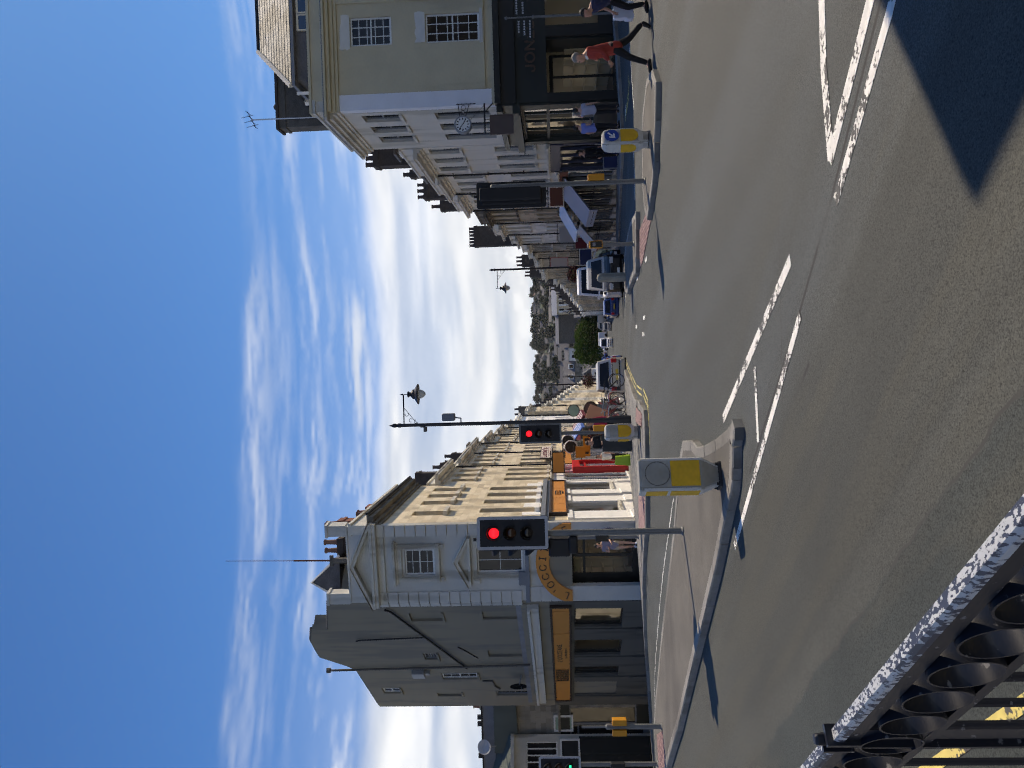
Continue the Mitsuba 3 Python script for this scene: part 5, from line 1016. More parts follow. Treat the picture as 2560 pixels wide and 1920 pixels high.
TS = thing('traffic_signal', 'nearest red traffic signal with a pale rimmed black head on the long wedge island', 'traffic light')
px, py = -3.21, 15.1; z0 = tz(px, py, ISL_TOP)
pole(TS, px, py, z0, 3.55)
signal_head(TS, (px + .05, py - .16, 3.13), (.18, -1), 3, lit=0, w=.58, h=1.26)
signal_head(TS, (px - .20, py + .05, 3.08), (-1, .18), 3, name='side_head', border='black_matt', w=.50)
part(TS, 'pedestrian_box', cat([rbx(px - .42, px - .10, py - .05, py + .25, 2.12, 2.50, .03), rbx(px - .36, px - .06, py - .1, py + .16, 1.98, 2.14, .03)]), 'black_matt')
part(TS, 'bracket', cat([bx(px - .2, px + .08, py - .15, py + .03, 3.44, 3.50), bx(px - .2, px + .08, py - .15, py + .03, 2.62, 2.68), mv(lathe([(0, 0), (.03, 0), (.03, .05), (0, .05)], n=10), px - .07, py - .1, 3.78)]), 'black_matt')
TS2 = thing('traffic_signal', 'smaller red traffic signal behind the white bollard on the sunlit pavement', 'traffic light')
px, py = -2.42, 25.6; pole(TS2, px, py, tz(px, py, .11), 3.2)
signal_head(TS2, (px + .02, py - .16, 2.79), (.04, -1), 3, lit=0, w=.60, h=1.27, border='pole_grey')
part(TS2, 'push_button_box', rbx(px + .04, px + .22, py - .16, py + .02, tz(px, py) + 1.05, tz(px, py) + 1.42, .02), 'yellow_box')
TS3 = thing('traffic_signal', 'tall traffic signal seen from behind on the island with the blue arrow bollard', 'traffic light')
px, py = 3.97, 20.3; z0 = tz(px, py, ISL_TOP); pole(TS3, px, py, z0, 3.68)
signal_head(TS3, (px - .18, py + .14, 3.22), (0, 1), 4, w=.62, h=1.66, top=.28, border='black_matt', back=True)
part(TS3, 'back_box', cat([rbx(px - .42, px + .06, py + .05, py + .12, 2.5, 3.95, .03), bx(px - .1, px + .08, py - .03, py + .12, 3.5, 3.56), bx(px - .1, px + .08, py - .03, py + .12, 2.75, 2.81), mv(lathe([(0, 0), (.03, 0), (.03, .06), (0, .06)], n=10), px - .2, py + .1, 4.05)]), 'black_matt')
part(TS3, 'push_button_box', rbx(px + .045, px + .19, py - .11, py + .09, 1.02, 1.40, .015), 'yellow_box')
TS4 = thing('traffic_signal', 'traffic signal showing a green arrow beside the bay shop building', 'traffic light')
px, py = -10.32, 21.05; pole(TS4, px, py, tz(px, py, .1), 2.9)
kh = signal_head(TS4, (px - .02, py - .16, 2.45), (.3, -1), 3, w=.56, h=1.05, gap=.27, top=.24, border='awning_grey')
ar = Polygon([(-.075, 0), (.0, .06), (.0, .028), (.075, .028), (.075, -.028), (0, -.028), (0, -.06)])
f = np.array([.3, -1, 0]) / np.hypot(.3, 1); M = np.eye(4); M[:3, 0] = [-f[1], f[0], 0]; M[:3, 1] = -f; M[:3, 2] = (0, 0, 1); M[:3, 3] = (px - .02, py - .16, 2.45 + .525 - .24 - .54)
am = ext(ar, .012); rot(am, 90, (1, 0, 0)); mv(am, 0, -.045, 0)
kk = part(kh, 'arrow_lens', apply(am, M), 'lens_black'); scene[kk]['emitter'] = {'type': 'area', 'radiance': {'type': 'rgb', 'value': [0.01, 0.55, 0.24]}}; labels[kk] = {'label': 'lit green arrow'}
part(TS4, 'push_button_box', rbx(px - .1, px + .1, py - .2, py - .05, tz(px, py) + .95, tz(px, py) + 1.3, .02), 'black_matt')

def button_post(label, x, y, h, box, zb, both=False, thin=None, base=.11):
    k = thing('push_button_post', label, 'push button post'); z = tz(x, y, base)
    pole(k, x, y, z, z + h, .06)
    if thin: part(k, 'upper_tube', tube([(x, y, z + h), (x, y, z + thin)], .03, 8), 'pole_grey', 40)
    for s in ((-1, 1) if both else (0,)):
        if s == 0:
            kb = part(k, 'push_button_box', rbx(x - .10, x + .10, y - .20, y - .05, z + zb, z + zb + .38, .015), box)
            part(kb, 'face', rbx(x - .085, x + .085, y - .215, y - .199, z + zb + .02, z + zb + .34, .006), 'black_gloss'); part(kb, 'panel', bx(x - .05, x + .05, y - .22, y - .216, z + zb + .2, z + zb + .28), 'frame_grey')
        else: part(k, 'push_button_box', rbx(x + (.05 if s > 0 else -.19), x + (.19 if s > 0 else -.05), y - .1, y + .1, z + zb, z + zb + .33, .015), box)
    return k
button_post('short post with a black faced yellow rimmed box on the far narrow island', 3.04, 24.6, 1.32, 'yellow_box', .92)
button_post('slim post with yellow boxes on both sides in front of the flank shop windows', -8.68, 19.5, 1.28, 'yellow_box', .82, both=True, thin=1.85)
k = thing('pedestrian_signal_post', 'dark post with a box beside the woman at the corner shop door', 'signal post'); x, y = -6.1, 27.9; z = tz(x, y, .11)
pole(k, x, y, z, z + 2.9, .06); part(k, 'push_button_box', rbx(x - .1, x + .14, y - .2, y - .04, z + 1.0, z + 1.42, .02), 'black_gloss'); part(k, 'small_head', rbx(x - .35, x - .06, y - .12, y + .12, z + 2.15, z + 2.75, .03), 'black_matt')

# ------------------------------------------------------------------ bollards
def bollard(label, x, y, rz, w, d, h, flat, base, arrow=False, mat='bollard_white', wear=None):
    k = thing('keep_left_bollard', label, 'traffic bollard'); z = tz(x, y, base)
    M = mat4(x, y, z, rz); A = lambda m: apply(m, M)
    def ring(w_, d_, z_, r=.05): 
        p = sbox(-w_ / 2 + r, -d_ / 2 + r, w_ / 2 - r, d_ / 2 - r).buffer(r, quad_segs=3); c = np.array(p.exterior.coords)[:-1]; return np.c_[c, np.full(len(c), z_)]
    def loft(rs):
        n = len(rs[0]); V = np.vstack(rs + [rs[0].mean(0)[None], rs[-1].mean(0)[None]]); F = []
        for i in range(len(rs) - 1):
            for j in range(n): a, b = i * n + j, i * n + (j + 1) % n; F += [(a, b, b + n), (a, b + n, a + n)]
        m = len(V)
        for j in range(n): F += [(m - 2, (j + 1) % n, j), (m - 1, (len(rs) - 1) * n + j, (len(rs) - 1) * n + (j + 1) % n)]
        return trimesh.Trimesh(V, np.array(F), process=False)
    b0 = .16 * h
    if flat: rs = [ring(w * .62, d * .62, 0), ring(w * .62, d * .62, .05 * h), ring(w * .95, d * .95, .22 * h), ring(w, d, .26 * h), ring(w, d, .97 * h), ring(w * .93, d * .93, h)]
    else: rs = [ring(w * .72, d * .72, .06 * h), ring(w * .74, d * .74, .16 * h), ring(w * .98, d * .98, .26 * h), ring(w, d, .45 * h), ring(w * .97, d * .97, .86 * h), ring(w * .88, d * .86, .95 * h), ring(w * .62, d * .6, h)]
    part(k, 'body', A(loft(rs)), mat, 35)
    part(k, 'foot', A(cat([mv(loft([ring(w * .8, d * .8, 0), ring(w * .76, d * .76, .045)]), 0, 0, -.002)] + [mv(lathe([(0, 0), (.02, 0), (.02, .03), (0, .03)], n=8), a, b, .044) for a in (-w * .3, w * .3) for b in (-d * .3, d * .3)])), 'pole_grey' if not flat else 'black_matt')
    def face(p, side, off=.004, t=.004):
        m = ext(p, t); rot(m, 90, (1, 0, 0))
        if side == 'f': mv(m, 0, -d / 2 - off + t, 0)
        else: mv(m, 0, -w / 2 - off + t, 0); rot(m, -90 if side == 'l' else 90)
        return A(m)
    fw, sw = w * .76, d * .72
    if flat:
        part(k, 'yellow_panel', face(sbox(-fw / 2, .27 * h, fw / 2, .62 * h), 'f'), 'bollard_yellow'); 
        for a, b in ((.27, .62), (.66, .92)): part(k, 'yellow_panel', face(sbox(-sw / 2 + .02, a * h, sw / 2, b * h), 'l'), 'bollard_yellow')
        c = LineString([(0.0, 0.78 * h), (0.0001, 0.78 * h)]).buffer(w * .36); part(k, 'blank_disc', face(c.difference(c.buffer(-.006)), 'f'), 'letter_dark')
        part(k, 'seam', A(cat([bx(-w / 2 - .004, -w / 2 + .03, -d / 2 - .004, -d / 2 + .03, .27 * h, .95 * h)])), mat)
    else:
        ov = lambda a, b, ww: sbox(-ww / 2, a * h, ww / 2, b * h).buffer(-ww * .3).buffer(ww * .3)
        rd = lambda ww: unary_union([sbox(-ww / 2, .42 * h, ww / 2, .62 * h), LineString([(0, .42 * h), (.0001, .42 * h)]).buffer(ww / 2)]).intersection(sbox(-1, .24 * h, 1, 2))
        part(k, 'yellow_panel', face(rd(fw), 'f', .006), 'bollard_yellow'); part(k, 'yellow_panel', face(rd(sw), 'l', .006), 'bollard_yellow')
        if arrow:
            c = LineString([(0, .80 * h), (.0001, .80 * h)]).buffer(w * .36)
            part(k, 'blue_disc', face(c, 'f', .008), 'sign_blue', label='round blue disc with a white arrow')
            a_ = Polygon([(-.018, .12), (.018, .12), (.018, -.02), (.075, .03), (.075, -.02), (0, -.11), (-.075, -.02), (-.075, .03), (-.018, -.02)])
            from shapely import affinity
            part(k, 'arrow', face(affinity.translate(affinity.scale(affinity.rotate(a_, -45, origin=(0, 0)), w * 2.2, w * 2.2, origin=(0, 0)), 0, .80 * h), 'f', .011), 'sign_white')
        else: part(k, 'blank_disc', face(LineString([(0, .80 * h), (.0001, .80 * h)]).buffer(w * .34).difference(LineString([(0, .80 * h), (.0001, .80 * h)]).buffer(w * .33)), 'f', .006), 'awning_grey')
    return k
bollard('large square grimy white bollard with yellow panels at the tip of the near island', -1.72, 11.55, 24, .46, .34, 1.10, True, ISL_TOP)
bollard('rounded white bollard with a yellow panel in front of the smaller red signal', -2.33, 24.4, 20, .46, .34, 1.0, False, .11)
bollard('rounded white bollard with a blue arrow disc near the striding man', 4.60, 18.95, 28, .44, .34, 1.06, False, ISL_TOP, arrow=True)
k = thing('concrete_post', 'short round topped concrete post on the far narrow island', 'concrete post'); x, y = 2.68, 31.3; z = tz(x, y, .11)
part(k, 'post', lathe([(0, -.1), (.17, -.1), (.17, .88), (.155, .97), (.10, 1.03), (0, 1.05)], (x, y, z), 18), 'concrete', 35)

# ------------------------------------------------------------------ street lamps
def street_lamp(label, x, y, h, arm, dirv, extra=False, group=None):
    k = thing('street_lamp', label, 'street lamp', group); z = tz(x, y, .1); dv = np.array([dirv[0], dirv[1], 0.0]); dv /= np.linalg.norm(dv)
    part(k, 'post', cat([lathe([(0, -.1), (.15, -.1), (.15, .5), (.12, .6), (.13, .7), (.09, .8), (.075, 1.6), (.085, 1.65), (.07, 1.7), (.058, h - .45), (.075, h - .44), (.08, h - .36), (.05, h - .30), (.07, h - .24), (.075, h - .19), (.045, h - .13), (.02, h - .06), (0, h)], (x, y, z), 14)]), 'lamp_black', 40)
    c = np.array([x, y, z + h - .55]); e = c + dv * arm
    sc = []
    def curl(p, r, a0, a1): t = np.linspace(math.radians(a0), math.radians(a1), 10); sc.append(tube([p + dv * r * math.cos(q) + np.array([0, 0, r * math.sin(q)]) for q in t], .009, 5))
    part(k, 'arm', cat([tube([c, e], .022, 8), lathe([(0, 0), (.03, .02), (.02, .07), (0, .14)], e, 8), tube([e - [0, 0, .02], e - [0, 0, .14]], .015, 6)]), 'lamp_black', 40)
    b0 = c + dv * .06 + [0, 0, -.48]; b1 = c + dv * (arm * .55) + [0, 0, -.02]
    sc.append(tube([b0, b0 * .7 + b1 * .3 + [0, 0, .02], b0 * .35 + b1 * .65 + [0, 0, .0], b1], .010, 5)); curl(c + dv * .12 + [0, 0, -.42], .06, 0, 260); curl(c + dv * .17 + [0, 0, -.24], .06, -60, 200); curl(c + dv * (arm * .35) + [0, 0, -.10], .06, 60, 320)
    part(k, 'scroll', cat(sc), 'lamp_black')
    L = e - [0, 0, .14]
    part(k, 'lantern', lathe([(0, 0), (.10, -.01), (.11, -.05), (.08, -.07), (.075, -.12), (.13, -.16), (.17, -.20), (.17, -.26), (.22, -.28), (.36, -.37), (.365, -.39), (.20, -.37), (0, -.36)], L, 20), 'lamp_black', 30)
    part(k, 'globe', lathe([(.165, -.375), (.165, -.42), (.15, -.50), (.11, -.58), (.05, -.635), (0, -.65)], L, 18), 'globe_glass', True)
    if extra:
        part(k, 'floodlight', cat([rbx(x + .12, x + .38, y - .15, y + .12, z + h - 2.35, z + h - 1.9, .04), rod((x, y, z + h - 2.55), (x + .2, y, z + h - 2.55), .025, 6), rod((x + .2, y, z + h - 2.55), (x + .24, y, z + h - 2.3), .025, 6)]), 'lead')
        part(k, 'camera', cat([rbx(x - .24, x - .07, y - .1, y + .05, z + h - 1.35, z + h - 1.24, .02), bx(x - .09, x - .02, y - .03, y + .03, z + h - 1.30, z + h - 1.12)]), 'soot_dim_stone')
    return k
street_lamp('tall black street lamp with a scrolled arm and hooded globe on the sunlit pavement', -2.38, 29.5, 8.45, 1.08, (1, .05), True)
street_lamp('black street lamp with a hooded globe reaching over the road from the shaded pavement', 5.35, 54.0, 8.25, 1.17, (-1, 0))
street_lamp('black lamp post carrying a dark red flower basket beside the silver car', -3.0, 80.0, 8.0, 1.1, (.1, 1))
street_lamp('distant thin black lamp post past the flower basket one', -3.2, 112, 7.2, 1.0, (.1, 1))
street_lamp('distant black lamp post on the right side beside the blue car', 5.6, 118, 7.2, 1.0, (-.1, 1))

def leaf_cloud(n, c, r, size, seed, shape=None):
    q = np.random.default_rng(seed); V = []; F = []
    d = q.normal(size=(n, 3)); d /= np.linalg.norm(d, axis=1, keepdims=True); rad = q.random(n) ** .45
    P = np.array(c) + d * rad[:, None] * np.array(r)
    a = q.normal(size=(n, 3)); a /= np.linalg.norm(a, axis=1, keepdims=True); b = np.cross(a, q.normal(size=(n, 3))); b /= np.linalg.norm(b, axis=1, keepdims=True)
    s = size * q.uniform(.6, 1.4, n)[:, None]
    V = np.stack([P - a * s, P + b * s * .5, P + a * s, P - b * s * .5], 1).reshape(-1, 3); i = np.arange(n)[:, None] * 4
    return trimesh.Trimesh(V, np.vstack([i + [0, 1, 2], i + [0, 2, 3]]), process=False)
def basket(label, x, y, z, r, seed):
    k = thing('flower_basket', label, 'flower basket')
    part(k, 'basket', lathe([(0, -.35), (.18, -.3), (.3, -.1), (.34, 0), (.3, 0), (0, -.1)], (x, y, z), 14), 'wicker'); part(k, 'chain', cat([rod((x + .25 * math.cos(a), y + .25 * math.sin(a), z), (x, y, z + .55), .008, 4) for a in (0, 2.1, 4.2)]), 'black_matt')
    part(k, 'leaves', leaf_cloud(500, (x, y, z - .05), (r, r, r * .7), .06, seed), 'flower_leaf'); part(k, 'flowers', leaf_cloud(900, (x, y, z - .08), (r * 1.03, r * 1.03, r * .85), .055, seed + 1), 'flower_dark')
basket('hanging flower basket of dark red flowers on the right side lamp', 4.9, 53.9, 1.05, .55, 5)
basket('hanging flower basket of dark red flowers on the lamp behind the silver car', -2.75, 79.8, -.75, .75, 8)
basket('dark flower basket above the parked bicycles', -3.9, 40.0, .55, .45, 11)

# ------------------------------------------------------------------ iron railing in the foreground
RL = thing('railing', 'black iron railing with flaking pale paint on its top rail and rings beneath', 'railing')
u_, v_ = u, v; u, v = np.array([-.64, .768]), np.array([.768, .64]); n0 = .463; z_t = 1.80
def rp(s, z, n=n0): p = u * s + v * n; return np.array([p[0], p[1], z])
def rbar(s0, s1, n_, hw, z0, z1):
    m = bx(s0, s1, -hw, hw, z0, z1); M = np.eye(4); M[:2, 0] = u; M[:2, 1] = v; M[:3, 3] = [v[0] * n_, v[1] * n_, 0]; return apply(m, M)
JOINT = 1.70
def railtop(s0, s1):
    c = [(-.014, 0), (.014, 0), (.014, .010), (.010, .018), (-.010, .018), (-.014, .010)]
    m = ext(Polygon(c), s1 - s0); M = np.eye(4); M[:3, 0] = [v[0], v[1], 0]; M[:3, 1] = (0, 0, 1); M[:3, 2] = [u[0], u[1], 0]; p = rp(s0, z_t - .018); M[:3, 3] = p
    return apply(m, M)
part(RL, 'top_rail', railtop(-1.5, JOINT), 'rail_peeled', label='flat top rail with flaking pale paint'); part(RL, 'top_rail', railtop(JOINT + .05, 4.2), 'rail_peeled')
part(RL, 'under_rail', cat([rbar(-1.5, 4.2, n0, .010, z_t - .048, z_t - .018)]), 'iron_black'); part(RL, 'lower_rail', rbar(-1.5, 4.2, n0, .009, z_t - .185, z_t - .165), 'iron_black')
D = .128
for i, s in enumerate(np.arange(-.6, 3.6, D)):
    m = trimesh.creation.annulus(.0535, .0572, .038, sections=40); M = np.eye(4); M[:3, 0] = [u[0], u[1], 0]; M[:3, 1] = (0, 0, 1); M[:3, 2] = [v[0], v[1], 0]; M[:3, 3] = rp(s, z_t - .1065)
    part(RL, 'ring', apply(m, M), 'iron_black', 40)
for s in np.arange(-.6, 3.6, D / 1.0):
    part(RL, 'bar', cat([rod(rp(s + D / 2, z_t - 1.08), rp(s + D / 2, z_t - .185), .008, 8)]), 'iron_black', 40)
for s in (JOINT - .03, -1.2, 4.0):
    part(RL, 'post', cat([rbar(s - .030, s + .030, n0, .008, z_t - 1.1, z_t - .048), rbar(s + .055, s + .063, n0, .016, z_t - 1.1, z_t - .048)]), 'iron_black')
part(RL, 'joint_collar', cat([rbar(JOINT - .004, JOINT + .008, n0, .020, z_t - .05, z_t + .012), rbar(JOINT + .045, JOINT + .054, n0, .018, z_t - .05, z_t + .008), apply(rbx(-.011, .011, -.011, .011, 0, .03, .006), mat4(*rp(JOINT + .026, z_t - .002), 20))]), 'iron_black')
u, v = u_, v_

# ------------------------------------------------------------------ fingerpost by the corner shop
FP = thing('fingerpost', 'slim grey fingerpost sign in front of the dark corner shop', 'signpost'); x, y = 11.95, 30.75; z = tz(x, y, .11)
part(FP, 'post', cat([tube([(x, y, z - .1), (x, y, z + 2.85)], .045, 10), tube([(x, y, z + 2.85), (x, y, z + 3.75)], .03, 8), mv(trimesh.creation.icosphere(2, .06), x, y, z + 3.8), lathe([(0, 0), (.07, 0), (.07, .08), (0, .08)], (x, y, z + 2.8), 10)]), 'pole_grey', 40)
for i, (sd, zz, l) in enumerate(((1, 3.42, .75), (-1, 3.36, .7), (-1, 3.16, .8), (1, 3.2, .65), (-1, 2.96, .85))):
    kk = part(FP, 'finger', bx(x + sd * .04, x + sd * l, y - .012, y + .012, z + zz - .085, z + zz + .085), 'shop_green'); part(kk, 'lettering', cat([bx(x + sd * (.12 + .09 * j), x + sd * (.12 + .09 * j + .06), y - .016, y - .012, z + zz - .03, z + zz + .03) for j in range(int((l - .2) / .09))]), 'awning_grey')

# ------------------------------------------------------------------ people
def sph(r, n=14): return manifold3d.Manifold.sphere(r, n)
def hullof(items):
    return manifold3d.Manifold.batch_hull([sph(r).translate(tuple(map(float, p))) for p, r in items])
def blob(bones, refine=.03, smooth=6):
    M = manifold3d.Manifold.batch_boolean([hullof(b) for b in bones], manifold3d.OpType.Add)
    m = man(M.refine_to_length(refine)); m = trimesh.Trimesh(m.vertices, m.faces, process=True)
    if smooth: trimesh.smoothing.filter_taubin(m, .5, -.53, iterations=smooth)
    return m
def person(label, x, y, base, facing, H, J, tops, legs, hair, shoes='shoe_dark', long_hair=False, sleeve='long', shorts=False, held=None, skinlegs=False, group=None, bulk=1.0, tophem=None, bald=False):
    """J: joints in a body frame (x to the figure's left, y forward, z up, for a height of 1.75 m); facing in degrees, 0 = +y"""
    k = thing('person', label, 'person', group); s = H / 1.75; z = tz(x, y, base)
    D = dict(head=(0, .03, 1.63), neck=(0, -.005, 1.48), chest=(0, 0, 1.27), belly=(0, .01, 1.06), hip=(0, 0, .93), shL=(.185, 0, 1.40), shR=(-.185, 0, 1.40), elL=(.24, -.03, 1.12), elR=(-.24, -.03, 1.12), wrL=(.25, .06, .88), wrR=(-.25, .06, .88),
             hpL=(.095, 0, .91), hpR=(-.095, 0, .91), knL=(.10, .02, .50), knR=(-.10, .02, .50), anL=(.10, -.02, .085), anR=(-.10, -.02, .085), toL=(.12, .17, .03), toR=(-.12, .17, .03))
    D.update(J); P = {q: np.array(w, float) for q, w in D.items()}; b = bulk
    M = mat4(x, y, z, facing, s)
    def A(m): return apply(m, M)
    hd = P['head']; fw = np.array([0, 1.0, 0]) if 'look' not in J else np.array(J['look'], float)
    fw = fw / np.linalg.norm(fw); sd = np.cross(fw, [0, 0, 1.0]); sd /= np.linalg.norm(sd)
    def hp(f, l, h): return hd + fw * f + sd * l + np.array([0, 0, h])
    limb = lambda a, ra, c, rc: [(P[a], ra), (P[c], rc)]
    bones = [[(hp(.0, 0, .045), .088), (hp(-.025, 0, .045), .088), (hp(.03, 0, .03), .078)], [(hp(.045, 0, -.02), .06), (hp(.055, 0, -.085), .038), (hp(.0, 0, -.02), .07)], [(hp(.095, 0, .012), .012), (hp(.118, 0, -.02), .012)], [(hp(.092, .0, -.062), .012), (hp(.085, .02, -.062), .011), (hp(.085, -.02, -.062), .011)],
             [(hp(-.01, .088, .0), .018), (hp(-.015, .09, .03), .016)], [(hp(-.01, -.088, .0), .018), (hp(-.015, -.09, .03), .016)],
             [(hd - [0, 0, .06], .055), (P['neck'], .058)], [(P['neck'], .06), (P['shL'], .06), (P['shR'], .06), (P['chest'], .115 * b)], [(P['chest'] + [.06, 0, 0], .105 * b), (P['chest'] - [.06, 0, 0], .105 * b), (P['belly'] + [.05, 0, 0], .10 * b), (P['belly'] - [.05, 0, 0], .10 * b)],
             [(P['belly'] + [.05, 0, 0], .10 * b), (P['belly'] - [.05, 0, 0], .10 * b), (P['hpL'], .10 * b), (P['hpR'], .10 * b)]]
    for c in 'LR':
        bones += [limb('sh' + c, .055, 'el' + c, .042), limb('el' + c, .042, 'wr' + c, .028), limb('hp' + c, .088, 'kn' + c, .058), limb('kn' + c, .058, 'an' + c, .038), [(P['an' + c], .040), (P['to' + c], .032), (P['an' + c] + (P['an' + c] - P['to' + c]) * .3 * [1, 1, 0] - [0, 0, .04], .03)]]
    hands = []
    for c in 'LR':
        w = P['wr' + c]; d = w - P['el' + c]; d /= np.linalg.norm(d); sg = 1 if c == 'L' else -1
        fwd = np.array([0, 1.0, 0]); fwd -= d * (fwd @ d); fwd /= max(np.linalg.norm(fwd), 1e-6); nrm = np.cross(d, fwd) * sg
        bones.append([(w, .024), (w + d * .075 + fwd * .025, .014), (w + d * .075 - fwd * .025, .014)])
        for i, l in enumerate((.075, .085, .078, .060)):
            o = w + d * .075 + fwd * (.028 - .019 * i); q = o + d * l * .55 - nrm * .006; e = q + d * l * .4 - nrm * .022
            bones += [[(o, .0095), (q, .009)], [(q, .009), (e, .0075)]]
        o = w + d * .025 + fwd * .024; q = o + d * .03 + fwd * .026; bones += [[(o, .013), (q, .010)], [(q, .010), (q + d * .03 - nrm * .004, .008)]]
    part(k, 'body', A(blob(bones, .028, 4)), 'skin', True)
    t = .014
    sl = {'long': 1.0, 'short': .45, 'none': 0}[sleeve]
    tb = [[(P['neck'] - [0, 0, .05], .07), (P['shL'], .066), (P['shR'], .066), (P['chest'], .125 * b)], [(P['chest'] + [.06, 0, 0], .122 * b), (P['chest'] - [.06, 0, 0], .122 * b), (P['belly'] + [.055, 0, 0], .120 * b), (P['belly'] - [.055, 0, 0], .120 * b)]]
    hem = tophem if tophem is not None else .0
    hh = P['hip'] - [0, 0, hem]
    tb.append([(P['belly'] + [.055, 0, 0], .12 * b), (P['belly'] - [.055, 0, 0], .12 * b), (hh + [.075, 0, 0], .115 * b), (hh - [.075, 0, 0], .115 * b)])
    for c in 'LR':
        if sl > 0:
            tb.append([(P['sh' + c], .068), (P['sh' + c] + (P['el' + c] - P['sh' + c]) * min(1, sl * 1.0 if sl < 1 else 1), .056)])
            if sl >= 1: tb.append([(P['el' + c], .056), (P['el' + c] + (P['wr' + c] - P['el' + c]) * .93, .042)])
    part(k, 'top', A(blob(tb, .035, 5)), tops, True)
    if legs:
        lb = [[(P['hpL'], .104 * b), (P['hpR'], .104 * b), (P['hip'] + [0, 0, .08], .10 * b)]]
        for c in 'LR':
            if shorts: lb.append([(P['hp' + c], .104), (P['hp' + c] + (P['kn' + c] - P['hp' + c]) * .35, .09)])
            else: lb += [[(P['hp' + c], .104), (P['kn' + c], .074)], [(P['kn' + c], .074), (P['an' + c] + (P['kn' + c] - P['an' + c]) * .05, .058)]]
        part(k, 'shorts' if shorts else 'trousers', A(blob(lb, .035, 5)), legs, True)
    for c in 'LR':
        a, o = P['an' + c], P['to' + c]
        part(k, 'shoe', A(blob([[(a - [0, 0, .02], .05), (o, .042), (a + (a - o) * .32 * [1, 1, 0] - [0, 0, .042], .042)]], .03, 3)), shoes, True)
    if not bald:
        hb = [[(hp(-.02, 0, .075), .092), (hp(-.045, 0, .03), .085), (hp(.035, 0, .085), .074)]]
        if long_hair: hb += [[(hp(-.06, .04, .03), .07), (hp(-.05, .05, -.16), .055), (hp(-.07, 0, -.2), .055)], [(hp(-.06, -.04, .03), .07), (hp(-.05, -.05, -.16), .055), (hp(-.07, 0, -.2), .055)]]
        part(k, 'hair', A(blob(hb, .03, 3)), hair, True)
    for sg in (-1, 1): part(k, 'eye', A(mv(trimesh.creation.icosphere(1, .009), *hp(.098, .031 * sg, .022))), 'hair_dark')
    return k, P, A
# striding man in red (walks to the left)
k, P, A = person('man in a loose red top and black trousers striding across the road', 6.72, 19.3, 0.0, 90 - 4, 1.78,
    dict(head=(0, .16, 1.585), neck=(0, .10, 1.445), look=(0, 1, -.35), chest=(0, .07, 1.24), belly=(0, .02, 1.03), hip=(0, -.02, .90), shL=(.19, .08, 1.36), shR=(-.19, .04, 1.37), elL=(.23, .02, 1.08), elR=(-.23, .10, 1.07), wrL=(.20, .20, .92), wrR=(-.20, .30, .95),
         hpL=(.09, -.02, .88), hpR=(-.09, -.02, .88), knL=(.10, -.20, .50), knR=(-.09, .22, .50), anL=(.10, -.52, .20), anR=(-.09, .36, .10), toL=(.11, -.46, .03), toR=(-.10, .55, .05)), 'cloth_red', 'cloth_black', 'hair_grey', tophem=.14, bulk=1.12)
part(k, 'collar', A(blob([[((.05, .14, 1.43), .03), ((-.05, .14, 1.43), .03), ((0, .19, 1.40), .025)]], .02, 2)), 'cloth_white', True); part(k, 'chest_print', A(mv(trimesh.creation.icosphere(2, .05).apply_scale((1, .3, .8)), .12, .20, 1.2)), 'sign_salmon', True)
# second person with a white bag, half beyond the edge
k2, P, A = person('bending person in a navy top and black trousers carrying a white carrier bag', 8.02, 19.75, 0.0, 90 + 6, 1.68,
    dict(head=(0, .34, 1.47), neck=(0, .24, 1.36), look=(0, 1, -.4), chest=(0, .15, 1.2), belly=(0, .05, 1.02), hip=(0, -.03, .90), shL=(.18, .20, 1.31), shR=(-.18, .16, 1.31), elL=(.23, .12, 1.04), elR=(-.23, .02, 1.05), wrL=(.22, .24, .84), wrR=(-.22, -.1, .86),
         knL=(.10, .20, .48), knR=(-.10, -.12, .50), anL=(.10, .14, .09), anR=(-.10, -.42, .22), toL=(.11, .33, .03), toR=(-.10, -.36, .04)), 'cloth_navy', 'cloth_black', 'hair_dark', sleeve='short')
BG = thing('carrier_bag', 'white carrier bag held by the bending person in the navy top', 'bag')
bag = trimesh.creation.box((.16, .42, .46)).subdivide().subdivide().subdivide(); V = np.array(bag.vertices); V += .05 * (meshkit.fbm(V * 7, 3, 3)[:, None] - .5) * 2; V[:, :2] *= (1 - .45 * (V[:, 2:] + .23))
part(BG, 'bag', A(mv(trimesh.Trimesh(V, bag.faces, process=False), .27, .22, .58)), 'bag_white', True); part(BG, 'handle', A(tube([(.27, .14, .78), (.24, .20, .86), (.23, .25, .86), (.27, .31, .78)], .012, 6)), 'bag_white')
# woman by the corner shop
person('woman in a short grey dress and white shoes at the corner shop door', -7.62, 33.35, .11, 188, 1.66,
    dict(head=(0, .03, 1.61), elL=(.25, .02, 1.14), wrL=(.10, .20, 1.18), elR=(-.25, .0, 1.13), wrR=(-.14, .2, 1.08), knL=(.07, .08, .5), knR=(-.11, .0, .5), anL=(.06, -.12, .12), anR=(-.08, .04, .085), toL=(.07, .04, .035), toR=(-.11, .2, .03)), 'cloth_grey', 'cloth_sand', 'hair_dark', 'shoe_white', True, 'short', True, tophem=.1, bulk=.92)
person('person in blue denim standing close behind the woman in the grey dress', -7.25, 33.75, .11, 160, 1.68, dict(wrL=(.2, .15, 1.0)), 'cloth_navy', 'cloth_denim', 'hair_brown', 'shoe_white')
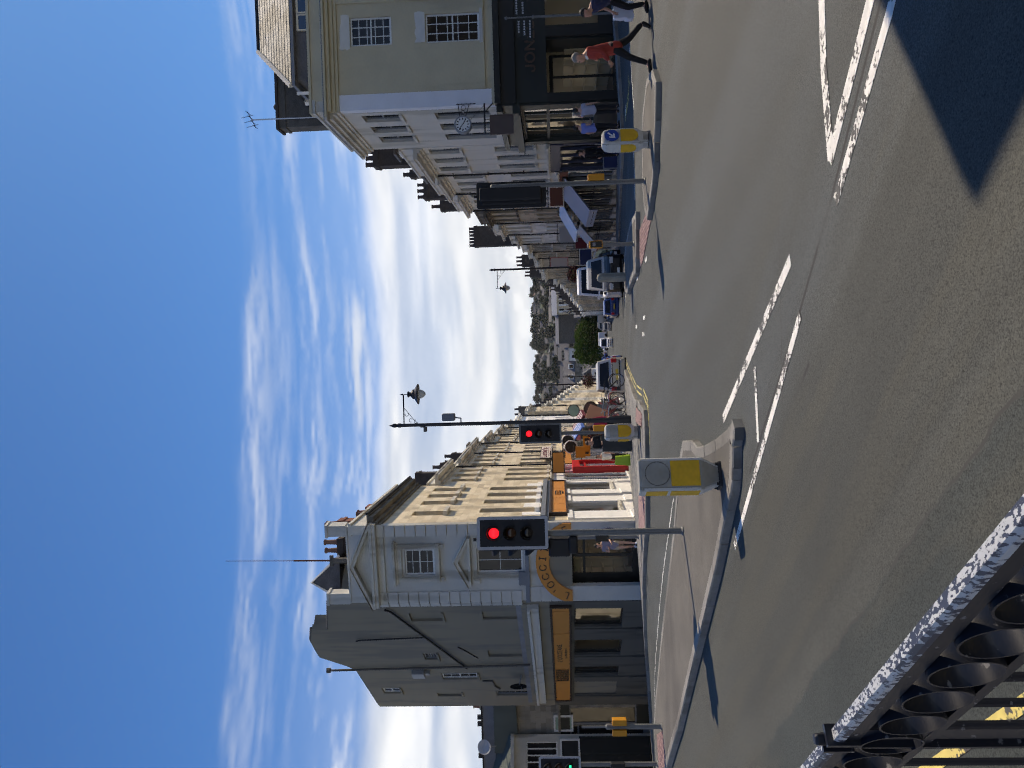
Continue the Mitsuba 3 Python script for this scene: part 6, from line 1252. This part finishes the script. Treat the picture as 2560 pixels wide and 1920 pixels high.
# two people looking into the corner shop window
person('person in a blue shirt with a dark shoulder bag facing the lit shop window', 8.25, 31.9, .11, -60, 1.72, dict(wrL=(.2, .2, 1.1), head=(0, .06, 1.61)), 'cloth_blue', 'cloth_black', 'hair_dark', sleeve='short')
person('person in a pale patterned top with one arm raised beside the shop window', 8.75, 31.3, .11, -30, 1.66, dict(elR=(-.3, .1, 1.4), wrR=(-.25, .22, 1.6), head=(0, .05, 1.62)), 'cloth_pale', 'cloth_black', 'hair_dark', sleeve='short')
person('person in dark clothes standing deep in the shade by the blue shop front', 8.3, 36.2, .11, 190, 1.72, {}, 'cloth_black', 'cloth_black', 'hair_dark')
# people on the sunlit pavement
kb, P, A = person('person in a long black coat reading beside the white bollard', -3.35, 31.6, .11, 165, 1.66, dict(head=(0, .09, 1.58), look=(0, 1, -.6), wrL=(.12, .26, 1.08), wrR=(-.10, .26, 1.10)), 'cloth_black', 'cloth_black', 'hair_brown', tophem=.5)
person('person with pale blond hair and a crimson top behind the white bollard', -2.75, 32.6, .11, 180, 1.62, dict(), 'cloth_crimson', 'cloth_black', 'hair_blond')
person('person in a white shirt stepping out of the dark shop door', -5.6, 45.5, .11, 150, 1.7, dict(knL=(.1, .12, .5)), 'cloth_white', 'cloth_black', 'hair_brown', sleeve='short')
BG = thing('carrier_bag', 'lime green carrier bag standing on the sunlit pavement', 'bag'); x, y = -4.25, 33.2; z = tz(x, y, .11)
m = mv(rot(trimesh.Trimesh(V * [1.0, 1, 1.25], bag.faces, process=False), 70), x, y, z + .31); part(BG, 'bag', m, 'bag_green', True)
PL = thing('notice_stand', 'dark chalkboard stand with a pale green notice behind the white bollard', 'notice stand'); x, y = -3.05, 29.4; z = tz(x, y, .11)
part(PL, 'board', cat([rot(bx(-.42, .42, -.02, .02, 0, 1.0), -8, (1, 0, 0)).apply_translation((x, y, z)), rot(bx(-.42, .42, -.02, .02, 0, 1.0), 8, (1, 0, 0)).apply_translation((x, y + .28, z))]), 'shop_dark'); part(PL, 'notice', rot(bx(-.02, .36, -.028, -.02, .52, .92), -8, (1, 0, 0)).apply_translation((x, y, z)), 'mint')

# ------------------------------------------------------------------ vehicles
def car(label, x, y, heading, paint, L=4.2, W=1.74, Hh=1.46, style='hatch', category='car', roofpaint=None, group=None, tilt=0.0, detail=True):
    k = thing('parked_car', label, category, group); z = tz(x, y)
    M = mat4(x, y, z, heading) @ trimesh.transformations.rotation_matrix(tilt, (1, 0, 0)); A = lambda m: apply(m, M)
    hl, hw = L / 2, W / 2; van = style == 'van'; suv = style == 'suv'
    gc = .24 if suv else .18; belt = Hh * (.60 if not van else .52)
    def hull(pts, r): return manifold3d.Manifold.batch_hull([sph(r, 12).translate(p) for p in pts])
    r = .09
    def sec(y_, w_, z0, z1): return [(sx_ * (w_ - r), y_, zz) for sx_ in (-1, 1) for zz in (z0 + r, z1 - r)]
    nose = belt - (.04 if suv else .14)
    body = hull(sec(-hl + r, hw * .90, gc, belt - .03) + sec(-hl + .30, hw, gc, belt) + sec(hl * .45, hw, gc, belt - .02) + sec(hl - .28, hw * .98, gc, nose - .05) + sec(hl - r, hw * .86, gc + .05, nose - .16), r)
    if van: cy0, cy1, ty0, ty1 = -hl + .06, hl * .62, -hl + .14, hl * .30
    elif style == 'saloon': cy0, cy1, ty0, ty1 = -hl + .55, hl * .50, -hl + 1.15, hl * .12
    else: cy0, cy1, ty0, ty1 = -hl + .06, hl * .50, -hl + (.22 if suv else .48), hl * .10
    cab = hull([(sx_ * (hw - .10), yy, belt - .06) for sx_ in (-1, 1) for yy in (cy0 + .05, cy1)] + [(sx_ * (hw * .80 - .04), yy, Hh - .07) for sx_ in (-1, 1) for yy in (ty0, ty1)], .06)
    wr = .34 if suv or van else .31; wy0, wy1 = -hl + .78, hl - .82
    for yy in (wy0, wy1):
        c = manifold3d.Manifold.cylinder(W + 1, wr + .05, circular_segments=24, center=True).rotate((0, 90, 0)).translate((0, yy, wr)); body = body - c + manifold3d.Manifold.cube((W * .6, wr * 2.2, wr * 1.6), True).translate((0, yy, gc + .35)) if False else body - c
    part(k, 'body', A(man(body)), paint, 30); part(k, 'cabin', A(man(cab)), roofpaint or paint, 30)
    part(k, 'underbody', A(bx(-hw * .8, hw * .8, -hl + .15, hl - .15, gc - .02, belt - .15)), 'black_matt')
    def quad(p, off, mat, nm, par=k, label=None):
        p = [np.array(q, float) for q in p]; n = np.cross(p[1] - p[0], p[2] - p[0]); n /= np.linalg.norm(n); c = sum(p) / 4
        if n @ (c - np.array([0, (cy0 + cy1) / 2, Hh * .6])) < 0: n = -n
        q = [a + n * off for a in p] + [a + n * (off - .03) for a in p]
        return part(par, nm, A(trimesh.Trimesh(np.array(q), np.array([(0, 1, 2), (0, 2, 3), (4, 6, 5), (4, 7, 6), (0, 5, 1), (0, 4, 5), (1, 6, 2), (1, 5, 6), (2, 7, 3), (2, 6, 7), (3, 4, 0), (3, 7, 4)]), process=False)), mat, label=label)
    bw, tw, bz, tzz = hw - .10, hw * .80 - .05, belt + .03, Hh - .09
    lerp = lambda a, b, t: a + (b - a) * t
    i0, i1 = .08, .93
    def wp(sx_, t, yb, yt): return (sx_ * lerp(bw, tw, t) , lerp(yb, yt, t), lerp(bz - .06, tzz, t))
    quad([wp(-.90, .12, cy1, ty1), wp(.90, .12, cy1, ty1), wp(.88, .95, cy1, ty1), wp(-.88, .95, cy1, ty1)], .068, 'glass_dark', 'windscreen')
    quad([wp(-.86, .14, cy0 + .05, ty0), wp(.86, .14, cy0 + .05, ty0), wp(.84, .92, cy0 + .05, ty0), wp(-.84, .92, cy0 + .05, ty0)], .068, 'glass_dark', 'rear_window')
    ym = lerp(cy0, cy1, .52)
    for sx_ in (-1, 1):
        for ya, yb2, ta, tb in ((cy0 + .28, ym - .05, ty0 + .12, ym - .05), (ym + .05, cy1 - .18, ym + .05, ty1 - .04)):
            if van and ya < ym - .5: continue
            quad([wp(sx_, .14, ya, ya), wp(sx_, .14, yb2, yb2), wp(sx_, .92, tb, tb), wp(sx_, .92, ta, ta)], .066, 'glass_dark', 'side_window')
        part(k, 'wing_mirror', A(rbx(sx_ * (hw + .02) - .08, sx_ * (hw + .02) + .08, cy1 - .35, cy1 - .2, belt + .02, belt + .17, .03)), paint if not suv else 'black_matt')
        part(k, 'tail_light', A(rbx(sx_ * (hw - .17) - .10, sx_ * (hw - .17) + .10, -hl - .015, -hl + .12, belt - (.30 if not suv else .35), belt - .04, .02)), 'tail_red')
        part(k, 'headlight', A(rbx(sx_ * (hw - .28) - .16, sx_ * (hw - .28) + .16, hl - .14, hl + .005, nose - .36, nose - .19, .02)), 'headlight')
        if detail:
            for yy in (wy0, wy1):
                kw = part(k, 'wheel', A(mv(rot(trimesh.creation.cylinder(wr, .2, sections=22), 90, (0, 1, 0)), sx_ * (hw - .11), yy, wr)), 'rubber', 40)
                part(kw, 'rim', A(mv(rot(trimesh.creation.cylinder(wr * .64, .02, sections=16), 90, (0, 1, 0)), sx_ * (hw - .005), yy, wr)), 'alloy', 40)
        else:
            for yy in (wy0, wy1): part(k, 'wheel', A(mv(rot(trimesh.creation.cylinder(wr, .2, sections=14), 90, (0, 1, 0)), sx_ * (hw - .11), yy, wr)), 'rubber')
    part(k, 'rear_bumper', A(rbx(-hw * .88, hw * .88, -hl - .05, -hl + .15, gc, gc + .26, .05)), 'black_matt' if suv else paint); part(k, 'number_plate', A(bx(-.26, .26, -hl - .022, -hl - .012 + .0, gc + .36, gc + .48)), 'plate_yellow'); part(k, 'number_plate', A(bx(-.26, .26, hl + .012, hl + .022, gc + .12, gc + .24)), 'plate_white')
    part(k, 'grille', A(rbx(-hw * .55, hw * .55, hl - .1, hl + .008, nose - .40, nose - .24, .02)), 'black_matt')
    if not van: part(k, 'trim_line', A(cat([bx(-hw * .8, hw * .8, -hl - .012, -hl + .02, belt - .10, belt - .06), bx(-hw * .85, hw * .85, -hl - .06, -hl - .04, gc + .27, gc + .31)])), 'black_matt')
    return k
car('silver hatchback with red tail lights parked by the left kerb behind the bicycles', -1.30, 43.0, 5, 'car_silver', 4.0, 1.70, 1.50)
car('dark off road car with pale windscreen pillars facing the photographer by the far island', 3.85, 43.0, 176, 'car_black', 4.5, 1.80, 1.78, 'suv', roofpaint='car_silver')
car('white roofed van behind the dark off road car', 4.05, 49.5, 176, 'car_white', 5.0, 1.9, 2.55, 'van', 'van')
car('small blue car driving away down the middle of the hill', 4.0, 80.0, 2, 'car_blue', 3.6, 1.66, 1.48)
car('dark car parked on the right beyond the white van', 5.8, 58.0, 178, 'car_black', 4.2, 1.75, 1.45, detail=False)
for i, (x, y, h, p, st, lab) in enumerate(((-1.4, 58, 3, 'car_red', 'hatch', 'red car just ahead of the silver hatchback'), (-1.3, 66, 3, 'car_blue', 'hatch', 'blue car parked on the left past the red one'), (-1.4, 75, 2, 'car_grey', 'saloon', 'grey car parked on the left below the white house'), (-1.4, 86, 2, 'car_black', 'hatch', 'black car parked far down the left kerb'),
        (-1.4, 98, 2, 'car_white', 'hatch', 'white car parked far down the left kerb'), (5.6, 96, 178, 'car_grey', 'hatch', 'grey car parked far down the right kerb'), (5.6, 108, 178, 'car_white', 'hatch', 'white car parked far down the right kerb'), (1.5, 150, 178, 'car_white', 'van', 'white van climbing far down the street'), (4.8, 165, 178, 'car_grey', 'hatch', 'small grey car near the bottom of the street'), (2.2, 205, 90, 'car_white', 'van', 'white van crossing below the big tree'), (6.5, 207, 90, 'car_silver', 'van', 'silver van crossing below the big tree'), (-2.5, 206, 90, 'car_blue', 'saloon', 'blue car crossing at the foot of the street'))):
    car(lab, x, y, h, p, style=st, L=4.9 if st == 'van' else 4.2, Hh=2.2 if st == 'van' else 1.46, category='van' if st == 'van' else 'car', detail=False)

def bicycle(label, x, y, heading, lean, paint):
    k = thing('bicycle', label, 'bicycle'); z = tz(x, y, .11)
    M = mat4(x, y, z, heading) @ trimesh.transformations.rotation_matrix(math.radians(lean), (1, 0, 0)); A = lambda m: apply(m, M)
    R = .34
    hubs = ((-.52, R), (.52, R))
    for hx, hz in hubs:
        t = trimesh.creation.torus(R - .02, .019, 32, 8); rot(t, 90, (1, 0, 0)); kw = part(k, 'wheel', A(mv(t, hx, 0, hz)), 'rubber', 40)
        part(kw, 'spokes', A(cat([rod((hx, 0, hz), (hx + (R - .03) * math.cos(a), 0, hz + (R - .03) * math.sin(a)), .003, 4) for a in np.arange(0, 2 * math.pi, math.pi / 9)] + [mv(rot(trimesh.creation.torus(R - .045, .009, 32, 5), 90, (1, 0, 0)), hx, 0, hz)])), 'steel')
        part(k, 'mudguard', A(tube([(hx + (R + .03) * math.cos(a), 0, hz + (R + .03) * math.sin(a)) for a in np.linspace(.3, 2.8, 12)], .018, 5)), paint)
    part(k, 'frame', A(cat([rod(a, b, .018, 8) for a, b in (((-.08, 0, .30), (-.20, 0, .80)), ((-.08, 0, .30), (.36, 0, .78)), ((-.18, 0, .74), (.34, 0, .86)), ((.34, 0, .90), (.40, 0, .66)), ((.40, .05, .66), (.52, .05, R)), ((.40, -.05, .66), (.52, -.05, R)), ((-.08, .04, .30), (-.52, .05, R)), ((-.08, -.04, .30), (-.52, -.05, R)), ((-.18, .03, .74), (-.52, .05, R)), ((-.18, -.03, .74), (-.52, -.05, R)))])), paint, 40)
    part(k, 'handlebar', A(cat([rod((.34, 0, .9), (.31, 0, 1.02), .015), tube([(.16, -.28, 1.03), (.26, -.2, 1.04), (.33, 0, 1.03), (.26, .2, 1.04), (.16, .28, 1.03)], .013, 6)])), 'steel', 40)
    part(k, 'saddle', A(man(hullof([((-.34, .07, .92), .03), ((-.34, -.07, .92), .03), ((-.08, 0, .92), .022)]))), 'bike_black', 40); part(k, 'seat_post', A(rod((-.2, 0, .8), (-.225, 0, .91), .013)), 'steel')
    part(k, 'chainset', A(cat([mv(rot(trimesh.creation.cylinder(.09, .01, sections=18), 90, (1, 0, 0)), -.08, .05, .30), rod((-.08, .07, .30), (.02, .07, .16), .011), rod((-.08, -.07, .30), (-.18, -.07, .44), .011), bx(-.02, .06, .06, .14, .14, .17), bx(-.22, -.14, -.14, -.06, .43, .46)])), 'bike_black')
    return k
bicycle('dark bicycle leaning at the kerb end of the parked bicycles', -1.75, 37.2, 205, 6, 'bike_black')
bicycle('red framed bicycle in the middle of the parked bicycles', -2.35, 35.4, 228, -9, 'bike_red')
bicycle('red framed bicycle nearest the black street lamp', -2.75, 34.2, 247, 8, 'bike_red')
bicycle('black bicycle behind the two red ones', -2.95, 36.6, 214, -6, 'bike_black')
k = thing('cycle_stand', 'steel hoop cycle stands between the parked bicycles', 'cycle stand')
for i, (x, y) in enumerate(((-2.05, 36.2), (-2.6, 35.0))):
    z = tz(x, y, .1); part(k, 'hoop', tube([(x - .35, y, z), (x - .35, y, z + .65), (x - .25, y, z + .75), (x + .25, y, z + .75), (x + .35, y, z + .65), (x + .35, y, z)], .025, 8), 'steel', 40)
k = thing('salmon_sign', 'slanted salmon pink sign board above the parked bicycles', 'shop sign'); x, y = -3.1, 41.0
sl_ = rot(bx(-.35, .35, -.03, .03, -.72, .72), 22, (0, 1, 0)); part(k, 'board', mv(sl_, x, y, .12), 'sign_salmon'); part(k, 'post', rod((x, y + .06, tz(x, y)), (x, y + .06, .6), .04), 'black_matt')
for lab, x, y, z, m in (('small round brown sign over the parked bicycles', -3.5, 40.4, .35, 'sign_brown'), ('round green sign high on the white house side', -5.6, 82, .6, 'mint'), ('ring shaped brown sign beside the salmon board', -2.75, 41.5, .62, 'sign_brown')):
    k = thing('round_sign', lab, 'round sign'); part(k, 'disc', mv(rot(trimesh.creation.cylinder(.30 if y < 50 else .55, .06, sections=20), 90, (1, 0, 0)), x, y, z), m, 40); part(k, 'rim', mv(rot(trimesh.creation.torus(.30 if y < 50 else .55, .045, 20, 6), 90, (1, 0, 0)), x, y, z), 'letter_dark'); part(k, 'arm', rod((x - (.6 if y < 50 else 1.6), y, z), (x - .2, y, z), .025, 6), 'black_matt')
k = thing('awning', 'red striped awning far along the sunlit shops', 'awning')
part(k, 'canopy', trimesh.Trimesh(np.array([FL.at(s, z, w) for s in (70, 77) for z, w in ((.9, .1), (.1, 1.7), (-.2, 1.7))]), np.array([(0, 1, 4), (0, 4, 3), (1, 2, 5), (1, 5, 4), (0, 2, 1), (3, 4, 5), (0, 5, 2), (0, 3, 5)]), process=False), 'maroon'); 
for a in (71, 73, 75): part(k, 'stripe', trimesh.Trimesh(np.array([FL.at(s, z, w) for s in (a, a + .4) for z, w in ((.91, .1), (.11, 1.71))]), np.array([(0, 1, 3), (0, 3, 2)]), process=False), 'sign_white')

# ------------------------------------------------------------------ foot of the street
def tree(name, label, x, y, z0, h, r, n, leaf, seed, mat='leaf', group=None, trunk=.25, cols=None):
    k = thing(name, label, 'tree', group); q = np.random.default_rng(seed)
    limbs = [tube([(x, y, z0 - .3), (x + .05 * h * .2, y, z0 + h * .25), (x, y + .1, z0 + h * .55)], [trunk, trunk * .7, trunk * .4], 8)]
    cl = []
    for i in range(max(5, n // 260)):
        a = q.uniform(0, 2 * math.pi); rr = r * math.sqrt(q.uniform(.02, 1)) * .75; zz = z0 + h * q.uniform(.30, .86); sc = 1 - .55 * max(0, (zz - z0) / h - .5) * 2 * (rr / r)
        c = np.array([x + rr * math.cos(a) * sc, y + rr * math.sin(a) * sc, zz]); cr = r * q.uniform(.26, .42)
        limbs.append(tube([(x, y, z0 + h * .3), (np.array([x, y, z0 + h * .4]) + c) / 2, c], [trunk * .4, trunk * .22, trunk * .08], 5)); cl.append(leaf_cloud(260, c, (cr, cr, cr * .8), leaf, seed * 77 + i))
    part(k, 'trunk', cat(limbs), 'soot_dim_stone'); part(k, 'crown', cat(cl), mat); return k
tree('street_tree', 'big dark green tree closing the end of the street', 2.4, 222, float(g(2.4, 222)) - 1.5, 10.2, 6.6, 13000, .34, 3, trunk=.4)
tree('street_tree', 'lower dark tree beside the big one at the right end of the street', 7.0, 226, float(g(7, 226)) - 1.5, 8.0, 3.6, 5000, .32, 4)
def block(name, label, x0, x1, y0, y1, zt, mat, roofm, rise, rows, wmat='glass_dark', group=None, axis='x', zb=-20, ww=1.0, step=2.6, wh=1.6):
    k = thing(name, label, 'building', group)
    f = Fr((x0, y0), (1, 0), (0, -1)); W_ = x1 - x0
    hs = [(c, z, c + ww, z + wh) for z in rows for c in np.arange(.8, W_ - ww - .4, step)]
    shell(k, f, [(0, zb), (W_, zb), (W_, zt), (0, zt)], hs, mat, back=y1 - y0, depth=.25)
    for a, b, c, d in hs: sash(k, f, a + .01, c - .01, b + .01, d - .01, detail=False, glass=wmat, w=-.12)
    if axis == 'x': part(k, 'roof', roof_gable(f, -.2, W_ + .2, zt, rise, .3, -(y1 - y0) - .3), roofm)
    else:
        V = np.array([(x0 - .2, y0 - .2, zt), (x1 + .2, y0 - .2, zt), ((x0 + x1) / 2, y0 - .2, zt + rise), (x0 - .2, y1, zt), (x1 + .2, y1, zt), ((x0 + x1) / 2, y1, zt + rise)]); part(k, 'roof', trimesh.Trimesh(V, np.array([(0, 1, 2), (3, 5, 4), (0, 2, 5), (0, 5, 3), (1, 4, 5), (1, 5, 2), (0, 3, 4), (0, 4, 1)]), process=False), roofm)
    return k
block('pale_house', 'tall pale house with two dark windows left of the big grey roof', -2.6, 1.2, 262, 272, -2.0, 'painted_white', 'slate', 1.2, (-7.4, -4.6), step=1.8)
block('dark_roof_house', 'long dark house with white dormers behind the tree', -20, -2.8, 268, 282, -4.0, 'grey_stone', 'slate', 3.6, (-7.2,), step=3.4)
for i in range(5):
    xx = -18.4 + 3.3 * i; part('dark_roof_house', 'dormer', cat([bx(xx, xx + 1.5, 268.6, 271, -3.6, -2.0)]), 'painted_white'); part('dark_roof_house', 'dormer_window', bx(xx + .3, xx + 1.2, 268.55, 268.62, -3.4, -2.3), 'glass_dark')
block('columned_building', 'pale yellow building with a row of columns at the end of the street', 11.5, 26, 255, 268, 1.2, 'bath_stone', 'lead', 1.6, (-3.2, .0 - 1.0), step=2.0, ww=.8)
for i in range(8): part('columned_building', 'column', lathe([(0, 0), (.32, 0), (.28, .2), (.25, 2.6), (.32, 2.8), (0, 2.8)], (12.2 + 1.9 * i, 254.6, -2.2), 10), 'painted_white', 40)
block('grey_roof_hall', 'broad plain grey roofed hall at the end of the street', 2.8, 11.3, 258, 275, .8, 'soot_dim_stone', 'slate', 1.0, ())
block('red_roof_house', 'low house with a terracotta roof peeping over the tree', 4.2, 8.6, 240, 247, -5.6, 'trim_stone', 'terracotta', 1.9, (), axis='y')
block('stone_block', 'pale stone block standing across the end of the shaded terrace', 9.3, 20, 221.5, 232, -4.6, 'pale_stone', 'slate', 1.5, (-8.6,), step=2.4)
block('dark_terrace', 'low dark terrace in front of the white dormers', -22, -3.5, 245, 255, -8.2, 'grey_stone', 'slate', 2.4, (-10.2,), step=2.6)
block('white_gabled_house', 'small white gabled building at the foot of the left terrace', -6.4, -4.2, 206, 214, -6.4, 'painted_white', 'slate', 2.0, (-8.8,), axis='y', ww=.7)
block('brick_hall', 'long brown brick hall behind the dark house', -60, -18, 330, 345, -4.5, 'red_brick', 'slate', 4, (-8,), step=3)
block('brick_hall', 'second brown hall farther right on the valley floor', 26, 60, 330, 345, -5, 'brown_stone', 'slate', 4, (-8,), step=3)

# ------------------------------------------------------------------ the far hill: houses and trees
def hz(x, y): return float(hill_z(np.array([x]), np.array([y]))[0])
hv = {}
for i, (wm, rm) in enumerate((('grey_stone', 'slate'), ('brown_stone', 'slate'), ('grey_stone', 'soot_dim_stone'), ('pale_stone', 'slate'), ('brown_stone', 'terracotta'), ('soot_dim_stone', 'slate'))):
    f = Fr((-5, -4), (1, 0), (0, -1))
    wall = cat([bx(-5, 5, -4, 4, -4, 5.5)] + [trimesh.Trimesh(np.array([(s, -4, 5.5), (s, 4, 5.5), (s, 0, 8.2)]), np.array([(0, 1, 2), (2, 1, 0)]), process=False) for s in (-5, 5)])
    V = np.array([(-5.3, -4.4, 5.3), (5.3, -4.4, 5.3), (5.3, 0, 8.4), (-5.3, 0, 8.4), (-5.3, 4.4, 5.3), (5.3, 4.4, 5.3)])
    roof = trimesh.Trimesh(V, np.array([(0, 1, 2), (0, 2, 3), (3, 2, 5), (3, 5, 4), (0, 4, 1), (1, 4, 5)]), process=False)
    win = cat([bx(c, c + 1.1, -4.06, -4.0, z, z + 1.4) for c in (-3.9, -1.6, .7, 2.9) for z in (.8, 3.5)]); chim = bx(3.4, 4.5, -.6, .6, 7.4, 9.8)
    hv[i] = {n: mikit.ply(m, mt) for n, m, mt in (('wall', wall, wm), ('roof', roof, rm), ('windows', win, 'glass_dark'), ('chimney', chim, 'soot_brick'))}
q = np.random.default_rng(21)
nH = 0
for (yy, xs, jit) in ((430, 70, 10), (520, 85, 20), (610, 95, 25), (720, 110, 25), (840, 125, 30), (960, 140, 35), (1080, 155, 40), (1210, 170, 40), (1340, 185, 45), (1450, 195, 40)):
    n = int(11 + yy / 110)
    for j in range(n):
        x = -xs + 2 * xs * (j + q.uniform(-.3, .3)) / (n - 1); y = yy + q.uniform(-jit, jit)
        if q.random() < .42: continue
        k = thing('hillside_house', 'small pale house among the trees on the far hillside', 'house', 'houses scattered over the far hillside')
        t = int(q.choice(6, p=(.26, .24, .16, .08, .10, .16))); M = mat4(x, y, hz(x, y), q.choice((0, 0, 12, -15, 80)), (q.uniform(1.0, 2.3), 1.1, q.uniform(1.0, 1.35)))
        for nm, src in hv[t].items(): same(k, nm, src, M)
        nH += 1
tv = []
for i in range(4):
    cl = []; qq = np.random.default_rng(100 + i)
    for j in range(9):
        a = qq.uniform(0, 6.28); rr = 3.4 * math.sqrt(qq.random()); cl.append(leaf_cloud(60, (rr * math.cos(a), rr * math.sin(a), qq.uniform(3.5, 9)), (2.4, 2.4, 1.9), .9, 900 + 10 * i + j))
    tv.append((mikit.ply(cat(cl), 'leaf_far'), mikit.ply(tube([(0, 0, -1), (0, 0, 5)], [.5, .25], 5), 'soot_dim_stone')))
nT = 0
for (yy, xs, n, s0) in ((430, 70, 8, .6), (560, 90, 14, .65), (660, 100, 18, .7), (780, 120, 26, .9), (900, 130, 30, 1.0), (1020, 150, 32, 1.1), (1150, 165, 36, 1.1), (1280, 180, 38, 1.2), (1400, 190, 40, 1.2), (1520, 200, 40, 1.3)):
    for j in range(n):
        x = -xs + 2 * xs * q.random(); y = yy + q.uniform(-40, 40); s = s0 * q.uniform(.6, 1.5)
        k = thing('hillside_tree', 'dark green tree among the houses on the far hillside', 'tree', 'trees scattered over the far hillside'); a, b = tv[int(q.integers(4))]; M = mat4(x, y, hz(x, y) - .5, q.uniform(0, 360), s); same(k, 'crown', a, M); same(k, 'trunk', b, M); nT += 1
for i in range(40):
    x = -230 + 460 * (i + q.uniform(-.4, .4)) / 39; y = 1840 + q.uniform(-40, 40); s = q.uniform(.5, 1.4)
    k = thing('skyline_tree', 'tree standing on the skyline of the far hill', 'tree', 'trees along the hill skyline'); a, b = tv[int(q.integers(4))]; M = mat4(x, y, hz(x, y) - .5, q.uniform(0, 360), (s * 1.4, s * 1.4, s)); same(k, 'crown', a, M); same(k, 'trunk', b, M)
print('houses', nH, 'trees', nT, 'entries', len(scene))
